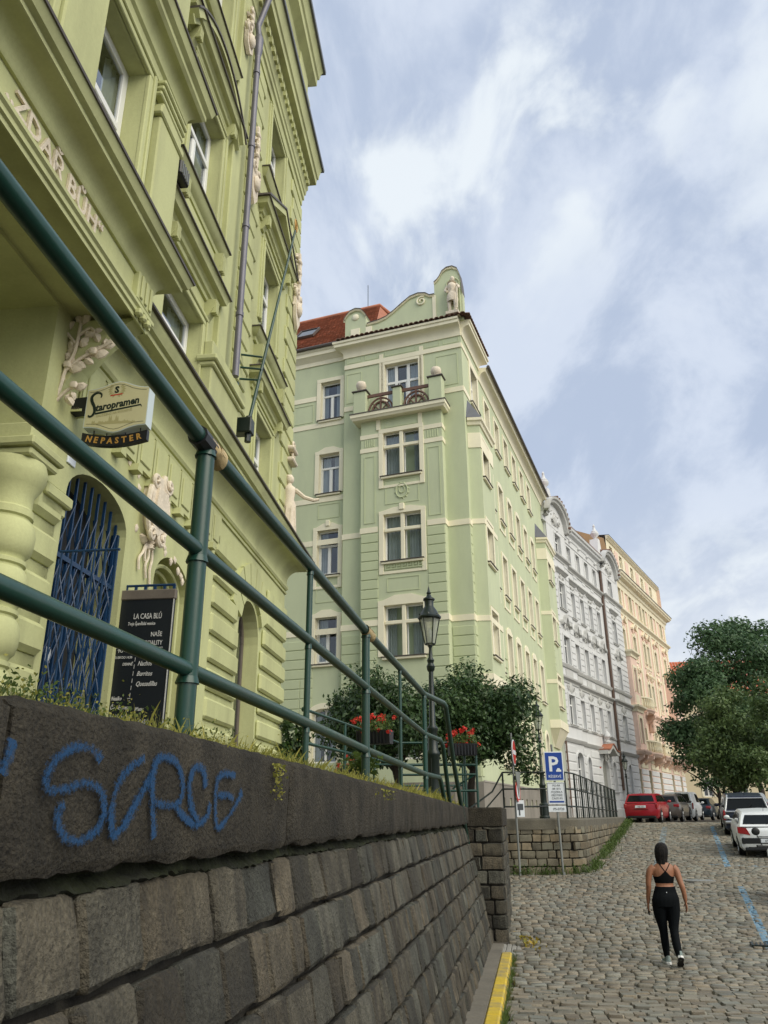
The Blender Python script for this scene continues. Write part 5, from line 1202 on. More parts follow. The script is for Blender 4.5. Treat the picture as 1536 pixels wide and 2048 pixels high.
# roof: hipped, red flat tiles in lapped rows, skylights
q = MB()
E0, E1 = Vector((-13, -.0, 23.08)), Vector((-4.2, -.0, 23.08)); Rg0, Rg1 = Vector((-13, 4.0, 27.75)), Vector((-5.3, 4.0, 27.75))
rows_ = 34
for k in range(rows_):
    t0, t1 = k/rows_, (k+1)/rows_
    a, b = E0.lerp(Rg0, t0), E1.lerp(Rg1, t0); c, e = E0.lerp(Rg0, t1), E1.lerp(Rg1, t1); lift = Vector((0, -.028, .03))
    nt_ = int((b.x-a.x)/.19)
    for i in range(nt_):
        u0, u1 = i/nt_+.0015, (i+1)/nt_-.0015
        j = random.uniform(-.006, .006)
        P0, P1, P2, P3 = a.lerp(b, u0), a.lerp(b, u1), c.lerp(e, u1), c.lerp(e, u0); n = len(q.v)
        q.v += [tuple(P0+lift*(1+j*20)), tuple(P1+lift*(1+j*20)), tuple(P2), tuple(P3), tuple(P0), tuple(P1)]
        q.f += [(n, n+1, n+2, n+3), (n+4, n+5, n+1, n)]; q.m += [0, 0]
tag(part('roof_tiles', q, X['tile'], hot, HF, fix=False), kind='stuff')
q = MB(); q.add([tuple(E1), (-.7, .3, 23.0), (-.7, 9, 23.0), tuple(Rg1)], [(0, 1, 2, 3)]); q.add([tuple(Rg0), tuple(Rg1), (-5.3, 9, 23), (-13, 9, 23)], [(0, 1, 2, 3)]); q.add([tuple(Rg1), (-.7, 9, 23), (-5.3, 9, 23)], [(0, 1, 2)])
for v_ in ((E1+Vector((0, .03, .02)), Rg1+Vector((0, 0, .05))),): pass
part('roof', q, X['tile'], hot, HF)
q = MB(); q.v += [(3.0, -.1+.3, 22.25), (20.9, .2, 22.25), (20.9, 5, 24.4), (3.0, 5, 24.4)]; q.f.append((0, 1, 2, 3)); q.m.append(0); part('street_roof', q, X['tile'], hot, HS)
q = MB(); q.tube([(-13, 4.0, 27.8), (-5.3, 4.0, 27.8), (-4.2, 4.9, 26.8)], .11, 8); part('ridge_tiles', q, X['tile'], hot, HF, smooth=50)
slope = math.atan2(4.67, 4.0)
for x, t, w, h in ((-8.55, .40, .95, 1.15), (-9.9, .40, .8, 1.0), (-8.9, .05, .9, .55), (-11.2, .4, .9, 1.1)):
    P = E0.lerp(Rg0, t); M = HF @ Matrix.Translation((x, P.y-.06, P.z+.06)) @ Matrix.Rotation(slope, 4, 'X')
    q = MB(); 
    for a, b, c, e in ((-w/2-.06, w/2+.06, -.06, .0), (-w/2-.06, w/2+.06, h, h+.06), (-w/2-.06, -w/2, 0, h), (w/2, w/2+.06, 0, h)): q.box(a, b, c, e, -.02, .10)
    o = part('skylight', q, X['tin'], hot, M); q = MB(); q.add([(-w/2, 0, .06), (w/2, 0, .06), (w/2, h, .06), (-w/2, h, .06)], [(0, 1, 2, 3)]); part('pane', q, X['pane'], o, M)
q = MB(); q.tube([(-6.0, 4.0, 27.8), (-6.0, 4.0, 29.3)], .018, 6); part('lightning_rod', q, X['iron'], hot, HF)
q = MB(); q.box(17.6, 18.2, .6, 1.3, 22.3, 23.7); q.box(17.5, 18.3, .5, 1.4, 23.7, 23.82); part('chimney', q, X['cream'], hot, HS)
q = MB(); q.tube([(-9.6, .24, 2.1), (-9.6, .24, 22.9)], .07, 8); part('drainpipe', q, X['zinc'], hot, HF)
# plinth with small cellar openings
q = MB(); wall_holes(q, 0, 20.9, 1.8, 3.28, .06, [(c-.2, c+.2, 2.45, 2.8, 0, .25) for c in (3.3, 4.6, 5.7, 7.0, 8.1, 9.4, 10.5, 11.8, 13, 14.2, 15.4)]); q.sweep([(0, .05), (20.9, .05)], [(0, 3.27), (.03, 3.27), (0, 3.33)])
q.Q([(3, -.19, 2.3), (16, -.19, 2.3), (16, -.19, 2.9), (3, -.19, 2.9)], 1); part('plinth', q, [X['plinth'], X['dark']], hot, HS)
q = MB(); q.B(-5.62, .06, 0, .06, 1.8, 3.28); q.B(-4.62, -.9, .06, .46, 1.8, 3.28); q.B(-13, -5.62, -.4, -.25, 1.8, 3.28); part('plinth', q, X['plinth'], hot, HF)
# a lit ceiling lamp shows in the second window from the ground
q = MB()
for a, b in ((0, 0), (.16, .05), (-.14, -.03), (.02, -.22), (.02, .2)): q.lathe([(.0, b-.07), (.035, b-.05), (.035, b+.06), (.0, b+.08)], a, 0, 8)
lm = bpy.data.materials.new('warm_lamp_glow'); lm.use_nodes = True; e_ = lm.node_tree.nodes['Principled BSDF']; e_.inputs['Emission Color'].default_value = (1, .75, .25, 1); e_.inputs['Emission Strength'].default_value = 2.2
part('ceiling_lamp', q, lm, hot, HF @ Matrix.Translation((-2.2, .25-.42+.25, 12.9)))
q = MB(); q.tube([(20.98, -.25, 2.0), (20.98, -.25, 7.4)], .09, 10); q.tube([(20.95, -.12, 7.3), (20.95, -.12, 22.0)], .06, 8); part('brown_drainpipe', q, X['pipebr'], hot, HS)
# ================================================================ grey house, pink house, far houses
SF = frame(10.64, 49.63, 0, 29.8)
gh = thing('grey_house', 'pale grey stuccoed house with two arched gables and an arched street door', 'building', SF)
GC = [(2.2, 1.25), (5.25, .95), (7.45, .95), (9.65, .95), (11.85, .95), (15.6, 1.25)]
GR = [(18.75, 20.2, 0), (14.95, 16.75, 1), (11.25, 13.15, 2), (7.45, 9.3, 3)]
def pd(s): return .22 if (s < 4.0 or s > 13.6) else 0
m = MB()
def ghole(lo, hi): return [(c-w/2, c+w/2, a, b, 0, .22) for c, w in GC if lo < c < hi for a, b, _ in GR]
gnd = [(2.9-.65, 2.9+.65, 3.65, 5.4, .42), (5.65-.4, 5.65+.4, 3.65, 5.3, .4), (9.65-.85, 9.65+.85, 1.9, 5.0, .8), (11.9-.4, 11.9+.4, 3.65, 5.3, .4), (15.6-.4, 15.6+.4, 3.65, 5.3, .4)]
for lo, hi, d in ((0, 4.0, .22), (4.0, 13.6, 0), (13.6, 18.5, .22)):
    wall_holes(m, lo, hi, 1.5, 21.4, d, ghole(lo, hi)+[(a, b, c, e, r_, .25) for a, b, c, e, r_ in gnd if lo < a < hi])
for s in (4.0, 13.6): m.Q([(s, 0, 1.5), (s, .22, 1.5), (s, .22, 22), (s, 0, 22)])
m.Q([(0, .2, 1.5), (0, -10, 1.5), (0, -10, 22), (0, .2, 22)]); part('wall', m, X['silver'], gh)
sg = {w: [('sill', sill_mesh(w, .14, .08, 'silver_t', 'silver_t')), ('surround', surround_mesh(w, 1.85, .15, .06, 'silver', foot=.0))] for w in (1.25, .95)}
sgt = {w: [('sill', sill_mesh(w, .10, .06, 'silver_t', 'silver_t')), ('surround', surround_mesh(w, 1.45, .14, .05, 'silver'))] for w in (1.25, .95)}
for c, w in GC:
    for a, b, k in GR: add_window(gh, SF, c, a, w, b-a, (sgt if k == 0 else sg)[w], d=pd(c), style='t' if w < 1 else 'tt', opaque=True, depth=.18, t=.07)
for a, b, c, e, r_ in gnd:
    if c < 2: continue
    add_window(gh, SF, (a+b)/2, c, b-a, e-c, [('sill', sill_mesh(b-a, .12, .06, 'silver_t', 'silver_t')), ('surround', surround_mesh(b-a, e-c, .12, .05, 'silver', rise=r_))], d=pd((a+b)/2), rise=r_, style='tt', opaque=True, depth=.2)
m = MB(); m.Q([(8.8, -.22, 1.9), (10.5, -.22, 1.9), (10.5, -.22, 5.9), (8.8, -.22, 5.9)]); part('street_door', m, mat('grey_painted_door', (.30, .30, .27), .6, .08), gh)
q = MB(); q.B(8.8, 10.5, 0, .05, 1.8, 1.9); part('doorstep', q, X['kerb'], gh)
gp = [(0, .22), (4.0, .22), (4.0, 0), (13.6, 0), (13.6, .22), (18.5, .22)]
def sw(z, prof, nm, mt='silver_t', pth=gp): q = MB(); q.sweep(pth, [(o, z+zz) for o, zz in prof]); part(nm, q, X[mt], gh, SF, smooth=30)
led = [(0, -.30), (.05, -.30), (.06, -.18), (.14, -.1), (.22, -.06), (.25, .0), (.25, .06), (0, .1)]
sw(18.6, led, 'storey_ledge'); sw(11.15, [(0, -.16), (.08, -.16), (.16, -.03), (.17, .03), (0, .06)], 'storey_ledge'); sw(10.3, led, 'storey_ledge'); sw(6.5, [(0, -.18), (.08, -.16), (.18, -.02), (.2, .04), (0, .07)], 'storey_ledge'); sw(7.42, [(0, -.12), (.05, -.12), (.07, 0), (0, .02)], 'storey_ledge')
sw(21.35, [(0, -.9), (.05, -.9), (.05, -.5), (.1, -.45), (.12, -.25), (.32, -.1), (.36, .05), (.46, .1), (.5, .25), (0, .3)], 'main_cornice', 'silver', [(4.2, 0), (13.2, 0)])
q = MB()
for i in range(4): q.ball((5.6+2.15*i, -.12, 20.75), .14, 8)
part('cornice_knob', q, X['silver'], gh, smooth=60)
# arched gables
for c, r_ in ((1.9, 2.2), (15.5, 2.2)):
    d = .22; u_ = c+(.4 if c < 5 else -.4); q = MB(); P = [(c+r_*math.cos(R(t)), 21.0+1.55*math.sin(R(t))) for t in range(180, -1, -12)]
    P = [(c-r_-.35, 21.05)]+P+[(c+r_+.35, 21.05)]
    q.prism(P+[(P[-1][0], 20.5), (P[0][0], 20.5)], -d-.02, .6, 'xz'); part('arched_gable', q, X['silver'], gh)
    q = MB(); pr = [(.0, -.26), (.30, -.20), (.34, -.05), (.46, 0), (.50, .14), (.1, .2)]
    n0 = len(q.v)
    for i, (x, z) in enumerate(P):
        a_ = P[min(i+1, len(P)-1)]; b_ = P[max(i-1, 0)]; t = Vector((a_[0]-b_[0], a_[1]-b_[1])).normalized(); nn = Vector((-t.y, t.x))
        for o, h in pr: q.v.append((x+nn.x*h, -d-o, z+nn.y*h))
    for i in range(len(P)-1):
        for j in range(len(pr)-1): q.f.append((n0+i*6+j, n0+i*6+j+1, n0+i*6+7+j, n0+i*6+6+j)); q.m.append(0)
    part('gable_cornice', q, X['silver_t'], gh, smooth=40)
    for i in range(1, len(P)-1):
        a, b = P[i], P[i+1] if i+1 < len(P) else P[i]
        if a[0] < c-r_*.2: continue
        q = MB(); q.tube([(a[0], -.72, a[1]+.2), (a[0], .2, a[1]+.30)], .11, 7); part('coping_tile', q, X['cope'], gh)
    q = MB(); rl = stucco_relief(int(c*7), 1.9, 1.5, 24, .12); q.merge(rl, Matrix.Translation((c, -d-.02, 21.15))); part('gable_relief', q, X['silver_t'], gh, smooth=45)
    q = MB(); q.prism([(u_-.75, 22.4), (u_+.75, 22.4), (u_+.25, 23.8), (u_-.25, 23.8)], .1, .8, 'xz'); part('urn_pedestal', q, X['silver'], gh)
    q = MB(); q.lathe([(.30, 24.2), (.30, 24.3), (.15, 24.36), (.18, 24.5), (.42, 24.75), (.45, 25.0), (.34, 25.12), (.36, 25.2), (.2, 25.35), (.10, 25.75), (.14, 25.85), (0, 26.1)], 0, 0, 12); part('urn', q, X['silver'], gh, SF @ Matrix.Translation((u_, .4, 4.6)) @ Matrix.Scale(.79, 4), smooth=40)
    q = MB()
    for k in range(9):
        for i in range(10):
            x = c-1.3+.26*i; q.box(x, x+.24, .25+.12*k, .42+.12*k, 22.45+.10*k+.1*abs(i-4.5)*-.5, 22.51+.10*k+.1*abs(i-4.5)*-.5)
    tag(part('gable_roof_tiles', q, X['tile'], gh), kind='stuff')
q = MB(); q.v += [(0, .2, 21.6), (18.5, .2, 21.6), (18.5, 5, 23.0), (0, 5, 23.0)]; q.f.append((0, 1, 2, 3)); q.m.append(0); part('roof', q, X['tile'], gh)
q = MB(); s = 4.6
while s < 13.6: q.tube([(s, -.45, 21.68), (s, .3, 21.77)], .1, 6); s += .26
tag(part('eaves_tiles', q, X['cope'], gh), kind='stuff')
# hoods, reliefs, banded ground floor
def ghood(c, z, w, kind, d):
    q = MB(); s0, s1 = c-w/2-.3, c+w/2+.3
    if kind == 'flat': q.sweep([(s0, d-.02), (s0, d), (s1, d), (s1, d-.02)], [(0, z-.2), (.1, z-.15), (.2, z), (.24, z+.02), (.24, z+.1), (0, z+.16)])
    else:
        P = [(s0-.05, z-.1), (s0+.12, z+.06), (c-w*.32, z+.02), (c-w*.15, z+.35), (c, z+.5), (c+w*.15, z+.35), (c+w*.32, z+.02), (s1-.12, z+.06), (s1+.05, z-.1)]
        P = smooth_path(P, 3)
        for a, b in zip(P[:-1], P[1:]): q.prism([a, b, (b[0], b[1]-.2), (a[0], a[1]-.2)], -d-.24, .02, 'xz')
    part('window_hood', q, X['silver_t'], gh, smooth=30)
    q = MB(); q.merge(stucco_relief(int(c*3+z), w*.95, .5, 9, .07), Matrix.Translation((c, -d, z-.42 if kind == 'flat' else z-.25))); part('window_relief', q, X['silver_t'], gh, smooth=45)
for c, w in GC:
    ghood(c, 17.55, w, 'flat', pd(c)); ghood(c, 14.05, w, 'wave', pd(c))
    q = MB(); q.merge(stucco_relief(int(c*5), w*1.4, .55, 10, .06), Matrix.Translation((c, -pd(c), 9.75))); part('window_relief', q, X['silver_t'], gh, smooth=45)
    q = MB(); q.B(c-w/2-.1, c+w/2+.1, pd(c)-.02, pd(c)+.06, 10.45, 10.9, bev=.02); part('apron_panel', q, X['silver_t'], gh)
def gblk(s0, s1, d, z0, z1): q = MB(); q.B(s0, s1, d-.02, d+.04, z0, z1, bev=.025); part('rusticated_band', q, X['silver'], gh)
z = 2.6; 
while z < 6.2:
    for s0, s1 in ((.03, 2.05), (3.75, 3.97), (4.05, 5.05), (6.25, 8.55), (10.75, 11.3), (12.5, 13.55), (13.65, 15.0), (16.2, 18.47)): gblk(s0, s1, pd((s0+s1)/2), z, z+.44)
    z += .52
z = 7.6
while z < 18.2:
    if not (9.4 < z < 11.3):
        for s0, s1 in ((.03, 1.2), (3.2, 3.97), (13.65, 14.7), (16.5, 18.47)): gblk(s0, s1, .22, z, z+.36)
        for s0, s1 in ((5.95, 6.75), (8.15, 8.95), (10.35, 11.15)): gblk(s0, s1, 0, z, z+.36)
    z += .42
q = MB(); q.sweep([(0, .22), (4, .22), (4, 0), (8.7, 0)], [(0, 1.5), (.08, 1.5), (.08, 2.5), (0, 2.55)]); q.sweep([(10.6, 0), (13.6, 0), (13.6, .22), (18.5, .22)], [(0, 1.5), (.08, 1.5), (.08, 2.5), (0, 2.55)]); part('plinth', q, X['silver_t'], gh)
# door hood with red tiles and urn
q = MB(); P = smooth_path([(8.1, 6.3), (8.7, 6.35), (9.2, 6.6), (9.65, 6.75), (10.1, 6.6), (10.6, 6.35), (11.2, 6.3)], 3)
for a, b in zip(P[:-1], P[1:]): q.prism([a, b, (b[0], b[1]-.25), (a[0], a[1]-.25)], -.65, .02, 'xz')
part('door_hood', q, X['silver_t'], gh)
q = MB()
for a, b in zip(P[:-1], P[1:]): q.prism([(a[0], a[1]+.01), (b[0]-.02, b[1]+.01), (b[0]-.02, b[1]+.08), (a[0], a[1]+.08)], -.72, .02, 'xz')
part('door_hood_tiles', q, X['tile'], gh)
q = MB(); q.lathe([(.2, 6.9), (.2, 7.0), (.1, 7.05), (.26, 7.3), (.22, 7.5), (.08, 7.65), (0, 7.8)], 9.65, -.3, 10); part('urn', q, X['silver'], gh, smooth=40)
q = MB(); q.merge(stucco_relief(77, 1.3, .8, 16, .12), Matrix.Translation((9.65, -.02, 6.0))); part('door_relief', q, X['silver_t'], gh, smooth=45)
q = MB(); q.B(8.0, 8.3, 0, .03, 4.9, 5.2); part('house_number_plate', q, X['signred'], gh)
q = MB(); q.B(10.95, 11.15, 0, .03, 4.85, 5.1); part('house_number_plate', q, X['signblack'], gh)
q = MB(); q.tube([(13.45, -.12, 3.8), (13.45, -.12, 20.9)], .10, 10); part('drainpipe', q, X['pipebr'], gh)

# ---------------------------------------------------------------- pink and butter-yellow house
PF = frame(*(SF @ Vector((18.55, 0, 0)))[:2], 0, 29.8)
pk = thing('pink_house', 'salmon pink and butter yellow house with balconies and a mansard storey, farthest of the row', 'building', PF)
PC = [(1.1, 1.0), (4.9, 1.0), (8.7, .85), (10.2, .85), (13.5, 1.0), (17.9, 1.1)]
PRw = [(19.2, 20.75), (15.2, 17.0), (11.5, 13.4), (7.5, 9.6)]
BAYS = [(2.9, 6.4), (7.6, 11.6), (12.4, 15.2)]
m = MB(); allh = [(c-w/2, c+w/2, a, b, 0, .22) for c, w in PC for a, b in PRw]+[(c-.5, c+.5, 3.3, 5.6, 0, .3) for c in (1.2, 4.9, 9.0, 14.3, 18.3)]
wall_holes(m, 0, 20.4, 1.6, 21.7, 0, allh, 0, 1)
m.Q([(20.4, 0, 1.6), (20.4, -10, 1.6), (20.4, -10, 25), (20.4, 0, 25)]); part('wall', m, [X['pink'], X['butter']], pk)
pe = {w: [('sill', sill_mesh(w, .12, .07, 'butter', 'butter')), ('surround', surround_mesh(w, 1.75, .22, .07, 'butter', key=.25, foot=.5))] for w in (1.0, .85, 1.1)}
for c, w in PC:
    for a, b in PRw: add_window(pk, PF, c, a, w, b-a, pe[w], style='tt', opaque=True, depth=.18, fm='butter' if a > 14 else 'white', t=.08)
for c in (1.2, 4.9, 9.0, 14.3, 18.3): add_window(pk, PF, c, 3.3, 1.0, 2.3, style='v', opaque=True, depth=.25, fm='oldwood')
def psw(z, prof, nm, mt='butter', pth=((0, 0), (20.4, 0), (20.4, -2)), th=30): q = MB(); q.sweep(list(pth), [(o, z+zz) for o, zz in prof]); part(nm, q, X[mt], pk, PF, smooth=th)
led2 = [(0, -.42), (.07, -.42), (.09, -.25), (.2, -.12), (.30, -.06), (.33, .02), (.33, .08), (0, .12)]
psw(18.7, led2, 'storey_ledge'); psw(21.55, [(0, -.9), (.08, -.9), (.1, -.5), (.2, -.42), (.24, -.2), (.55, -.05), (.6, .08), (.68, .12), (.72, .3), (0, .4)], 'main_cornice'); psw(10.45, led2, 'storey_ledge', 'pink'); psw(6.9, led2, 'storey_ledge', 'pink')
q = MB(); q.sweep([(0, .0), (20.4, .0), (20.4, -2)], [(.62, 21.88), (.76, 21.87), (.76, 21.92), (.2, 22.03)]); part('cornice_flashing', q, X['tin'], pk)
q = MB(); wall_holes(q, 0, 20.4, 21.6, 25.2, -.35, [(c-.55, c+.55, 23.45, 24.6, 0, .2) for c in (1.6, 5.0, 9.2, 13.4, 17.3)]); part('mansard_wall', q, X['butter'], pk)
for c in (1.6, 5.0, 9.2, 13.4, 17.3): add_window(pk, PF, c, 23.45, 1.1, 1.15, d=-.35, style='v', opaque=True, depth=.15, fm='butter')
for c in (3.3, 7.1, 11.3, 15.4): q = MB(); q.B(c-.6, c+.6, -.36, -.30, 23.4, 24.6); part('mansard_panel', q, X['pink'], pk)
psw(25.2, [(0, -.3), (.08, -.28), (.22, -.1), (.3, -.04), (.3, .02), (0, .06)], 'roof_edge', 'butter', ((0, -.35), (20.4, -.35), (20.4, -2)))
q = MB(); q.add([(0, .02, 25.27), (20.5, .02, 25.27), (20.5, 8, 26.2), (0, 8, 26.2)], [(0, 1, 2, 3)]); part('roof', q, X['zinc'], pk)
q = MB(); q.add([(-.03, 0, 22), (-.03, 9, 22), (-.03, 9, 27.2), (-.03, 5.5, 27.4), (-.03, .5, 25.0)], [(0, 1, 2, 3, 4)]); part('gable_end', q, X['brick_cl'], pk)
for c in (2.7, 6.6, 12.0, 15.6, 19.7): q = MB(); q.B(c-.22, c+.22, -.02, .10, 10.6, 22.0, bev=.03); part('pilaster', q, X['butter'], pk)
for c, w in PC:
    q = MB(); P = smooth_path([(c-w*.8, 17.75), (c-w*.4, 17.85), (c, 18.15), (c+w*.4, 17.85), (c+w*.8, 17.75)], 3)
    for a, b in zip(P[:-1], P[1:]): q.prism([a, b, (b[0], b[1]-.18), (a[0], a[1]-.18)], -.22, .02, 'xz')
    part('window_hood', q, X['butter'], pk)
    q = MB(); q.merge(stucco_relief(int(c*11), w*1.1, .6, 10, .07), Matrix.Translation((c, -.02, 17.5))); part('window_relief', q, X['pink'], pk, smooth=45)
    q = MB(); q.merge(stucco_relief(int(c*13), w*1.6, .8, 14, .14), Matrix.Translation((c, -.04, 14.1))); part('window_relief', q, X['butter'], pk, smooth=45)
z = 2.2
while z < 6.3:
    for s0, s1 in ((.03, .6), (1.8, 4.3), (5.5, 8.4), (9.6, 13.7), (14.9, 17.7), (18.9, 20.37)): q = MB(); q.B(s0, s1, -.02, .06, z, z+.42, bev=.03); part('rusticated_band', q, X['butter'] if z > 5.6 else X['silver'], pk)
    z += .5
# bays, balconies on corbels
def pbox(s0, s1, d, z0, z1, mt, nm): q = MB(); q.B(s0, s1, 0, d, z0, z1, bev=.03); part(nm, q, X[mt], pk)
def balcony(s0, s1, z, d, rail, rnd=False):
    pth = [(s0, 0), (s0, d), (s1, d), (s1, 0)] if not rnd else [((s0+s1)/2-(s1-s0)/2*math.cos(R(t)), d*math.sin(R(t))) for t in range(0, 181, 20)]
    psw(z, [(-.5, -.25), (0, -.25), (.06, -.15), (.14, -.06), (.16, .06), (-.5, .06)], 'balcony_slab', 'pink', pth); 
    if rail: psw(z, [(-.12, .06), (0, .06), (0, .9), (.08, .92), (.08, 1.04), (-.14, 1.04)], 'balcony_parapet', 'butter', pth)
    for c in (s0+.5, s1-.5):
        q = MB(); q.prism([(0, z-.25), (-d*.9, z-.25), (-d*.85, z-.5), (-d*.35, z-.75), (0, z-1.0)], c-.2, c+.2, 'yz'); part('corbel', q, X['pink'], pk)
    if rail:
        for i in range(int((s1-s0)/.3)):
            x = s0+.3*(i+.5); q = MB(); q.lathe([(.05, z+.1), (.09, z+.3), (.05, z+.6), (.06, z+.88)], x, -(d*math.sin(math.acos(max(-1, min(1, ((s0+s1)/2-x)/((s1-s0)/2)))))+.06 if rnd else d+.05), 6); part('baluster', q, X['butter'], pk)
for s0, s1, d, z0, z1 in ((.1, 2.3, .55, 7.0, 14.9),):
    m = MB(); wall_holes(m, s0, s1, z0, z1, d, [(.7, 1.6, 7.5, 9.7, 0, .2), (.7, 1.6, 11.6, 13.5, 0, .2)])
    for s in (s0, s1): m.Q([(s, 0, z0), (s, d, z0), (s, d, z1), (s, 0, z1)])
    m.Q([(s0, 0, z0), (s1, 0, z0), (s1, d, z0), (s0, d, z0)]); part('bay_wall', m, X['pink'], pk)
    for a in (7.5, 11.6): add_window(pk, PF, 1.15, a, .9, 2.0, [('surround', surround_mesh(.9, 2.0, .22, .06, 'butter'))], d=d, style='tt', opaque=True, depth=.16)
    psw(14.9, led2, 'bay_cornice', 'butter', ((s0, 0), (s0, d), (s1, d), (s1, 0))); psw(10.4, led2, 'bay_ledge', 'butter', ((s0, 0), (s0, d), (s1, d), (s1, 0)))
    pbox(.55, 1.75, d+.02, 10.5, 11.4, 'butter', 'bay_apron')
balcony(0, 2.4, 6.9, .75, False); balcony(3.0, 7.0, 10.5, .8, True, True); balcony(2.8, 7.6, 6.9, .95, True, True); balcony(8.2, 11.4, 6.9, .75, True); balcony(12.4, 16.0, 6.9, .9, True)
q = MB(); q.B(3.0, 3.4, 0, .5, 8.8, 10.2, bev=.1); q.B(6.6, 7.0, 0, .5, 8.8, 10.2, bev=.1); part('balcony_bracket', q, X['pink'], pk)
m = MB(); m.B(16.6, 20.4, 0, .75, 7.0, 15.2); part('bay_wall', m, X['pink'], pk); psw(15.2, led2, 'bay_cornice', 'butter', ((16.6, 0), (16.6, .75), (20.4, .75), (20.4, 0)))
for a in (7.8, 11.6): add_window(pk, PF, 18.4, a, 1.1, 2.0, [('surround', surround_mesh(1.1, 2.0, .25, .06, 'butter'))], d=.98, style='tt', opaque=True, depth=.18)
balcony(16.4, 20.6, 6.9, .95, False)
# ---------------------------------------------------------------- houses closing the view
def far_house(label, M, w, h, mt, roof_h, cols_, rows_, name='far_house'):
    b = thing(name, label, 'building', M); q = MB(); hs2 = []
    for i in range(cols_):
        for j in range(rows_):
            c = w*(i+.5)/cols_; z = 2.2+j*3.6; hs2.append((c-.55, c+.55, z, z+1.9, 0, .2))
    wall_holes(q, 0, w, 0, h, 0, hs2); q.Q([(0, 0, 0), (0, -10, 0), (0, -10, h), (0, 0, h)]); part('wall', q, X[mt], b)
    for a, _, z, _, _, _ in hs2: add_window(b, M, a+.55, z, 1.1, 1.9, [('surround', surround_mesh(1.1, 1.9, .2, .06, 'cream'))], style='t', opaque=True, depth=.15)
    q = MB(); q.sweep([(0, 0), (w, 0)], [(0, h-.4), (.1, h-.4), (.3, h-.1), (.35, h+.05), (0, h+.1)]); part('cornice', q, X['cream'], b)
    q = MB(); rr = 22
    for k in range(rr):
        t0, t1 = k/rr, (k+1)/rr; n_ = int(w/.34)
        for i in range(n_):
            x0, x1 = w*i/n_+.01, w*(i+1)/n_-.01; n = len(q.v)
            q.v += [(x0, -.4+5*t0-.03, h+roof_h*t0+.06), (x1, -.4+5*t0-.03, h+roof_h*t0+.06), (x1, -.4+5*t1, h+roof_h*t1), (x0, -.4+5*t1, h+roof_h*t1), (x0, -.4+5*t0, h+roof_h*t0-.02), (x1, -.4+5*t0, h+roof_h*t0-.02)]
            q.f += [(n, n+1, n+2, n+3), (n+4, n+5, n+1, n)]; q.m += [0, 0]
    tag(part('roof_tiles', q, X['tile2'], b, fix=False), kind='stuff'); return b
X['tile2'] = mat('bright_red_roof_tile', (.52, .14, .06), .75, .15, 1.5, .1, 20, .2, 30, .02, rand=.2, island=True)
X['ochre'] = mat('ochre_yellow_plaster', (.66, .57, .38), .8, .06, .4, .03, 25, .1)
far_house('ochre yellow house with red tiled roof seen behind the street trees', T(31.5, 97, 1.8) @ Matrix.Rotation(R(-8), 4, 'Z'), 34, 13.6, 'ochre', 4.9, 9, 3)
# ================================================================ trees, shrubs, weeds
def quads_mesh(name, V, mt, nv=4):
    """V: (n, nv, 3) array of separate small faces"""
    n = len(V); me = bpy.data.meshes.new(name); me.vertices.add(n*nv); me.loops.add(n*nv); me.polygons.add(n)
    me.vertices.foreach_set('co', V.reshape(-1).astype(np.float32)); me.loops.foreach_set('vertex_index', np.arange(n*nv, dtype=np.int32))
    me.polygons.foreach_set('loop_start', np.arange(0, n*nv, nv, dtype=np.int32))
    me.materials.append(mt); me.update(calc_edges=True); return me
def leaf_cloud(clumps, n, size, flat=.35, aspect=.5, droop=0.0):
    """clumps: (x, y, z, rx, ry, rz); leaves sit mostly near each clump's skin"""
    C = np.array(clumps); w = (C[:, 3]*C[:, 4]+C[:, 4]*C[:, 5]+C[:, 3]*C[:, 5]); idx = rng.choice(len(C), n, p=w/w.sum())
    d = rng.normal(size=(n, 3)); d /= np.linalg.norm(d, axis=1)[:, None]
    r = rng.random(n)**.40*1.0*(1+np.abs(rng.normal(0, .17, n))); P = C[idx, :3]+d*r[:, None]*C[idx, 3:]
    nrm = d*.8+rng.normal(0, .6, (n, 3))+np.array([0, 0, flat]); nrm /= np.linalg.norm(nrm, axis=1)[:, None]
    t = rng.normal(size=(n, 3)); t[:, 2] -= droop; t -= nrm*(t*nrm).sum(1)[:, None]; t /= np.linalg.norm(t, axis=1)[:, None]
    b = np.cross(nrm, t); s = size*rng.uniform(.6, 1.35, n)[:, None]
    V = np.stack([P-t*s*.5, P+b*s*aspect*.5+nrm*s*.06, P+t*s*.5-nrm*s*.05, P-b*s*aspect*.5+nrm*s*.06], 1); return V
def clump_crown(cx, cy, cz, rx, ry, rz, n, cr, seed, low=-.6):
    rs = random.Random(seed); out = []
    for i in range(n):
        while True:
            x, y, z = rs.uniform(-1, 1), rs.uniform(-1, 1), rs.uniform(low, 1)
            if .25 < x*x+y*y+z*z < 1: break
        k = cr*rs.uniform(.45, 1.2); out.append((cx+x*rx, cy+y*ry, cz+z*rz, k, k, k*rs.uniform(.6, .85)))
    return out
X['leafdark'] = leaf_mat('dark_glossy_leaf', (.016, .042, .014), (.085, .145, .048), .22, .38)
X['leafmid'] = leaf_mat('mid_green_leaf', (.045, .085, .028), (.15, .215, .075), .3, .45)
X['leafdeep'] = leaf_mat('deep_green_leaf', (.030, .072, .030), (.11, .19, .08), .28, .45)
X['leafbush'] = leaf_mat('green_leaf', (.018, .045, .013), (.075, .13, .035), .3, .45)
X['weed'] = leaf_mat('yellow_green_weed', (.16, .18, .030), (.46, .42, .10), .4, .6)
X['weedg'] = leaf_mat('fresh_green_weed', (.045, .085, .02), (.14, .20, .05), .4, .55)
X['flower'] = leaf_mat('red_geranium', (.55, .025, .018), (.80, .10, .07), .3, .6)
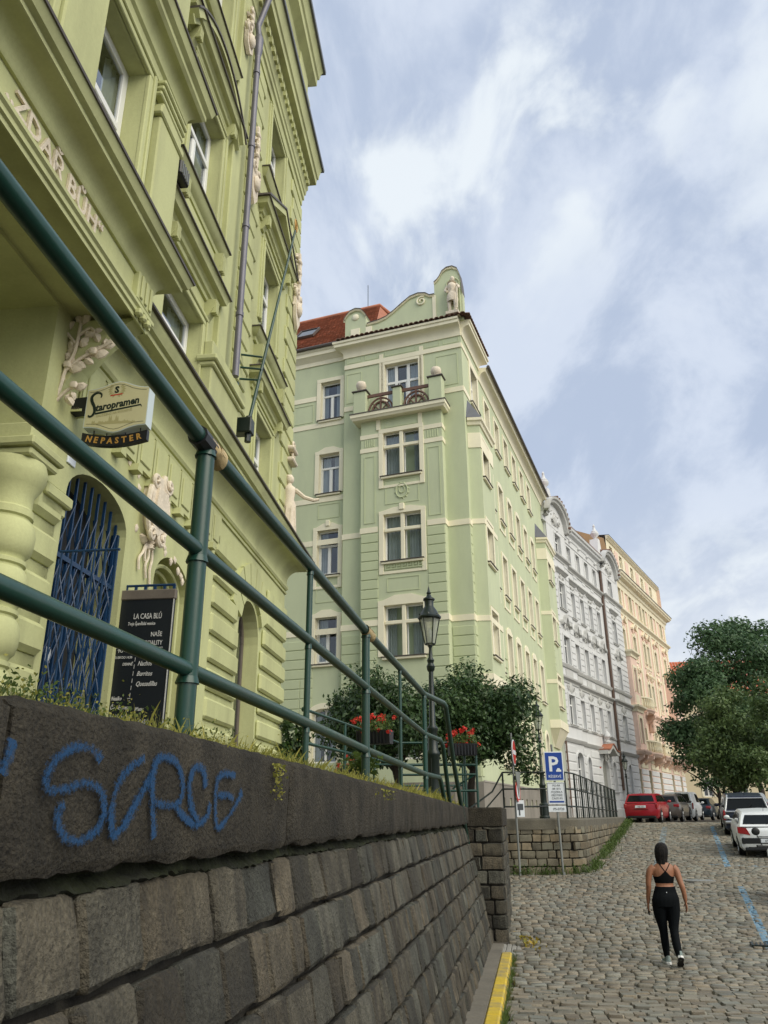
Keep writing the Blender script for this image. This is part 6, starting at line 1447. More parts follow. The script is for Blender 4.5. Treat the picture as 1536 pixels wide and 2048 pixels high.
def tree(label, x, y, z0, trunk, clumps, n, size, lm, name='tree', cat='tree', group=None, droop=0., th=.12):
    t = thing(name, label, cat, T(x, y, z0), group); q = MB()
    for path, r0, r1 in trunk:
        P = smooth_path(path, 4); k = len(P); q.tube(P, [r0+(r1-r0)*i/(k-1) for i in range(k)], 8)
    part('trunk', q, X['bark'], t, smooth=60)
    V = leaf_cloud([(c[0]-x, c[1]-y, c[2]-z0, *c[3:]) for c in clumps], n, size, droop=droop)
    put('crown', quads_mesh('crown', V, lm), t); return t
# two round street trees in front of the hotel
A = clump_crown(.15, 24.2, 4.75, 2.05, 1.7, 1.4, 40, .68, 1)+[(.0, 24, 4.7, 1.5, 1.3, 1.0), (-1.3, 24, 4.4, .7, .7, .7), (1.1, 24, 4.6, .9, .8, .9), (-.5, 23.9, 3.9, .8, .7, .5)]
tree('round dark leaved street tree left of the lamp post, in front of the hotel', .35, 24.3, 2.0, [([(0, 0, 0), (.05, 0, .8), (-.1, 0, 1.5), (-.3, .1, 2.6)], .13, .07), ([(-.1, 0, 1.4), (.5, -.1, 2.2), (.9, 0, 3.0)], .08, .04), ([(-.1, 0, 1.4), (-.7, .2, 2.1), (-1.2, .1, 2.8)], .08, .04)], A, 24000, .135, X['leafdark'])
A = clump_crown(2.65, 24.4, 4.85, 1.8, 1.6, 1.5, 40, .66, 2)+[(1.6, 24.2, 4.9, .9, .8, .9), (2.2, 24.1, 4.0, .9, .7, .5), (2.7, 24.4, 4.9, 1.4, 1.2, 1.1), (3.9, 24.2, 4.0, .65, .6, .7), (4.05, 24.0, 3.4, .4, .4, .45), (3.5, 24.1, 4.4, .8, .7, .8)]
tree('round dark leaved street tree right of the lamp post, reaching towards the no entry sign', 2.5, 24.5, 2.0, [([(0, 0, 0), (.0, 0, .9), (.15, 0, 1.8), (.3, 0, 3.0)], .13, .06), ([(.1, 0, 1.5), (.7, -.1, 2.0), (1.3, -.2, 2.3)], .07, .03), ([(.05, 0, 1.4), (-.6, 0, 2.2), (-.9, 0, 3.0)], .07, .03)], A, 26000, .135, X['leafdark'])
A = clump_crown(-2.05, 17.2, 3.35, .42, .4, .75, 10, .30, 3)
tree('small shrub beside the inn corner, behind the weeds', -2.05, 17.2, 2.1, [([(0, 0, 0), (0, 0, .6), (.05, 0, 1.2)], .03, .015)], A, 1800, .13, X['leafbush'], 'shrub', 'shrub')
# big trees over the parked cars on the right
def big_tree(label, x, y, z0, c, rad, ncl, cr, nl, size, lm, seed, droop=0., extra=(), trunk=None):
    A = clump_crown(c[0], c[1], c[2], rad[0], rad[1], rad[2], ncl, cr, seed, -.8)+list(extra)
    tr = trunk or [([(0, 0, 0), (.15, 0, 1.6), (-.1, 0, 3.2), ((c[0]-x)*.5, 0, 5.5), ((c[0]-x), 0, c[2]-z0+.5)], .26, .07), ([(0, 0, 2.4), (1.4, .3, 4.2), (2.2, .3, 6)], .14, .05), ([(-.05, 0, 2.8), (-1.6, -.2, 4.4), (-2.6, 0, 6)], .13, .05)]
    return tree(label, x, y, z0, tr, A, nl, size, lm, 'street_tree', droop=droop)
big_tree('tall deep green tree at the back, highest crown over the parked cars', 26.8, 60, 2.0, (27.6, 60, 11.2), (4.6, 3.5, 5.0), 46, 1.5, 24000, .30, X['leafdeep'], 11)
big_tree('broad dark green tree reaching over the street in front of the pink house', 22.6, 57, 2.0, (23.0, 57, 8.6), (3.1, 2.8, 3.7), 44, 1.15, 24000, .27, X['leafdeep'], 12,
         extra=[(20.3, 57, 7.4, 1.2, 1.1, .9), (21.0, 57, 5.9, 1.2, 1.1, .9), (22.2, 57, 4.6, 1.0, 1.0, 1.0), (23.6, 57, 4.5, 1.1, 1.0, 1.1), (24.2, 57.2, 12.0, 1.2, 1, 1.0)], trunk=[([(0, 0, 0), (.1, 0, 1.2), (-.05, 0, 2.6), (.2, 0, 6)], .17, .08), ([(.45, .3, 0), (.5, .2, 1.5), (.9, .1, 3.4)], .15, .06), ([(0, 0, 1.2), (-.9, -.1, 2.2), (-1.9, 0, 2.9)], .07, .03)])
big_tree('lighter mid green tree nearest the white car, its crown cut by the right edge', 21.6, 46.5, 1.9, (21.4, 46.5, 6.2), (3.2, 2.6, 2.9), 46, 1.0, 26000, .21, X['leafmid'], 13,
         extra=[(18.0, 46.5, 5.2, 1.0, .9, .7), (19.1, 46.4, 4.9, 1.0, .9, .6)], trunk=[([(-2.0, .5, 0), (-1.9, .5, 1.2), (-2.2, .4, 2.0), (-1.6, .3, 3.4)], .20, .08), ([(-1.95, .5, 1.3), (-1.0, .3, 2.4), (.2, 0, 3.6)], .12, .05), ([(0, 0, 0), (.1, 0, 2), (0, 0, 5)], .15, .05)])
A = clump_crown(20.9, 42.0, 2.7, 1.1, 1.0, .9, 16, .5, 4)
tree('dark purplish shrub on the bank beside the parked pickup', 20.3, 42, 2.2, [([(0, 0, -.3), (0, 0, .5)], .04, .02)], A, 3500, .13, leaf_mat('purple_leaf', (.030, .016, .016), (.07, .05, .03), .2), 'shrub', 'shrub')
# weeds along the coping and on the strip behind it
def blades(n, sfun, hfun, wid, bend=.5):
    V = np.zeros((n, 4, 3))
    for i in range(n):
        s, d, z = sfun(); h = hfun(s); a = random.uniform(0, 6.28); lx_, ly_ = math.cos(a), math.sin(a); k = random.uniform(.1, 1)*bend*h
        p = (s, -d, z); w = wid*random.uniform(.6, 1.4)
        V[i, 0] = (p[0]-ly_*w, p[1]+lx_*w, z); V[i, 1] = (p[0]+ly_*w, p[1]-lx_*w, z)
        V[i, 2] = (p[0]+lx_*k*.5+ly_*w*.8, p[1]+ly_*k*.5-lx_*w*.8, z+h*.65); V[i, 3] = (p[0]+lx_*k, p[1]+ly_*k, z+h)
    return V
def dens(s): return .5+.5*math.sin(s*2.3)*math.sin(s*.9+1)
def weed_pos():
    while True:
        s = 1.5+14.1*random.random()**1.35
        if random.random() < .35+.65*dens(s): return s, -.42-abs(random.gauss(0, .22)), cap_top(s)-.03-.10*random.random()
def wh(s): return random.uniform(.045, .12)*(1.3 if random.random() < .15 else 1)*(1.0 if s > 2.8 else .62)
sV = blades(14000, weed_pos, wh, .0011, .8)
def leaflets(n, posf, size):
    P = np.array([posf() for _ in range(n)]); P = np.stack([P[:, 0], -P[:, 1], P[:, 2]], 1); d = rng.normal(size=(n, 3)); d /= np.linalg.norm(d, axis=1)[:, None]
    t = np.cross(d, rng.normal(size=(n, 3))); t /= np.linalg.norm(t, axis=1)[:, None]; b = np.cross(d, t); s = size*rng.uniform(.5, 1.4, n)[:, None]
    return np.stack([P-t*s, P+b*s*.6, P+t*s, P-b*s*.6], 1)
def lpos():
    s, d, z = weed_pos(); return s, d, z+random.uniform(.02, .105)+(random.random() < .06)*random.uniform(0, .10)
WV = np.concatenate([sV, leaflets(26000, lpos, .0055)])
w_ = put('weeds', quads_mesh('weeds', WV, X['weed']), None, WPM); tag(w_, 'dry yellow green weeds growing along the wall coping', None, None, 'stuff')
def lpos2():
    s = random.choice([1.9, 2.1, 2.35, 2.5, 2.75, 3.15, 3.7, 4.1])+random.gauss(0, .06); h = random.random()**1.5; return s, -.62-random.random()*.2+random.gauss(0, .04), 2.35+h*.20
sv2 = blades(700, lambda: (lambda q: (q[0], q[1], 2.34))(lpos2()), lambda s: random.uniform(.06, .19), .0013, .4)
w2 = put('tall_weeds', quads_mesh('tall_weeds', np.concatenate([sv2, leaflets(3200, lpos2, .009)]), X['weedg']), None, WPM); tag(w2, 'taller green weeds by the first railing post', None, None, 'stuff')
q = MB(); q.B(-3, 15.6, -1.7, -.72, 2.1, 2.33); q.B(-3, 15.5, -.74, -.55, 2.1, 2.37); tag(part('soil_strip', q, X['soil'], None, WPM), kind='structure')['label'] = 'strip of dry soil behind the wall coping'
def gpos():
    s = random.uniform(4, 15.5); return s, random.uniform(-1.6, -.6), 2.32
gv = blades(5000, gpos, lambda s: random.uniform(.05, .22), .003, .9)
w3 = put('dry_grass', quads_mesh('dry_grass', gv, X['weed']), None, WPM); tag(w3, 'dry grass on the strip behind the coping', None, None, 'stuff')
# leafy weed standing on the coping near the fourth post
wp = thing('weed_plant', 'leafy green weed standing on the coping by the railing', 'plant', WPM @ Matrix.Translation((7.45, .62, 2.3)))
q = MB(); rs = random.Random(9); stems = []
for i in range(7):
    a = rs.uniform(0, 6.28); P = [(0, 0, 0), (.05*math.cos(a), .05*math.sin(a), .15), (.16*math.cos(a), .16*math.sin(a), .26+.12*rs.random())]; stems.append(P); q.tube(P, .005, 5)
part('stems', q, X['weedg'], wp)
for P in stems:
    q = MB()
    for k in range(7):
        t = .3+.7*k/6; b = Vector(P[1]).lerp(Vector(P[2]), t); a = rs.uniform(0, 6.28); L_ = .10; c, s_ = math.cos(a), math.sin(a)
        q.add([tuple(b), (b.x+c*L_*.5-s_*.03, b.y+s_*L_*.5+c*.03, b.z+.02), (b.x+c*L_, b.y+s_*L_, b.z-.02), (b.x+c*L_*.5+s_*.03, b.y+s_*L_*.5-c*.03, b.z+.02)], [(0, 1, 2, 3)])
    part('leaves', q, X['weedg'], wp)
# trailing bits over the coping, green verge under the far wall, leaf litter by the pier
tr = np.concatenate([leaflets(120, lambda: (4.05+random.gauss(0, .05), -.335+random.random()*.02, 2.36-random.random()**2*.16), .010), leaflets(60, lambda: (7.2+random.gauss(0, .2), -.335, 2.33-random.random()**2*.08), .011)])
w4 = put('trailing_weeds', quads_mesh('trailing_weeds', tr, X['weed']), None, WPM); tag(w4, 'dry trailing weeds hanging over the coping edge', None, None, 'stuff')
def vpos():
    u = random.random()
    (x, y), an = walk(pathf, random.uniform(9.5, Ltot-1.0) if u > .22 else random.choice((4.6, 5.3, 6.3, 7.2, 7.9))+random.gauss(0, .22)); y2 = y; o = abs(random.gauss(0, .14))
    return x+math.sin(an)*(.10+o), y2-math.cos(an)*(.10+o), road_z(y2)+.0
def vblade():
    x, y, z = vpos(); return x, -y, z
vv = blades(2600, vblade, lambda s: random.uniform(.05, .24)*(1.2 if random.random() < .2 else .8), .007, .9)
def vlf():
    x, y, z = vpos(); return x, -y, z+random.uniform(.02, .24)
vl = leaflets(1700, vlf, .03)
w5 = put('verge_plants', quads_mesh('verge_plants', np.concatenate([vv, vl]), X['weedg'])); tag(w5, 'green weeds along the foot of the far wall', None, None, 'stuff')
LL = leaflets(110, lambda: (2.32+abs(random.gauss(0, .16)), -(15.6+random.gauss(0, .5)), .08+random.random()*.06), .040)
w6 = put('fallen_leaves', quads_mesh('fallen_leaves', LL, leaf_mat('yellow_leaf', (.10, .16, .03), (.50, .33, .05), .3))); tag(w6, 'yellow fallen leaves heaped beside the stone pier', None, None, 'stuff')
km = leaflets(260, lambda: (2.02+(random.random()-.5)*.12+(lambda y: 0)(0), -(10.4+random.random()*.1), .0), .02)
kp = blades(500, lambda: (lambda s: (s, .375+abs(random.gauss(0, .025)), .0))(random.uniform(9.2, 14.8) if random.random() < .6 else random.uniform(9.6, 10.8)), lambda s: random.uniform(.03, .11), .004, .9)
w7 = put('kerb_weeds', quads_mesh('kerb_weeds', kp, X['weedg']), None, WPM); tag(w7, 'small weeds growing between the kerb and the cobbles', None, None, 'stuff')
# ================================================================ railings
rl = thing('pipe_railing', 'dark green pipe railing with three rails along the top of the near wall', 'railing', WPM)
RD = -.52
def rz(s, k):
    tabs = ([(-2, 4.10), (1.7, 3.87), (3.3, 3.765), (7.2, 3.70), (11.2, 3.70)], [(-2, 3.38), (1.87, 3.27), (3.36, 3.245), (7.1, 3.20), (11.2, 3.165)], [(-2, 2.78), (2.0, 2.72), (3.3, 2.71), (7.1, 2.66), (11.2, 2.645)])[k]
    for (a, za_), (b, zb) in zip(tabs[:-1], tabs[1:]):
        if s <= b: return za_+(zb-za_)*(s-a)/(b-a)
    return tabs[-1][1]
for k, r_ in ((0, .038), (1, .033), (2, .033)):
    q = MB(); S = [-2, 0, 1.7, 3.3, 5.2, 7.15, 9.1, 11.15]; P = [(s, -RD, rz(s, k)) for s in S]
    if k == 0: P += [(12.15, .36, 3.70), (12.3, .34, 3.66), (13.6, .37, 2.9), (15.9, .38, 1.62)]
    elif k == 1: P += [(12.1, .42, 3.165), (12.25, .40, 3.10), (13.2, .42, 2.32)]
    else: P += [(12.1, .45, 2.645), (12.2, .44, 2.60), (12.7, .44, 2.30)]
    q.tube(P, r_, 12); part('rail', q, X['rail'], rl, smooth=60)
for s, r_ in ((-.6, .036), (1.0, .022), (3.33, .042), (5.2, .021), (7.12, .037), (9.05, .019), (11.12, .033)):
    q = MB(); q.tube([(s, -RD, 2.2), (s, -RD, rz(s, 0)-.01)], r_, 12)
    for k in (0, 1, 2): q.tube([(s, -RD, rz(s, k)-.06), (s, -RD, rz(s, k)-.03)], [r_*1.25, r_*1.05], 10)
    part('post', q, X['rail'], rl, smooth=50)
def tape(s, k, L_, r_, seed):
    rs = random.Random(seed); q = MB(); z0, z1 = rz(s-L_/2, k), rz(s+L_/2, k)
    for j in range(5):
        a = rs.uniform(-.3, .3); P = []
        for i in range(15):
            t = i/14; an = t*2*math.pi*1.05+j; o = r_*(1.08+.05*j*.3)+rs.uniform(0, .005); u = (j-2)*L_/5+a*.02*math.sin(an)
            P.append((s+u+.012*math.cos(an), -RD+o*math.cos(an), z0+(z1-z0)*(.5+u/L_)+o*math.sin(an)))
        base = len(q.v); w = L_*.16
        for p in P: q.v += [(p[0]-w, p[1], p[2]+.003), (p[0]+w, p[1], p[2]-.003)]
        for i in range(14): q.f.append((base+2*i, base+2*i+1, base+2*i+3, base+2*i+2)); q.m.append(0)
    part('tape_wrap', q, X['tape'], rl, smooth=40)
tape(3.40, 0, .17, .042, 1); tape(7.18, 0, .20, .041, 2); tape(7.30, 0, .10, .043, 5)
q = MB(); q.tube([(3.22, -RD, rz(3.22, 0)), (3.36, -RD, rz(3.36, 0))], .05, 10); part('joint_sleeve', q, X['blacksteel'], rl)
# guard rail of the stair well, behind the strip of weeds
gr = thing('guard_railing', 'thinner green pipe railing around the stair opening, hung with flower boxes', 'railing', T(0, 0))
A0, A1, A2 = (-1.05, 10.6), (.27, 16.2), (1.78, 16.25)
def seg(pts, z, r_=.022): q = MB(); q.tube([(x, y, z+dz) for x, y, dz in pts], r_, 8); part('rail', q, X['rail'], gr, smooth=60)
for z in (3.44, 3.02): seg([(*A0, 0), (*A1, .04), (*A2, .04)], z)
seg([(A1[0], A1[1], 0), (A2[0], A2[1], 0)], 2.88); seg([(A1[0], A1[1], 0), (A2[0], A2[1], 0)], 2.58)
q = MB(); q.ball((A0[0]-.02, A0[1]-.04, 3.44), .035, 8); part('rail_end', q, X['rail'], gr, smooth=60)
for x, y in (A0, (-.62, 12.4), (-.2, 14.2), A1, (.30, 16.2), (.95, 16.22), A2, (1.55, 16.25)):
    q = MB(); q.tube([(x, y, 2.1), (x, y, 3.46)], .024, 8); part('post', q, X['rail'], gr, smooth=60)
q = MB(); q.tube([(1.78, 16.25, 2.9), (1.3, 16.3, 2.62)], .018, 6); part('brace', q, X['rail'], gr)
b2 = thing('guard_railing', 'second thin green railing across the far side of the stair opening', 'railing', T(0, 0))
for z in (3.20, 2.75):
    q = MB(); q.tube([(-.9, 18.3, z), (1.7, 18.4, z)], .02, 8); part('rail', q, X['rail'], b2, smooth=60)
for x in (-.9, .3, 1.7): q = MB(); q.tube([(x, 18.35, 2.0), (x, 18.35, 3.2)], .02, 8); part('post', q, X['rail'], b2, smooth=60)
# walkway railing over the far wall, with pickets along the street
wr = thing('walkway_railing', 'grey green railing with pickets above the far wall, behind the parking sign', 'railing', T(0, 0))
pr_ = [(3.45, 23.6), (5.25, 23.75), (5.55, 24.3)]+[(5.70+(y-24.6)*.354, y) for y in (24.6, 28, 32, 36, 39.5)]
def wtop(y): return 3.28-(max(0, y-27)/12.5)*.08
for dz in (0, -.45, -.92):
    q = MB(); q.tube([(x-.12, y+.12, wtop(y)+dz) for x, y in pr_], .022, 8); part('rail', q, X['iron'], wr, smooth=60)
q = MB(); q.tube([(3.33, 23.7, 3.28), (2.95, 23.2, 2.75), (2.2, 22.3, 2.3)], .024, 8); q.tube([(3.33, 23.7, 2.85), (2.3, 22.3, 1.95)], .02, 8); part('sloping_rail', q, X['iron'], wr, smooth=60)
for x, y in pr_[:1]+pr_[1:2]+[(2.3, 22.4)]: q = MB(); q.tube([(x-.12, y+.12, 1.9), (x-.12, y+.12, 3.28)], .026, 8); part('post', q, X['iron'], wr)
yy = 24.7; i = 0
while yy < 39.6:
    x = 5.70+(yy-24.6)*.354-.12; q = MB(); q.tube([(x, yy+.12, 1.98), (x, yy+.12, wtop(yy))], .030 if i % 3 == 0 else .012, 6); part('post' if i % 3 == 0 else 'picket', q, X['iron'], wr); yy += .52; i += 1

# ================================================================ street lamps
def street_lamp(M, label, group):
    t = thing('street_lamp', label, 'street lamp', M, group)
    q = MB(); q.lathe([(.0, 0), (.20, 0), (.20, .06), (.17, .10), (.165, .42), (.18, .44), (.18, .50), (.12, .56), (.115, 1.15), (.135, 1.18), (.135, 1.23), (.10, 1.28), (.085, 1.60), (.105, 1.64), (.105, 1.68), (.062, 1.74), (.045, 2.75), (.07, 2.78), (.085, 2.86), (.055, 2.92), (.075, 2.98), (.04, 3.04), (.028, 3.22), (.05, 3.26), (.05, 3.29), (.0, 3.29)], 0, 0, 18)
    for k in range(8):
        a = k*math.pi/4; q.box(.155*math.cos(a)-.02, .155*math.cos(a)+.02, .155*math.sin(a)-.02, .155*math.sin(a)+.02, .12, .40)
        q.tube([(.10*math.cos(a), .10*math.sin(a), .60), (.095*math.cos(a), .095*math.sin(a), 1.12)], .022, 5)
    part('post', q, X['iron'], t, smooth=35)
    b, tp, z0, z1 = .10, .205, 3.30, 3.82; q = MB(); n6 = 6
    def C(r_, z, k): a = R(60*k+30); return (r_*math.cos(a), r_*math.sin(a), z)
    for k in range(n6):
        q.tube([C(b, z0, k), C(tp, z1, k)], .013, 5); q.tube([C(b, z0, k), C(b, z0, k+1)], .014, 5); q.tube([C(tp, z1, k), C(tp, z1, k+1)], .018, 5)
        m_ = [(C(tp+.02, z1+.03, k)[i]+C(tp+.02, z1+.03, k+1)[i])/2 for i in range(3)]; q.ball((m_[0], m_[1], z1+.06), .035, 6)
    part('lantern_frame', q, X['iron'], t, smooth=40)
    for k in range(n6):
        q = MB(); q.add([C(b*.97, z0, k), C(b*.97, z0, k+1), C(tp*.97, z1, k+1), C(tp*.97, z1, k)], [(0, 1, 2, 3)]); part('lantern_pane', q, X['frost'], t)
    q = MB(); q.lathe([(tp+.03, z1), (tp+.035, z1+.03), (tp-.02, z1+.10), (.15, z1+.17), (.10, z1+.24), (.09, z1+.26), (.095, z1+.36), (.12, z1+.38), (.12, z1+.41), (.06, z1+.45), (.035, z1+.50), (.05, z1+.53), (.03, z1+.56), (.012, z1+.64), (.0, z1+.68)], 0, 0, 12); part('lantern_roof', q, X['iron'], t, smooth=35)
    q = MB(); q.lathe([(.0, z0+.02), (.035, z0+.05), (.045, z0+.2), (.03, z0+.3), (0, z0+.32)], 0, 0, 8); part('bulb', q, X['psignwhite'], t, smooth=60)
    return t
def frost():
    m = bpy.data.materials.new('milky_lantern_glass'); m.use_nodes = True; t = m.node_tree; n = t.nodes; b = n['Principled BSDF']
    b.inputs['Base Color'].default_value = (.50, .52, .44, 1); b.inputs['Roughness'].default_value = .25
    tr = n.new('ShaderNodeBsdfTransparent'); tr.inputs[0].default_value = (.9, .92, .85, 1); mx = n.new('ShaderNodeMixShader'); mx.inputs[0].default_value = .50
    t.links.new(tr.outputs[0], mx.inputs[1]); t.links.new(b.outputs[0], mx.inputs[2]); t.links.new(mx.outputs[0], n['Material Output'].inputs['Surface']); return m
X['frost'] = frost()
LG = 'green lantern posts along the street'
lamp = street_lamp(T(.90, 15.6, 2.02, R(20)), 'nearest green lantern post, standing in front of the round trees', LG)
copy_tree(lamp, T(6.10, 32.5, 2.02, R(5)), 'green lantern post on the hotel walkway, just left of the parking sign')
copy_tree(lamp, T(16.85, 58.3, 1.80, R(40)), 'farthest green lantern post, before the grey house above the red car')

# ================================================================ flower boxes
def flower_box(M, w, label, nl=420, nf=60, sag=.2):
    t = thing('flower_box', label, 'flower box', M, 'geranium boxes on the green railings'); q = MB()
    q.prism([(-.09, 0), (.09, 0), (.12, .20), (.13, .20), (.13, .22), (-.13, .22), (-.13, .20), (-.12, .20)], -w/2, w/2, 'yz')
    for i in range(int(w/.06)): x = -w/2+.06*i; q.box(x, x+.022, -.128, -.10, .01, .20)
    part('box', q, X['blacksteel'], t)
    put('foliage', quads_mesh('foliage', leaf_cloud([(-w*.3, 0, .30, w*.25, .16, .12), (w*.25, 0, .32, w*.3, .17, .13), (0, -.03, .27, w*.55, .18, .09)], nl, .05, aspect=.8), X['weedg']), t)
    V = []
    for i in range(nf//5):
        c = np.array([random.uniform(-w*.6, w*.6), random.uniform(-.2, .15), .28+random.uniform(-.12, .22)])
        V.append(leaf_cloud([(*c, .045, .045, .04)], 16, .045, aspect=.9))
    put('blossoms', quads_mesh('blossoms', np.concatenate(V), X['flower']), t); return t
rz2 = math.atan2(A1[1]-A0[1], A1[0]-A0[0])
flower_box(T(-.18, 13.7, 3.25, R(-18)), .58, 'box of red geraniums hung on the stair railing, left of the tall post', 420, 110)
flower_box(T(1.50, 16.05, 3.22, R(2)), .55, 'box of red geraniums on the corner of the stair railing, nearest the street', 420, 110)
flower_box(T(-.72, 17.6, 2.86, R(0)), .62, 'low box of red geraniums half hidden behind the railing post', 260, 40)

# ================================================================ inn: gate, chalkboard, beer sign, flagpole
gt = thing('lattice_gate', 'blue folding lattice gate closing the arched inn doorway', 'gate', LM)
for i in range(9):
    s = 7.16+.172*i; top = 5.26+.36*math.sqrt(max(0, 1-((s-7.85)/.76)**2)); q = MB(); q.B(s-.011, s+.011, -.13, -.10, 2.2, top); part('bar', q, X['blue'], gt)
q = MB(); z = 2.25
while z < 5.5:
    for i in range(8):
        s0, s1 = 7.16+.172*i, 7.332+.172*i; lim_ = 5.22+.36*math.sqrt(max(0, 1-(((s0+s1)/2-7.85)/.76)**2))
        if z+.38 > lim_: continue
        for a, b, d in ((z, z+.38, -.095), (z+.38, z, -.145)): q.tube([(s0, -d, a), (s1, -d, b)], .007, 4)
    z += .38
tag(part('lattice_straps', q, X['blue'], gt), kind='stuff')
q = MB(); q.B(7.08, 7.12, -.17, -.08, 2.2, 5.3); q.B(8.56, 8.6, -.17, -.08, 2.2, 5.3); q.B(7.12, 8.56, -.165, -.085, 4.62, 4.67); part('gate_frame', q, X['blue'], gt)
ol = thing('lattice_gate', 'blue lattice gate leaf standing open in front of the inn doorway', 'gate', LM)
for i in range(6):
    q = MB(); q.tube([(7.14, -(.03+.115*i), 2.2), (7.14, -(.03+.115*i), 4.62)], .012, 6); part('bar', q, X['blue'], ol)
q = MB(); z = 2.3
while z < 4.3:
    for i in range(5):
        for a, b in ((z, z+.42), (z+.42, z)): q.tube([(7.14, -(.03+.115*i), a), (7.14, -(.145+.115*i), b)], .007, 4)
    z += .42
tag(part('lattice_straps', q, X['blue'], ol), kind='stuff')
q = MB(); q.tube([(7.14, -.01, 4.62), (7.14, -.63, 4.62)], .014, 6); part('top_bar', q, X['blue'], ol)
dn = MB()
for s, z, w, h in ((7.35, 4.35, .10, .32), (7.55, 4.30, .12, .34), (7.75, 4.28, .12, .34), (7.45, 3.72, .30, .18), (7.8, 3.68, .28, .16), (8.02, 3.05, .06, .12), (8.02, 2.88, .07, .12)): dn.B(s, s+w, -.44, -.43, z, z+h)
tag(part('door_notices', dn, X['psignwhite'], None, LM), 'pale paper notices on the dark door behind the lattice', 'notices')
# blue cellar railing carrying the chalkboard
cr = thing('cellar_railing', 'short blue railing standing behind the chalkboard', 'railing', LM)
q = MB(); q.tube([(8.78, .02, 4.72), (8.78, -.60, 4.72)], .016, 6); part('top_rail', q, X['blue'], cr)
for i in range(6): q = MB(); d = .0+.118*i; q.B(8.77, 8.79, d-.016, d+.016, 2.2, 4.72); part('bar', q, X['blue'], cr)
BW, BH = .64, 2.42
cb = thing('chalkboard', 'tall black chalkboard lettered in white with the menu of the inn', 'menu board', LM)
q = MB(); q.box(8.68, 8.735, -.64, .02, 2.15, 4.60, bev=.006); part('panel', q, X['board'], cb)
q = MB(); q.box(8.665, 8.74, -.655, .035, 4.52, 4.64, bev=.01); part('top_frame', q, X['oldwood'], cb)
q = MB(); q.box(8.672, 8.678, -.645, -.633, 2.15, 4.52); part('edge_line', q, X['chalk'], cb)
BM = LM @ Matrix(((0, 0, -1, 8.676), (-1, 0, 0, .02), (0, 1, 0, 0), (0, 0, 0, 1)))     # x = right across the board (outward), y = up
q = MB()
def wr_(txt, x, y, size, shear=0., sx=.8, al='LEFT'):
    size *= .88
    t = text_mb(txt, size, .001, shear, al, sx, bold=.001); q.v_ = None; q.merge(t, Matrix.Translation((x, y, .002)))
def ln(x0, y0, x1, y1, w=.006, dash=0):
    n = 1 if not dash else dash
    for i in range(n):
        a = i/n; b = (i+(.6 if dash else 1))/n; p0 = Vector((x0+(x1-x0)*a, y0+(y1-y0)*a)); p1 = Vector((x0+(x1-x0)*b, y0+(y1-y0)*b)); d = (p1-p0).normalized(); nn = Vector((-d.y, d.x))*w/2
        q.add([(p0.x+nn.x, p0.y+nn.y, .003), (p1.x+nn.x, p1.y+nn.y, .003), (p1.x-nn.x, p1.y-nn.y, .003), (p0.x-nn.x, p0.y-nn.y, .003)], [(0, 1, 2, 3)])
wr_('LA CASA BLÚ', .19, 4.29, .105, 0, .62); wr_('Tvoje Španělská vesnice', .13, 4.215, .062, .2, .62)
wr_('NAŠE', .42, 4.08, .085, 0, .75); wr_('SPECIALITY', .31, 3.98, .085, 0, .68); ln(.28, 3.955, .58, 3.95)
for i in range(16):
    a0, a1 = R(180-180*i/16), R(180-180*(i+1)/16)
    for r_ in (.135, .085): ln(.135+r_*math.cos(a0), 3.92+r_*1.25*math.sin(a0), .135+r_*math.cos(a1), 3.92+r_*1.25*math.sin(a1), .005)
for i, ch in enumerate('TÝDENNÍ MENU'):
    a = R(165-150*i/11); t = text_mb(ch, .045, .001, 0, 'CENTER', .8); q.merge(t, Matrix.Translation((.135+.105*math.cos(a), 3.915+.105*1.25*math.sin(a), .002)) @ Matrix.Rotation(a-math.pi/2, 4, 'Z'))
wr_('PO - PÁ', .055, 3.90, .058); wr_('11:30 DO 14:30', .02, 3.83, .045); wr_('DENNĚ', .12, 3.75, .05, .2)
for i, w in enumerate(('Tacos', 'Nachos', 'Burritos', 'Quesadillas')): wr_(w, .30, 3.86-.115*i, .085, .35, .72)
ln(.27, 3.92, .24, 3.2, .006, 9)
for i, w in enumerate(('Nealko', 'Čaj - Espresso', 'Rozlévaná Vína')): wr_(w, .03, 3.36-.10*i, .072, .3, .66); 
ln(.0, 3.38, .025, 3.38); ln(.22, 3.38, .26, 3.38)
wr_('Menu', .32, 3.24, .07, .35, .7); wr_('LA CASA', .31, 3.10, .075, 0, .7); wr_('Beso Mezcal', .29, 2.99, .07, .3, .62); wr_('PIVO', .05, 2.96, .12, .05, .72)
ln(.21, 3.04, .26, 3.08, .01); ln(.215, 3.0, .27, 3.0, .01); ln(.21, 2.965, .25, 2.93, .01); ln(.28, 2.93, .53, 2.95, .007, 7)
ln(.10, 2.87, .40, 2.88); wr_('KOKTEJLY', .11, 2.78, .085, 0, .7); ln(.10, 2.75, .40, 2.76); wr_('PIZZA', .24, 2.62, .10, .1, .75)
part('chalk_writing', q, X['chalk'], cb, BM, fix=False)
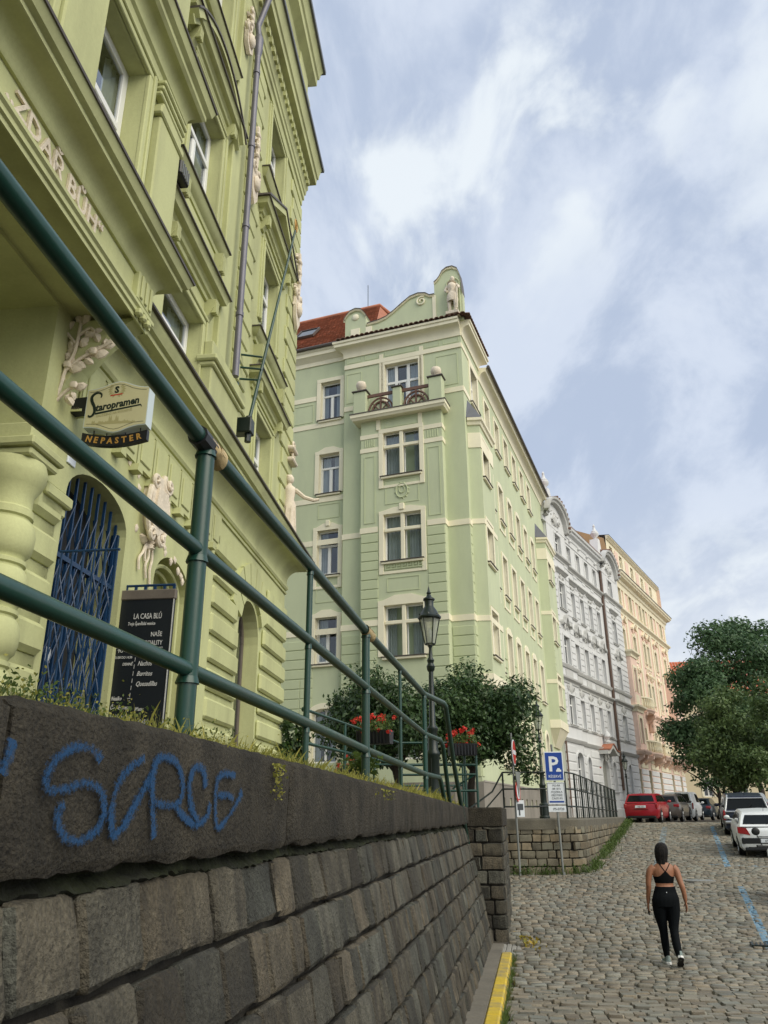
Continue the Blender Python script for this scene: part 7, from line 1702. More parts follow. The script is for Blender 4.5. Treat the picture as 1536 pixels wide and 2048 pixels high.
# beer sign on its bracket
bs_ = thing('beer_sign', 'cream beer sign with black script above an arched black plate, on the inn wall', 'sign', LM)
SM = LM @ Matrix(((0, 0, -1, 7.0), (-1, 0, 0, 0), (0, 1, 0, 0), (0, 0, 0, 1)))       # x = outward (right), y = up, z = towards the viewer
def shp(dx, dy): 
    x0, x1, y0, y1 = .17+dx, .845-dx, 5.895+dy, 6.335-dy; P = []
    for i in range(13): t = i/12; P.append((x0+(x1-x0)*t, y0-.075*math.exp(-((t-.5)/.23)**2)+.01*0))
    for i in range(13): t = 1-i/12; P.append((x0+(x1-x0)*t, y1+.085*math.exp(-((t-.5)/.25)**2)))
    return P
q = MB(); q.prism(shp(0, 0), -.07, .07, 'xy'); part('sign_box', q, X['signedge'], bs_, SM)
q = MB(); q.prism(shp(.008, .008), .0705, .073, 'xy'); part('sign_face', q, X['signcream'], bs_, SM)
q = MB(); P = shp(.03, .035)
for rng_ in (range(0, 12), range(13, 25)):
    for i in rng_: a, b = P[i], P[i+1]; q.prism([a, b, (b[0], b[1]+.004), (a[0], a[1]+.004)], .073, .0745, 'xy')
t = text_mb('taropramen', .118, .001, .22, 'LEFT', .83, bold=.004); rot = Matrix.Rotation(R(9), 4, 'Z')
q.merge(t, Matrix.Translation((.285, 6.075, .0745)) @ rot)
SP = smooth_path([(.325, 6.235), (.33, 6.27), (.30, 6.295), (.255, 6.285), (.225, 6.245), (.235, 6.19), (.265, 6.13), (.275, 6.07), (.255, 6.025), (.22, 6.015), (.215, 6.035)], 4)
for i in range(len(SP)-1):
    a, b = Vector(SP[i]), Vector(SP[i+1]); d = (b-a).normalized(); nn = Vector((-d.y, d.x))*(.007+.010*math.sin(math.pi*i/len(SP))); q.add([(a.x+nn.x, a.y+nn.y, .075), (b.x+nn.x, b.y+nn.y, .075), (b.x-nn.x, b.y-nn.y, .075), (a.x-nn.x, a.y-nn.y, .075)], [(0, 1, 2, 3)])
q.add([(.285, 6.035, .075), (.765, 6.118, .075), (.785, 6.095, .075), (.775, 6.125, .075), (.765, 6.135, .075), (.285, 6.058, .075)], [(0, 1, 5), (1, 4, 5), (1, 2, 3, 4)])
t = text_mb('S', .105, .001, 0, 'CENTER', 1, bold=.004); q.merge(t, Matrix.Translation((.49, 6.285, .0745)))
part('black_script', q, X['signblack'], bs_, SM, fix=False)
q = MB(); q.prism([(.425, 6.245), (.555, 6.262), (.555, 6.275), (.425, 6.258)], .0735, .075, 'xy'); part('red_ribbon', q, X['signred'], bs_, SM)
q = MB()
for sg_ in (-1, 1):
    for k in range(7): leaf_a = R(90+sg_*(50+18*k)); c, s_ = math.cos(leaf_a), math.sin(leaf_a); q.add([(.49+.045*c, 6.32+.045*s_, .0742), (.49+.075*c-.012*s_, 6.32+.075*s_+.012*c, .0742), (.49+.10*c, 6.32+.10*s_, .0742), (.49+.075*c+.012*s_, 6.32+.075*s_-.012*c, .0742)], [(0, 1, 2, 3)])
rs = random.Random(2); x = .26; sk = [(.26, 5.92)]
while x < .72: h = rs.uniform(.01, .04)+(.07 if .44 < x < .54 and rs.random() < .5 else 0); sk += [(x, 5.93+h*.6), (x+.008, 5.93+h), (x+.016, 5.93+h*.6)]; x += .018
sk.append((x, 5.92)); q.prism(sk, .0735, .0745, 'xy'); t = text_mb('ZALOŽENO NA SMÍCHOVĚ', .034, .001, .1, 'LEFT', .92); q.merge(t, Matrix.Translation((.30, 6.005, .0745)) @ rot)
part('olive_print', q, X['signolive'], bs_, SM, fix=False)
q = MB(); q.prism([(-.12, 6.08), (.17, 6.10), (.17, 6.27), (-.10, 6.25)], -.05, .05, 'xy'); part('bracket_box', q, X['blacksteel'], bs_, SM)
q = MB(); t = text_mb('1869', .05, .001, 0, 'LEFT', .9); q.merge(t, Matrix.Translation((0.0, 6.115, .052))); part('bracket_number', q, X['oldwood'], bs_, SM)
P = [(x, 5.775-.07*math.cos((x-.50)/.36*1.35)+.045) for x in [.15+.7*i/14 for i in range(15)]]
q = MB(); q.prism([(a, b-.06) for a, b in P]+[(a, b+.055) for a, b in reversed(P)], -.03, .03, 'xy'); part('name_plate', q, X['blacksteel'], bs_, SM)
q = MB()
for i, ch in enumerate('NEPASTER'):
    x = .225+.078*i; yb = 5.775-.07*math.cos((x-.50)/.36*1.35)+.045; sl = math.atan(.07*math.sin((x-.5)/.36*1.35)*1.35/.36)
    t = text_mb(ch, .095, .002, 0, 'CENTER', .9, bold=.003); q.merge(t, Matrix.Translation((x, yb-.035, .032)) @ Matrix.Rotation(sl, 4, 'Z'))
part('plate_lettering', q, X['gold'], bs_, SM, fix=False)
for x in (.26, .40, .60, .76):
    q = MB(); q.tube([(x, 5.90, 0), (x+.01, 5.76, 0)], .006, 5); part('chain', q, X['blacksteel'], bs_, SM)
# flagpole
fp = thing('flagpole', 'dark green flagpole with a gilt ring finial, leaning out from the inn front', 'flagpole', LM)
p0, p1 = Vector((12.3, -.30, 8.62)), Vector((13.55, -.72, 14.05))
q = MB(); q.tube([tuple(p0), tuple(p1)], [.034, .022], 10); part('pole', q, X['rail'], fp, smooth=60)
q = MB(); q.box(12.18, 12.42, -.40, .0, 8.50, 8.80, bev=.02); q.tube([(12.3, -.32, 8.35), (12.3, -.32, 8.85)], .06, 8); part('foot_socket', q, X['iron'], fp)
q = MB()
for z in (9.75, 10.0, 10.28): q.tube([(12.45, 0, z), (12.45+.25*(z-8.6)/5.4*2, -.42, z)], .02, 6)
q.B(12.41, 12.5, 0, .03, 9.6, 10.5); part('stay_bracket', q, X['rail'], fp)
q = MB(); P = p1+Vector((.03, -.01, .16)); q.tube([(P.x+.11*math.cos(R(t)), P.y, P.z+.15*math.sin(R(t))) for t in range(0, 360, 24)], .012, 6, closed=True); q.tube([(P.x, P.y, P.z-.15), (P.x, P.y, P.z+.12)], .01, 6); q.tube([(P.x-.1, P.y, P.z), (P.x+.1, P.y, P.z)], .01, 6); part('ring_finial', q, X['gold'], fp, smooth=60)

# ================================================================ traffic signs
def disc(r_, y, n=28, z=0): return [(r_*math.cos(2*math.pi*i/n), y, z+r_*math.sin(2*math.pi*i/n)) for i in range(n)]
ps = thing('parking_sign', 'blue parking sign with two white plates below on a grey pole by the far wall', 'traffic sign', T(4.77, 23.36, road_z(23.36)-.02))
q = MB(); q.tube([(0, 0, 0), (-.05, 0, 3.4)], .032, 10); q.tube([(0, 0, 0), (0, 0, .08)], .06, 10); part('pole', q, X['steelgrey'], ps, smooth=60)
PSM = WM[ps.name] @ Matrix.Translation((-.03, -.05, 0)) @ Matrix.Rotation(R(-4), 4, 'Z')
q = MB(); q.box(-.26, .26, 0, .02, 2.42, 3.20, bev=.008); part('parking_plate', q, X['psignwhite'], ps, PSM)
q = MB(); q.box(-.235, .235, -.004, 0, 2.445, 3.175); part('parking_field', q, X['psignblue'], ps, PSM)
TF = PSM @ Matrix(((1, 0, 0, 0), (0, 0, -1, -.006), (0, 1, 0, 0), (0, 0, 0, 1)))
q = MB(); q.merge(text_mb('P', .56, .002, 0, 'CENTER', 1.0, bold=.012), Matrix.Translation((-.02, 2.68, 0))); q.merge(text_mb('RÉSERVÉ', .105, .002, 0, 'CENTER', .9), Matrix.Translation((0, 2.50, 0)))
q.merge(MB().prism([(.05, 2.66), (.19, 2.66), (.19, 2.71), (.165, 2.715), (.145, 2.755), (.085, 2.755), (.07, 2.715), (.05, 2.71)], 0, .002, 'xy')); part('parking_letters', q, X['psignwhite'], ps, TF, fix=False)
q = MB(); q.box(-.245, .245, 0, .015, 1.80, 2.38, bev=.006); part('text_plate', q, X['psignwhite'], ps, PSM)
q = MB()
for i, tx in enumerate(('PO-PÁ', '08-18 h', 'VOZIDLA', 'MĚSTSKÉ', 'ČÁSTI P5')): q.merge(text_mb(tx, .075, .001, 0, 'CENTER', 1), Matrix.Translation((.02, 2.27-.085*i, .001)))
q.merge(MB().box(-.235, -.225, 1.815, 2.365, 0, .001)); q.merge(MB().box(.225, .235, 1.815, 2.365, 0, .001)); q.merge(MB().box(-.225, .225, 2.355, 2.365, 0, .001)); part('plate_text', q, X['print'], ps, TF, fix=False)
q = MB(); q.box(-.2, .2, -.004, 0, 1.845, 1.89); part('blue_bar', q, X['psignblue'], ps, PSM)
q = MB(); q.box(-.24, .24, 0, .015, 1.60, 1.76, bev=.006); part('number_plate', q, X['psignwhite'], ps, PSM)
q = MB(); q.merge(text_mb('P5-0720', .09, .001, 0, 'CENTER', 1), Matrix.Translation((.04, 1.65, .001))); part('plate_number', q, X['print'], ps, TF, fix=False)
ne = thing('no_entry_sign', 'red no entry sign seen nearly edge-on with other plates on a leaning grey pole', 'traffic sign', T(3.58, 23.2, road_z(23.2)-.05))
q = MB(); q.tube([(0, 0, 0), (-.02, 0, 3.75)], .03, 10); part('pole', q, X['steelgrey'], ne, smooth=60)
NM = WM[ne.name] @ Matrix.Translation((.03, -.03, 0)) @ Matrix.Rotation(R(74), 4, 'Z')
def dsk(mt, nm, r0, z, y0, y1, M=NM):
    q = MB(); A = disc(r0, y0, 30, z); B_ = disc(r0, y1, 30, z); n = 30; q.v = A+B_; q.f = [tuple(range(n)), tuple(range(2*n-1, n-1, -1))]+[(i, (i+1) % n, n+(i+1) % n, n+i) for i in range(n)]; q.m = [0]*len(q.f); part(nm, q, X[mt], ne, M)
dsk('psignwhite', 'sign_rim', .35, 3.22, -.01, .01); dsk('signred', 'sign_disc', .32, 3.22, -.014, -.011)
q = MB(); q.box(-.25, .25, -.018, -.0145, 3.16, 3.28); part('white_bar', q, X['psignwhite'], ne, NM)
NM2 = WM[ne.name] @ Matrix.Translation((.10, -.02, 0)) @ Matrix.Rotation(R(70), 4, 'Z')
q = MB(); q.prism([(-.36, 2.70), (.36, 2.70), (.0, 2.02)], -.01, .01, 'xz'); part('plate_back', q, X['signgrey'], ne, NM2)
dsk('signred', 'round_sign_rim', .30, 2.2, .012, .03, NM2); dsk('psignwhite', 'round_sign_face', .22, 2.2, .008, .011, NM2)
q = MB(); q.box(.0, .22, -.06, -.04, 1.52, 1.95, bev=.005); part('small_plate', q, X['psignwhite'], ne)
q = MB(); q.box(.03, .19, -.065, -.061, 1.70, 1.86); q.box(.06, .10, -.065, -.061, 1.56, 1.70); part('plate_symbol', q, X['print'], ne)
q = MB(); M_ = T(5.5, 15.0, road_z(15)-.0)
gd = thing('drain_grate', 'iron drain grate set in the cobbles on the blue parking line', 'grate', T(6.42, 14.95, road_z(14.95), R(-19)))
q = MB(); q.box(-.30, .30, -.26, -.22, -.03, .03); q.box(-.30, .30, .22, .26, -.03, .03); q.box(-.30, -.26, -.22, .22, -.03, .03); q.box(.26, .30, -.22, .22, -.03, .03); part('rim', q, X['iron'], gd)
for i in range(7): q = MB(); x = -.21+.07*i; q.box(x-.015, x+.015, -.22, .22, -.03, .026); part('bar', q, X['iron'], gd)
mh = thing('manhole_cover', 'flat iron cover in the cobbles just right of the walking woman', 'manhole cover', T(7.95, 22.1, road_z(22.1)+.012))
q = MB(); q.lathe([(0, -.03), (.33, -.03), (.33, .012), (.30, .014), (.0, .014)], 0, 0, 24); part('lid', q, X['steelgrey'], mh); q = MB(); q.lathe([(.34, -.03), (.34, .014), (.40, .012), (.40, -.03)], 0, 0, 24); part('ring', q, X['kerb'], mh)

fl = thing('floodlight', 'small black floodlight on the cornice beside the inn pilaster', 'floodlight', LM)
q = MB(); q.B(8.10, 8.42, .22, .40, 10.42, 10.66, bev=.02); part('housing', q, X['blacksteel'], fl)
q = MB()
for i in range(5): q.B(8.12+.06*i, 8.14+.06*i, .40, .415, 10.44, 10.64)
part('grille', q, X['steelgrey'], fl); q = MB(); q.B(8.22, 8.30, .0, .24, 10.36, 10.44); part('bracket', q, X['blacksteel'], fl)
# ================================================================ cars
def paint(name, col, metal=.25): return mat(name, col, .34, .03, 2, 0, 30, 0, metal=metal*.4, spec=.4, coat=.35)
X['tyre'] = mat('black_tyre', (.012, .012, .013), .8, .1, 5, .05, 40, 0)
X['alloy'] = mat('silver_wheel', (.45, .46, .47), .35, .05, 5, 0, 40, 0, metal=.7)
X['carglass'] = mat('dark_car_glass', (.006, .008, .009), .06, .2, 1, 0, 20, 0, spec=.2)
X['tail'] = mat('red_tail_lamp', (.28, .008, .012), .15, .1, 8, 0, 30, 0, spec=.6, coat=.5)
X['blackplastic'] = mat('black_plastic', (.012, .013, .014), .5, .1, 5, 0, 30, 0)
X['clear'] = mat('pale_lamp_glass', (.6, .6, .58), .12, .1, 8, 0, 30, 0, coat=.5)
def wheel_mesh(r_, w):
    t = MB(); P = [(r_*.62, -w/2+.02), (r_*.92, -w/2), (r_, -w/2+.04), (r_, w/2-.04), (r_*.92, w/2), (r_*.62, w/2-.02)]; t.lathe(P, 0, 0, 24)
    a = MB(); a.lathe([(0, w/2-.035), (r_*.12, w/2-.02), (r_*.16, w/2-.05), (r_*.56, w/2-.05), (r_*.62, w/2-.01), (r_*.64, w/2-.03)], 0, 0, 24)
    for k in range(5):
        c, s_ = math.cos(k*1.2566), math.sin(k*1.2566); a.tube([(r_*.1*c, r_*.1*s_, w/2-.02), (r_*.6*c, r_*.6*s_, w/2-.012)], r_*.07, 6)
    return t.mesh('tyre', X['tyre'], smooth=35), a.mesh('rim', X['alloy'], smooth=35)
def car(name, label, cat, M, pm_, L_=4.2, W=1.75, H=1.47, belt=.95, hood=.82, cab=(.05, .42, 2.55, 3.35), roofw=.78, r_=.31, group='cars parked along the street', wag=0, tail='tall', dark_bumper=False, plate='6P0 9432', plate_z=.62, rack=False, pickup=0, van=False, deck=None):
    """rear bumper at y=0, front at y=L; cab = belt rear, roof rear, roof front, belt front"""
    t = thing(name, label, cat, M, group); hw = W/2
    yb, yr, yf, yh = cab
    st = [(0.0, .80, .34, belt-.10), (.06, .93, .24, belt-.02), (.28, .99, .20, belt), (.8, 1.0, .19, belt), (yh-.9, 1.0, .19, belt), (yh-.15, .99, .19, belt-.01), (yh+.25, .98, .20, hood+.03), (L_-.55, .94, .20, hood-.04), (L_-.18, .84, .22, hood-.14), (L_, .66, .34, hood-.26)]
    if deck is not None: st[0] = (0, .82, .34, deck-.08); st[1] = (.06, .94, .24, deck); 
    q = MB(); n = 9
    for y, k, zb, zt in st:
        w = hw*k; zm = zb+(zt-zb)*.55
        half = [(w*.86, zb), (w*.97, zb+.10), (w, zm), (w*.985, zt-.10), (w*.93, zt-.015)]
        for x, z in half: q.v.append((x, y, z))
        q.v.append((0, y, zt+.012))
        for x, z in reversed(half): q.v.append((-x, y, z))
    k = 11
    for i in range(len(st)-1):
        for j in range(k-1): q.f.append((i*k+j, i*k+j+1, (i+1)*k+j+1, (i+1)*k+j)); q.m.append(0)
        q.f.append((i*k+k-1, i*k, (i+1)*k, (i+1)*k+k-1)); q.m.append(1)
    q.f += [tuple(range(k)), tuple((len(st)-1)*k+j for j in range(k))[::-1]]; q.m += [0, 0]
    # cabin: bevelled frustum with pillars in body colour
    wb, wt = hw*.93, hw*roofw; zt = H; bz = belt-.02
    def cabin_pt(u, v_):  # u 0..1 rear to front, v 0 belt, 1 roof -> (y, z, halfw)
        y = (yb+(yh-yb)*u)*(1-v_)+(yr+(yf-yr)*u)*v_; crown = .035*math.sin(math.pi*u)*v_
        return y, bz+(zt-.05-bz)*v_+crown, wb+(wt-wb)*v_
    U = [0, .04, .2, .4, .6, .8, .96, 1]; rows_ = [0, .5, .88, 1.0]; base = len(q.v)
    for u in U:
        ring = []
        for v_ in rows_:
            y, z, w = cabin_pt(u, v_); w = w*(.93 if v_ == 1 else 1)*(.96 if u in (0, 1) else 1); ring.append((w, y, z+(.02 if v_ == 1 else 0)))
        y, z, w = cabin_pt(u, 1); ring.append((0, y, z+.045))
        q.v += ring+[(-a, b, c) for a, b, c in reversed(ring[:-1])]
    k2 = 9
    for i in range(len(U)-1):
        for j in range(k2-1): q.f.append((base+i*k2+j, base+i*k2+j+1, base+(i+1)*k2+j+1, base+(i+1)*k2+j)); q.m.append(0)
    q.f += [tuple(base+j for j in range(k2)), tuple(base+(len(U)-1)*k2+j for j in range(k2))[::-1]]; q.m += [0, 0]
    part('body', q, [pm_, X['blackplastic']], t, smooth=38)
    # glass
    def glass(nm, pts, off): q = MB(); q.add([tuple(Vector(p)+Vector(off)) for p in pts], [tuple(range(len(pts)))]); part(nm, q, X['carglass'], t)
    def CP(u, v_, sx, ins=0): y, z, w = cabin_pt(u, v_); return (sx*(w-ins), y, z)
    for nm, u, o in (('rear_window', 0, -.012), ('windscreen', 1, .012)):
        lo = .18 if u == 0 and not van else .1
        ins = .11; P = [CP(u, lo, -1, ins), CP(u, lo, 1, ins), CP(u, .5, 1, ins), CP(u, .90, 1, ins+.02), CP(u, .90, -1, ins+.02), CP(u, .5, -1, ins)]; glass(nm, P, (0, o, .004))
    for sx in (-1, 1):
        ws_ = ((.07, .33), (.36, .60), (.63, .92)) if not van else ((.56, .72), (.74, .95))
        if wag: ws_ = ((.05, .27), (.30, .60), (.63, .93))
        for a, b in ws_: glass('side_window', [CP(a, .16, sx), CP(b, .16, sx), CP(b-(.05 if b > .9 else 0), .86, sx), CP(a+(.04 if a < .1 else 0), .86, sx)], (sx*.012, 0, 0))
    # wheels with dark arches
    tm_, rm = wheel_mesh(r_, .2)
    for y in (.78*L_/4.2, L_-.80):
        for sx in (-1, 1):
            q = MB(); q.lathe([(r_*1.13, -.01), (r_*1.13, .012), (0, .012)], 0, 0, 20); part('wheel_arch', q, X['blackplastic'], t, M @ Matrix.Translation((sx*(hw*.985), y, r_+.02)) @ Matrix.Rotation(R(90)*sx, 4, 'Y'))
            Mw = M @ Matrix.Translation((sx*(hw-.09), y, r_)) @ Matrix.Rotation(R(90)*sx, 4, 'Y'); w = put('wheel', tm_, t, Mw); put('rim', rm, w, Mw)
    # rear details
    for sx in (-1, 1):
        q = MB()
        if tail == 'tall': q.box(sx*hw*.80, sx*hw*.96, -.0, .10, belt-.28, belt-.04, bev=.03)
        elif tail == 'wedge': q.prism([(sx*hw*.985, belt-.02), (sx*hw*.70, belt-.06), (sx*hw*.60, belt-.26), (sx*hw*.985, belt-.20)], -.012, .16, 'xz')
        elif tail == 'van': q.box(sx*hw*.90, sx*hw*.99, -.01, .08, belt-.30, belt+.06, bev=.02)
        else: q.box(sx*hw*.62, sx*hw*.97, -.005, .12, belt-.22, belt-.05, bev=.03)
        part('tail_lamp', q, X['tail'], t, smooth=30)
        q = MB(); q.box(sx*hw*.55, sx*hw*.86, L_-.22, L_-.06, hood-.36, hood-.24, bev=.04); part('headlight', q, X['clear'], t, smooth=30)
        q = MB(); q.ball((sx*(hw+.10), yh-.35, belt+.06), .10, 8, sq=(1, .6, .75)); q.tube([(sx*hw*.93, yh-.35, belt), (sx*(hw+.06), yh-.35, belt+.03)], .025, 6); part('mirror', q, pm_ if not dark_bumper else pm_, t, smooth=50)
    if dark_bumper: q = MB(); q.box(-hw*.90, hw*.90, -.02, .05, plate_z-.10, plate_z+.09, bev=.03); part('bumper_strip', q, X['blackplastic'], t, smooth=30)
    q = MB(); q.box(-hw*.82, hw*.82, -.015, .1, .22, .33, bev=.03); part('lower_bumper', q, X['blackplastic'], t, smooth=30)
    q = MB(); q.box(-hw*.40, hw*.40, -.018, .03, belt-.31, belt-.295); part('tailgate_line', q, X['blackplastic'], t)
    po = put('number_plate', MB().box(-.26, .26, -.034, -.022, plate_z-.055, plate_z+.055, bev=.005).mesh('number_plate', X['psignwhite']), t)
    q = text_mb(plate, .10, .001, 0, 'CENTER', .85); part('plate_characters', q, X['print'], po, M @ Matrix(((1, 0, 0, .02), (0, 0, -1, -.036), (0, 1, 0, plate_z-.036), (0, 0, 0, 1))), fix=False)
    y, z, w = cabin_pt(0, .2); q = MB(); q.tube([(0, y-.03, z), (.22, y-.0, z+.20)], .012, 5); part('wiper', q, X['blackplastic'], t)
    if rack:
        for sx in (-1, 1): q = MB(); q.tube([(sx*wt*.92, yr+.15, zt+.02), (sx*wt*.92, yr+.3, zt+.07), (sx*wt*.92, yf-.3, zt+.07), (sx*wt*.92, yf-.1, zt+.02)], .018, 6); part('roof_rail', q, X['blackplastic'], t, smooth=50)
    q = MB(); q.tube([(0, yr+.15, zt), (0, yr-.10, zt+.20)], .006, 5); part('aerial', q, X['blackplastic'], t)
    return t
def along(x, y, az): return T(x, y, road_z(y), -R(az)) @ Matrix.Rotation(math.atan(.067) if y < 39 else 0.012, 4, 'X')
car('parked_car', 'white hatchback with a dark bumper strip, nearest parked car on the right', 'car', along(11.85, 26.4, 19), paint('white_car_paint', (.74, .76, .76), .05), L_=4.2, W=1.78, H=1.33, belt=.94, deck=.86, cab=(.10, .55, 2.5, 3.3), tail='wedge', dark_bumper=True, plate='6P0 9432', plate_z=.52)
car('parked_car', 'red hatchback, first in the row of parked cars on the left, before the crest', 'car', along(12.72, 42.1, 27), paint('red_car_paint', (.30, .006, .016), .1), L_=4.3, W=1.72, H=1.38, belt=.94, deck=.90, cab=(.06, .40, 2.6, 3.4), tail='tall', plate='3AB 0421', plate_z=.76, wag=1)
car('parked_car', 'grey brown estate car behind the red hatchback', 'car', along(15.3, 46.6, 28), paint('grey_brown_car_paint', (.10, .085, .075), .5), L_=4.5, W=1.82, H=1.42, belt=.98, cab=(.10, .45, 2.8, 3.6), tail='wide', r_=.35, plate='5AF 7716', rack=True)
car('parked_van', 'white delivery van between the grey estate and the dark car', 'van', along(17.65, 50.9, 28), paint('white_van_paint', (.72, .74, .75), .02), L_=4.4, W=1.80, H=1.66, belt=.98, cab=(.02, .12, 2.9, 3.65), roofw=.84, tail='van', r_=.33, plate='4AK 3308', van=True)
car('parked_car', 'dark blue grey car, last of the row beyond the white van', 'car', along(20.4, 55.3, 29), paint('blue_grey_car_paint', (.018, .03, .045), .3), L_=4.3, W=1.76, H=1.38, belt=.94, cab=(.08, .55, 2.6, 3.4), tail='wide', plate='2AS 9050')
# dark pickup with a hard top, beyond the white hatchback
pk_ = paint('navy_car_paint', (.008, .014, .035), .2)
pt = car('parked_pickup', 'navy pickup with a pale framed hard top, parked beyond the white hatchback', 'pickup', along(14.2, 33.2, 20), pk_, L_=5.1, W=1.80, H=1.50, belt=.92, hood=.90, cab=(.12, .38, 3.3, 4.05), roofw=.80, tail='van', r_=.38, plate='1AZ 6620', wag=1)
q = MB(); M = WM[pt.name]
for sx in (-1, 1):
    q.tube([(sx*.80, .07, .92), (sx*.66, .32, 1.43), (sx*.64, .7, 1.50)], .035, 8)
q.tube([(-.82, .05, .93), (.82, .05, .93)], .03, 8); q.tube([(-.66, .32, 1.41), (.66, .32, 1.41)], .025, 8); part('canopy_frame', q, X['alloy'], pt, smooth=50)
q = MB(); q.box(-.86, .86, -.12, -.02, .50, .60, bev=.03); part('step_bumper', q, X['alloy'], pt)
car('parked_car', 'pale grey car almost hidden beyond the navy pickup', 'car', along(17.6, 40.6, 21), paint('pale_grey_car_paint', (.34, .36, .37), .3), L_=4.3, W=1.75, H=1.36, belt=.95, cab=(.10, .5, 2.6, 3.4), tail='wide', plate='8A2 1175')
# motor scooter cut by the right edge
sc = thing('motor_scooter', 'white motor scooter with black grips, cut off by the right edge of the photo', 'scooter', along(8.78, 19.0, 10))
q = MB(); q.prism([(-.1, .45), (.05, .35), (.55, .32), (.7, .45), (.78, .95), (.68, 1.0), (.55, .5), (.1, .55), (-.2, .75), (-.7, .85), (-.8, .7), (-.5, .45)], -.16, .16, 'yz'); part('body', q, paint('white_scooter_paint', (.75, .76, .76), .02), sc, smooth=30)
q = MB(); q.box(-.16, .16, -.75, -.08, .76, .86, bev=.05); part('seat', q, X['blackplastic'], sc, smooth=40)
tm_, rm = wheel_mesh(.24, .12)
for y in (-.62, .78): Mw = WM[sc.name] @ Matrix.Translation((0, y, .24)) @ Matrix.Rotation(R(90), 4, 'Y'); w = put('wheel', tm_, sc, Mw); put('rim', rm, w, Mw)
q = MB(); q.tube([(0, .78, .24), (0, .68, .95), (0, .62, 1.05)], .04, 8); q.tube([(-.40, .52, 1.07), (0, .62, 1.05), (.40, .52, 1.07)], .02, 8); part('handlebar', q, X['blackplastic'], sc, smooth=50)
for sx in (-1, 1):
    q = MB(); q.tube([(sx*.42, .51, 1.07), (sx*.29, .55, 1.065)], .032, 10); part('grip', q, X['blackplastic'], sc, smooth=50)
    q = MB(); q.tube([(sx*.30, .55, 1.08), (sx*.38, .55, 1.30)], .01, 6); q.ball((sx*.40, .54, 1.38), .095, 12, sq=(1, .35, .9)); part('mirror', q, X['blackplastic'], sc, smooth=60)

# ================================================================ woman walking up the street
def ell_tube(mb, path, rad, n=14):
    """path of points with (a, b) half-widths: a sideways, b front to back"""
    P = [Vector(p) for p in path]; m_ = len(P); base = len(mb.v)
    for i, p in enumerate(P):
        t = (P[min(i+1, m_-1)]-P[max(i-1, 0)]).normalized(); f = Vector((0, 1, 0))
        if abs(t.y) > .85: f = Vector((0, 0, 1))
        e = t.cross(f).normalized(); g = e.cross(t).normalized(); a, b = rad[i] if isinstance(rad[i], tuple) else (rad[i], rad[i])
        for k in range(n): an = 2*math.pi*k/n; mb.v.append(tuple(p+e*a*math.cos(an)+g*b*math.sin(an)))
    for i in range(m_-1):
        for k in range(n): mb.f.append((base+i*n+k, base+i*n+(k+1) % n, base+(i+1)*n+(k+1) % n, base+(i+1)*n+k)); mb.m.append(0)
    mb.f += [tuple(base+k for k in range(n))[::-1], tuple(base+(m_-1)*n+k for k in range(n))]; mb.m += [0, 0]
def lim(mb, pts, rad, n=12, k=4):
    P = smooth_path([tuple(p) for p in pts], k); RR = []
    rr = [r if isinstance(r, tuple) else (r, r) for r in rad]; Q = smooth_path(rr, k); ell_tube(mb, P, [(abs(a), abs(b)) for a, b in Q], n)
def fuse(mb, name, mt, vox=.007, sm=6, it=.6):
    me = mb.mesh(name, mt); ob = bpy.data.objects.new(name, me); COL.objects.link(ob)
    r_ = ob.modifiers.new('r', 'REMESH'); r_.mode = 'VOXEL'; r_.voxel_size = vox
    s_ = ob.modifiers.new('s', 'SMOOTH'); s_.factor = it; s_.iterations = sm
    dg = bpy.context.evaluated_depsgraph_get(); out = bpy.data.meshes.new_from_object(ob.evaluated_get(dg)); bpy.data.objects.remove(ob)
    out.materials.clear(); out.materials.append(mt); out.polygons.foreach_set('use_smooth', [True]*len(out.polygons)); out.name = name; return out
X['skin'] = mat('tanned_skin', (.30, .135, .075), .5, .08, 6, .03, 60, .05, 150, .002, spec=.4)
X['hair'] = mat('black_hair', (.004, .0035, .0035), .6, .3, 14, .4, 120, .9, 170, .008, spec=.15, dirt=(.035, .028, .024), dirt_amt=.9, dirt_scale=(45, 45, 2.5))
X['bra'] = mat('black_sports_fabric', (.003, .0035, .004), .8, .1, 6, .05, 80, .1, spec=.12)
X['leggings'] = mat('dark_charcoal_leggings', (.0035, .005, .0065), .8, .3, 9, .1, 90, .2, 120, .003, spec=.12)
X['shoegrey'] = mat('grey_green_knit_shoe', (.20, .25, .24), .8, .15, 12, .1, 90, .2)
X['sole'] = mat('white_shoe_sole', (.72, .72, .70), .6, .05, 9, 0, 60, 0)
FX, FY = 4.25, 13.42
LEAN = .12
def shr(mb): mb.v = [(x+LEAN*(z-.88), y, z) for x, y, z in mb.v]; return mb
pw = thing('person', 'woman walking up the street in a black sports top, charcoal leggings and grey trainers', 'person', T(FX, FY, road_z(FY)+.005, R(-4)))
HL_, HR_ = [(-.075, 0, .90), (-.055, .04, .72), (.005, .09, .48), (.045, .14, .28), (.075, .16, .10)], [(.105, .0, .90), (.135, .0, .72), (.135, -.03, .48), (.145, -.13, .29), (.155, -.235, .155)]
def legs(mb, k=1.0, add=0.0, low=0):
    for P, R_ in ((HL_, [(.105, .115), (.092, .098), (.058, .062), (.052, .060), (.036, .042)]), (HR_, [(.112, .118), (.095, .10), (.060, .063), (.053, .062), (.036, .042)])):
        lim(mb, P, [(a+add, b+add) for a, b in R_], 14)
    lim(mb, [(.015, 0, 1.08), (.015, 0, .99), (.017, -.012, .90), (.018, -.012, .80)], [(.142+add, .100+add), (.168+add, .112+add), (.192+add, .128+add), (.172+add, .112+add)], 18)
bm_ = MB(); legs(bm_)
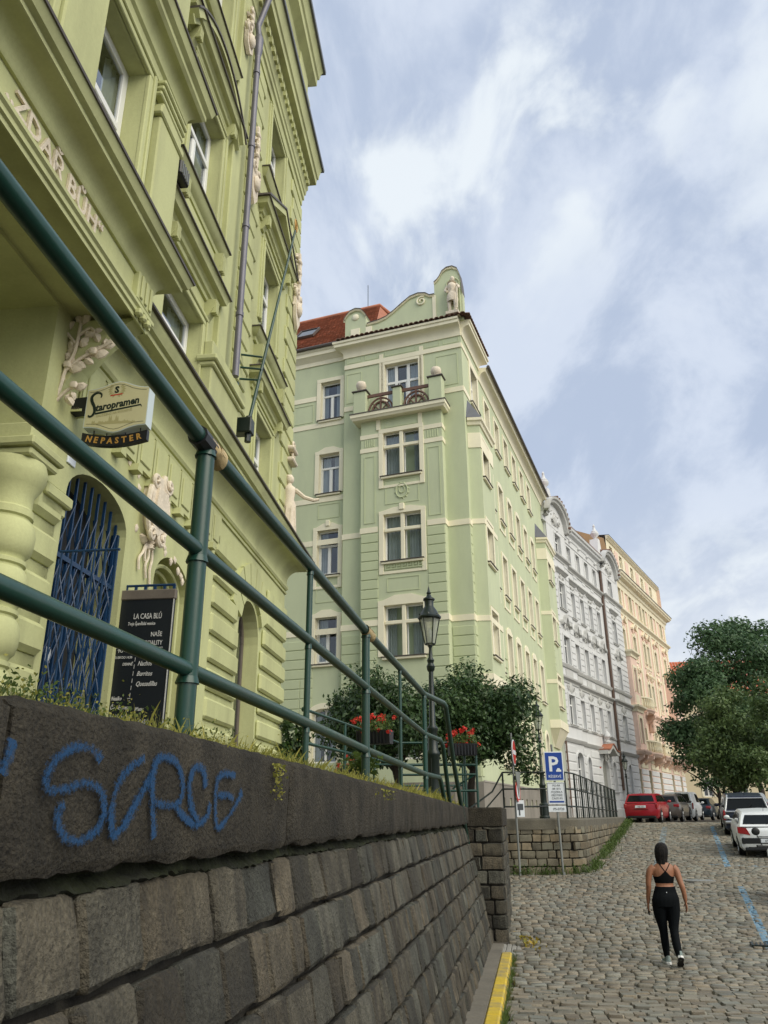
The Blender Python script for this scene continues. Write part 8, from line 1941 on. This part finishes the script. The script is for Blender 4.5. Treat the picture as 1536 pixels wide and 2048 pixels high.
lim(bm_, [(.015, 0, 1.0), (.008, .004, 1.10), (.0, .0, 1.2), (-.012, 0, 1.30), (-.018, .0, 1.375), (-.018, .01, 1.41)], [(.155, .10), (.135, .092), (.150, .102), (.168, .108), (.135, .085), (.06, .06)], 18)
lim(bm_, [(-.018, .01, 1.36), (-.022, .018, 1.44), (-.03, .03, 1.52)], [(.062, .06), (.050, .052), (.052, .055)], 12)
lim(bm_, [(-.032, .035, 1.45), (-.033, .04, 1.50), (-.035, .04, 1.575), (-.037, .035, 1.64), (-.037, .03, 1.675)], [(.040, .05), (.066, .078), (.075, .092), (.066, .082), (.02, .03)], 14)
bm_.ball((-.035, .135, 1.55), .018, 8)
for sx in (-1, 1): bm_.ball((-.035+sx*.076, .035, 1.56), .02, 8, sq=(.5, .9, 1.3))
AL = [(-.160, 0, 1.345), (-.215, -.005, 1.29), (-.235, .0, 1.14), (-.225, .02, 1.06), (-.222, .075, .93), (-.215, .10, .835)]
AR = [(.130, 0, 1.345), (.185, -.01, 1.29), (.232, -.05, 1.14), (.262, -.065, 1.06), (.298, -.05, .93), (.312, -.035, .865)]
for P in (AL, AR): lim(bm_, P, [(.058, .062), (.054, .058), (.043, .046), (.039, .042), (.033, .034), (.023, .028)], 12)
def hand(P0, dirs, curl, sx):
    o = Vector(P0); d = Vector(dirs).normalized(); lat = Vector((0, 1, 0)); lat = (lat-d*lat.dot(d)).normalized(); nr = d.cross(lat)
    ell_tube(bm_, [tuple(o), tuple(o+d*.04), tuple(o+d*.085)], [(.017, .028), (.016, .040), (.013, .038)], 10)
    for k, (u, L_) in enumerate(((.030, .068), (.010, .078), (-.010, .073), (-.030, .056))):
        b = o+d*.08+lat*u; c1 = b+d*L_*.5+nr*sx*curl*.012; c2 = c1+(d*(1-curl*.7)+nr*sx*curl).normalized()*L_*.5
        bm_.tube([tuple(b), tuple(c1), tuple(c2)], [.0085, .008, .0065], 7)
    b = o+d*.025+lat*.03; bm_.tube([tuple(b), tuple(b+lat*.03+d*.03+nr*sx*.012), tuple(b+lat*.03+d*.065+nr*sx*.025)], [.011, .010, .0075], 7)
hand((-.214, .105, .83), (.05, .15, -1), .9, 1); hand((.313, -.033, .86), (.18, .12, -1), .35, -1)
shr(bm_); body = put('body', fuse(bm_, 'body', X['skin'], .0065, 5, .5), pw)
lg = MB(); legs(lg, add=.007); shr(lg); lgm = fuse(lg, 'leggings', X['leggings'], .0075, 5, .5)
bmx = bmesh.new(); bmx.from_mesh(lgm)
for zc_, nz in ((1.085, 1),): bmesh.ops.bisect_plane(bmx, geom=bmx.verts[:]+bmx.edges[:]+bmx.faces[:], plane_co=(0, 0, zc_), plane_no=(0, 0, 1), clear_outer=True)
bmx.to_mesh(lgm); bmx.free(); lgo = put('leggings', lgm, pw)
q = MB(); q.ball((.02, -.128, 1.0), .008, 8); part('logo_dot', q, X['psignwhite'], lgo)
# sports top fitted on the torso by casting on the body's surface
from mathutils.bvhtree import BVHTree
bt = BVHTree.FromPolygons([v.co[:] for v in body.data.vertices], [p.vertices[:] for p in body.data.polygons])
q = MB(); K = 48
def surf(a, z, off=.006):
    o = Vector((-.004+LEAN*(z-.88), 0, z)); d = Vector((math.cos(a), math.sin(a), 0)); h = bt.ray_cast(o, d)
    r_ = h[3] if h[0] is not None else .15
    return o+d*(min(r_, .178)+off)
def topz(a):
    back = max(0, -math.sin(a))**6; front = max(0, math.sin(a)); return 1.215+.075*back+.05*front
for i in range(K):
    a = 2*math.pi*i/K
    for j in range(6): z = 1.125+(topz(a)-1.125)*j/5; p = surf(a, z, .006 if 0 < j < 5 else .004); q.v.append(tuple(p))
for i in range(K):
    for j in range(5): q.f.append((i*6+j, ((i+1) % K)*6+j, ((i+1) % K)*6+j+1, i*6+j+1)); q.m.append(0)
bra = part('sports_top', q, X['bra'], pw, smooth=60)
q = MB()
for x1 in (-.095, .075):
    P = []
    for t in range(9):
        u = t/8; x, z = -.006+(x1+.006)*u, 1.285+(1.405-1.285)*u; x += LEAN*(z-.88); h = bt.ray_cast(Vector((x, -.4, z)), Vector((0, 1, 0))); P.append((x, (h[0].y if h[0] is not None else -.06)-.004, z))
    q.tube(P, .0065, 6)
part('straps', q, X['bra'], bra, smooth=60)
# shoes
def shoe(P, yaw, pitch, label=None):
    M = WM[pw.name] @ Matrix.Translation(P) @ Matrix.Rotation(yaw, 4, 'Z') @ Matrix.Rotation(pitch, 4, 'X')
    s = MB(); lim(s, [(0, -.055, .045), (0, -.01, .05), (0, .06, .045), (0, .13, .036), (0, .18, .03)], [(.036, .045), (.040, .055), (.042, .042), (.044, .030), (.026, .018)], 12); lim(s, [(0, -.02, .05), (0, -.02, .12)], [(.040, .045), (.037, .043)], 12)
    o = put('shoe', fuse(s, 'shoe', X['shoegrey'], .007, 4, .5), pw, M)
    q = MB(); O = [(-.038, -.08), (-.046, -.03), (-.040, .04), (-.052, .11), (-.045, .17), (-.015, .20), (.02, .20), (.045, .17), (.052, .11), (.042, .04), (.046, -.03), (.036, -.08), (.0, -.098)]
    q.prism(O, .006, .034, 'xy'); part('sole', q, X['sole'], o, M, smooth=40)
    q = MB(); q.prism([(a*.93, b*.96) for a, b in O], -.002, .006, 'xy'); part('outsole', q, X['blackplastic'], o, M)
shoe((.078-LEAN*.80, .165, .0), R(3), 0); shoe((.165-LEAN*.74, -.25, .105), R(-8), R(-33))
# hair: crown cap and a straight fall to the shoulder blades
hb = MB(); lim(hb, [(-.035, -.01, 1.40), (-.036, -.015, 1.46), (-.037, -.005, 1.54), (-.038, .012, 1.62), (-.038, .022, 1.68), (-.038, .022, 1.70)], [(.058, .042), (.084, .07), (.102, .098), (.098, .096), (.066, .066), (.02, .02)], 18)
rs = random.Random(8)
for i in range(80):
    a = R(180+180*rs.random()); x, y = -.038+.085*math.cos(a), .0+.075*math.sin(a)
    hb.tube([(x*.9-.004, y*.8+.01, 1.60), (x+rs.uniform(-.01, .01), y, 1.50), (-.030+(x+.035)*.72+rs.uniform(-.018, .018), y*.85-.015, 1.375+rs.uniform(-.06, .05))], [.012, .010, .003], 6)
shr(hb); put('hair', fuse(hb, 'hair', X['hair'], .0055, 1, .4), pw)
ph = thing('phone', 'small black phone held in the walking woman\'s left hand', 'phone', WM[pw.name] @ Matrix.Translation((-.221, .13, .745)) @ Matrix.Rotation(R(8), 4, 'X'))
q = MB(); q.box(-.008, .008, -.034, .034, -.075, .075, bev=.006); part('case', q, X['blackplastic'], ph); q = MB(); q.box(.008, .0085, -.030, .030, -.07, .07); part('screen', q, X['carglass'], ph)
print('objects', len(bpy.data.objects), 'tris', sum(len(o.data.loop_triangles) if o.type == 'MESH' and not o.data.calc_loop_triangles() else 0 for o in COL.objects))
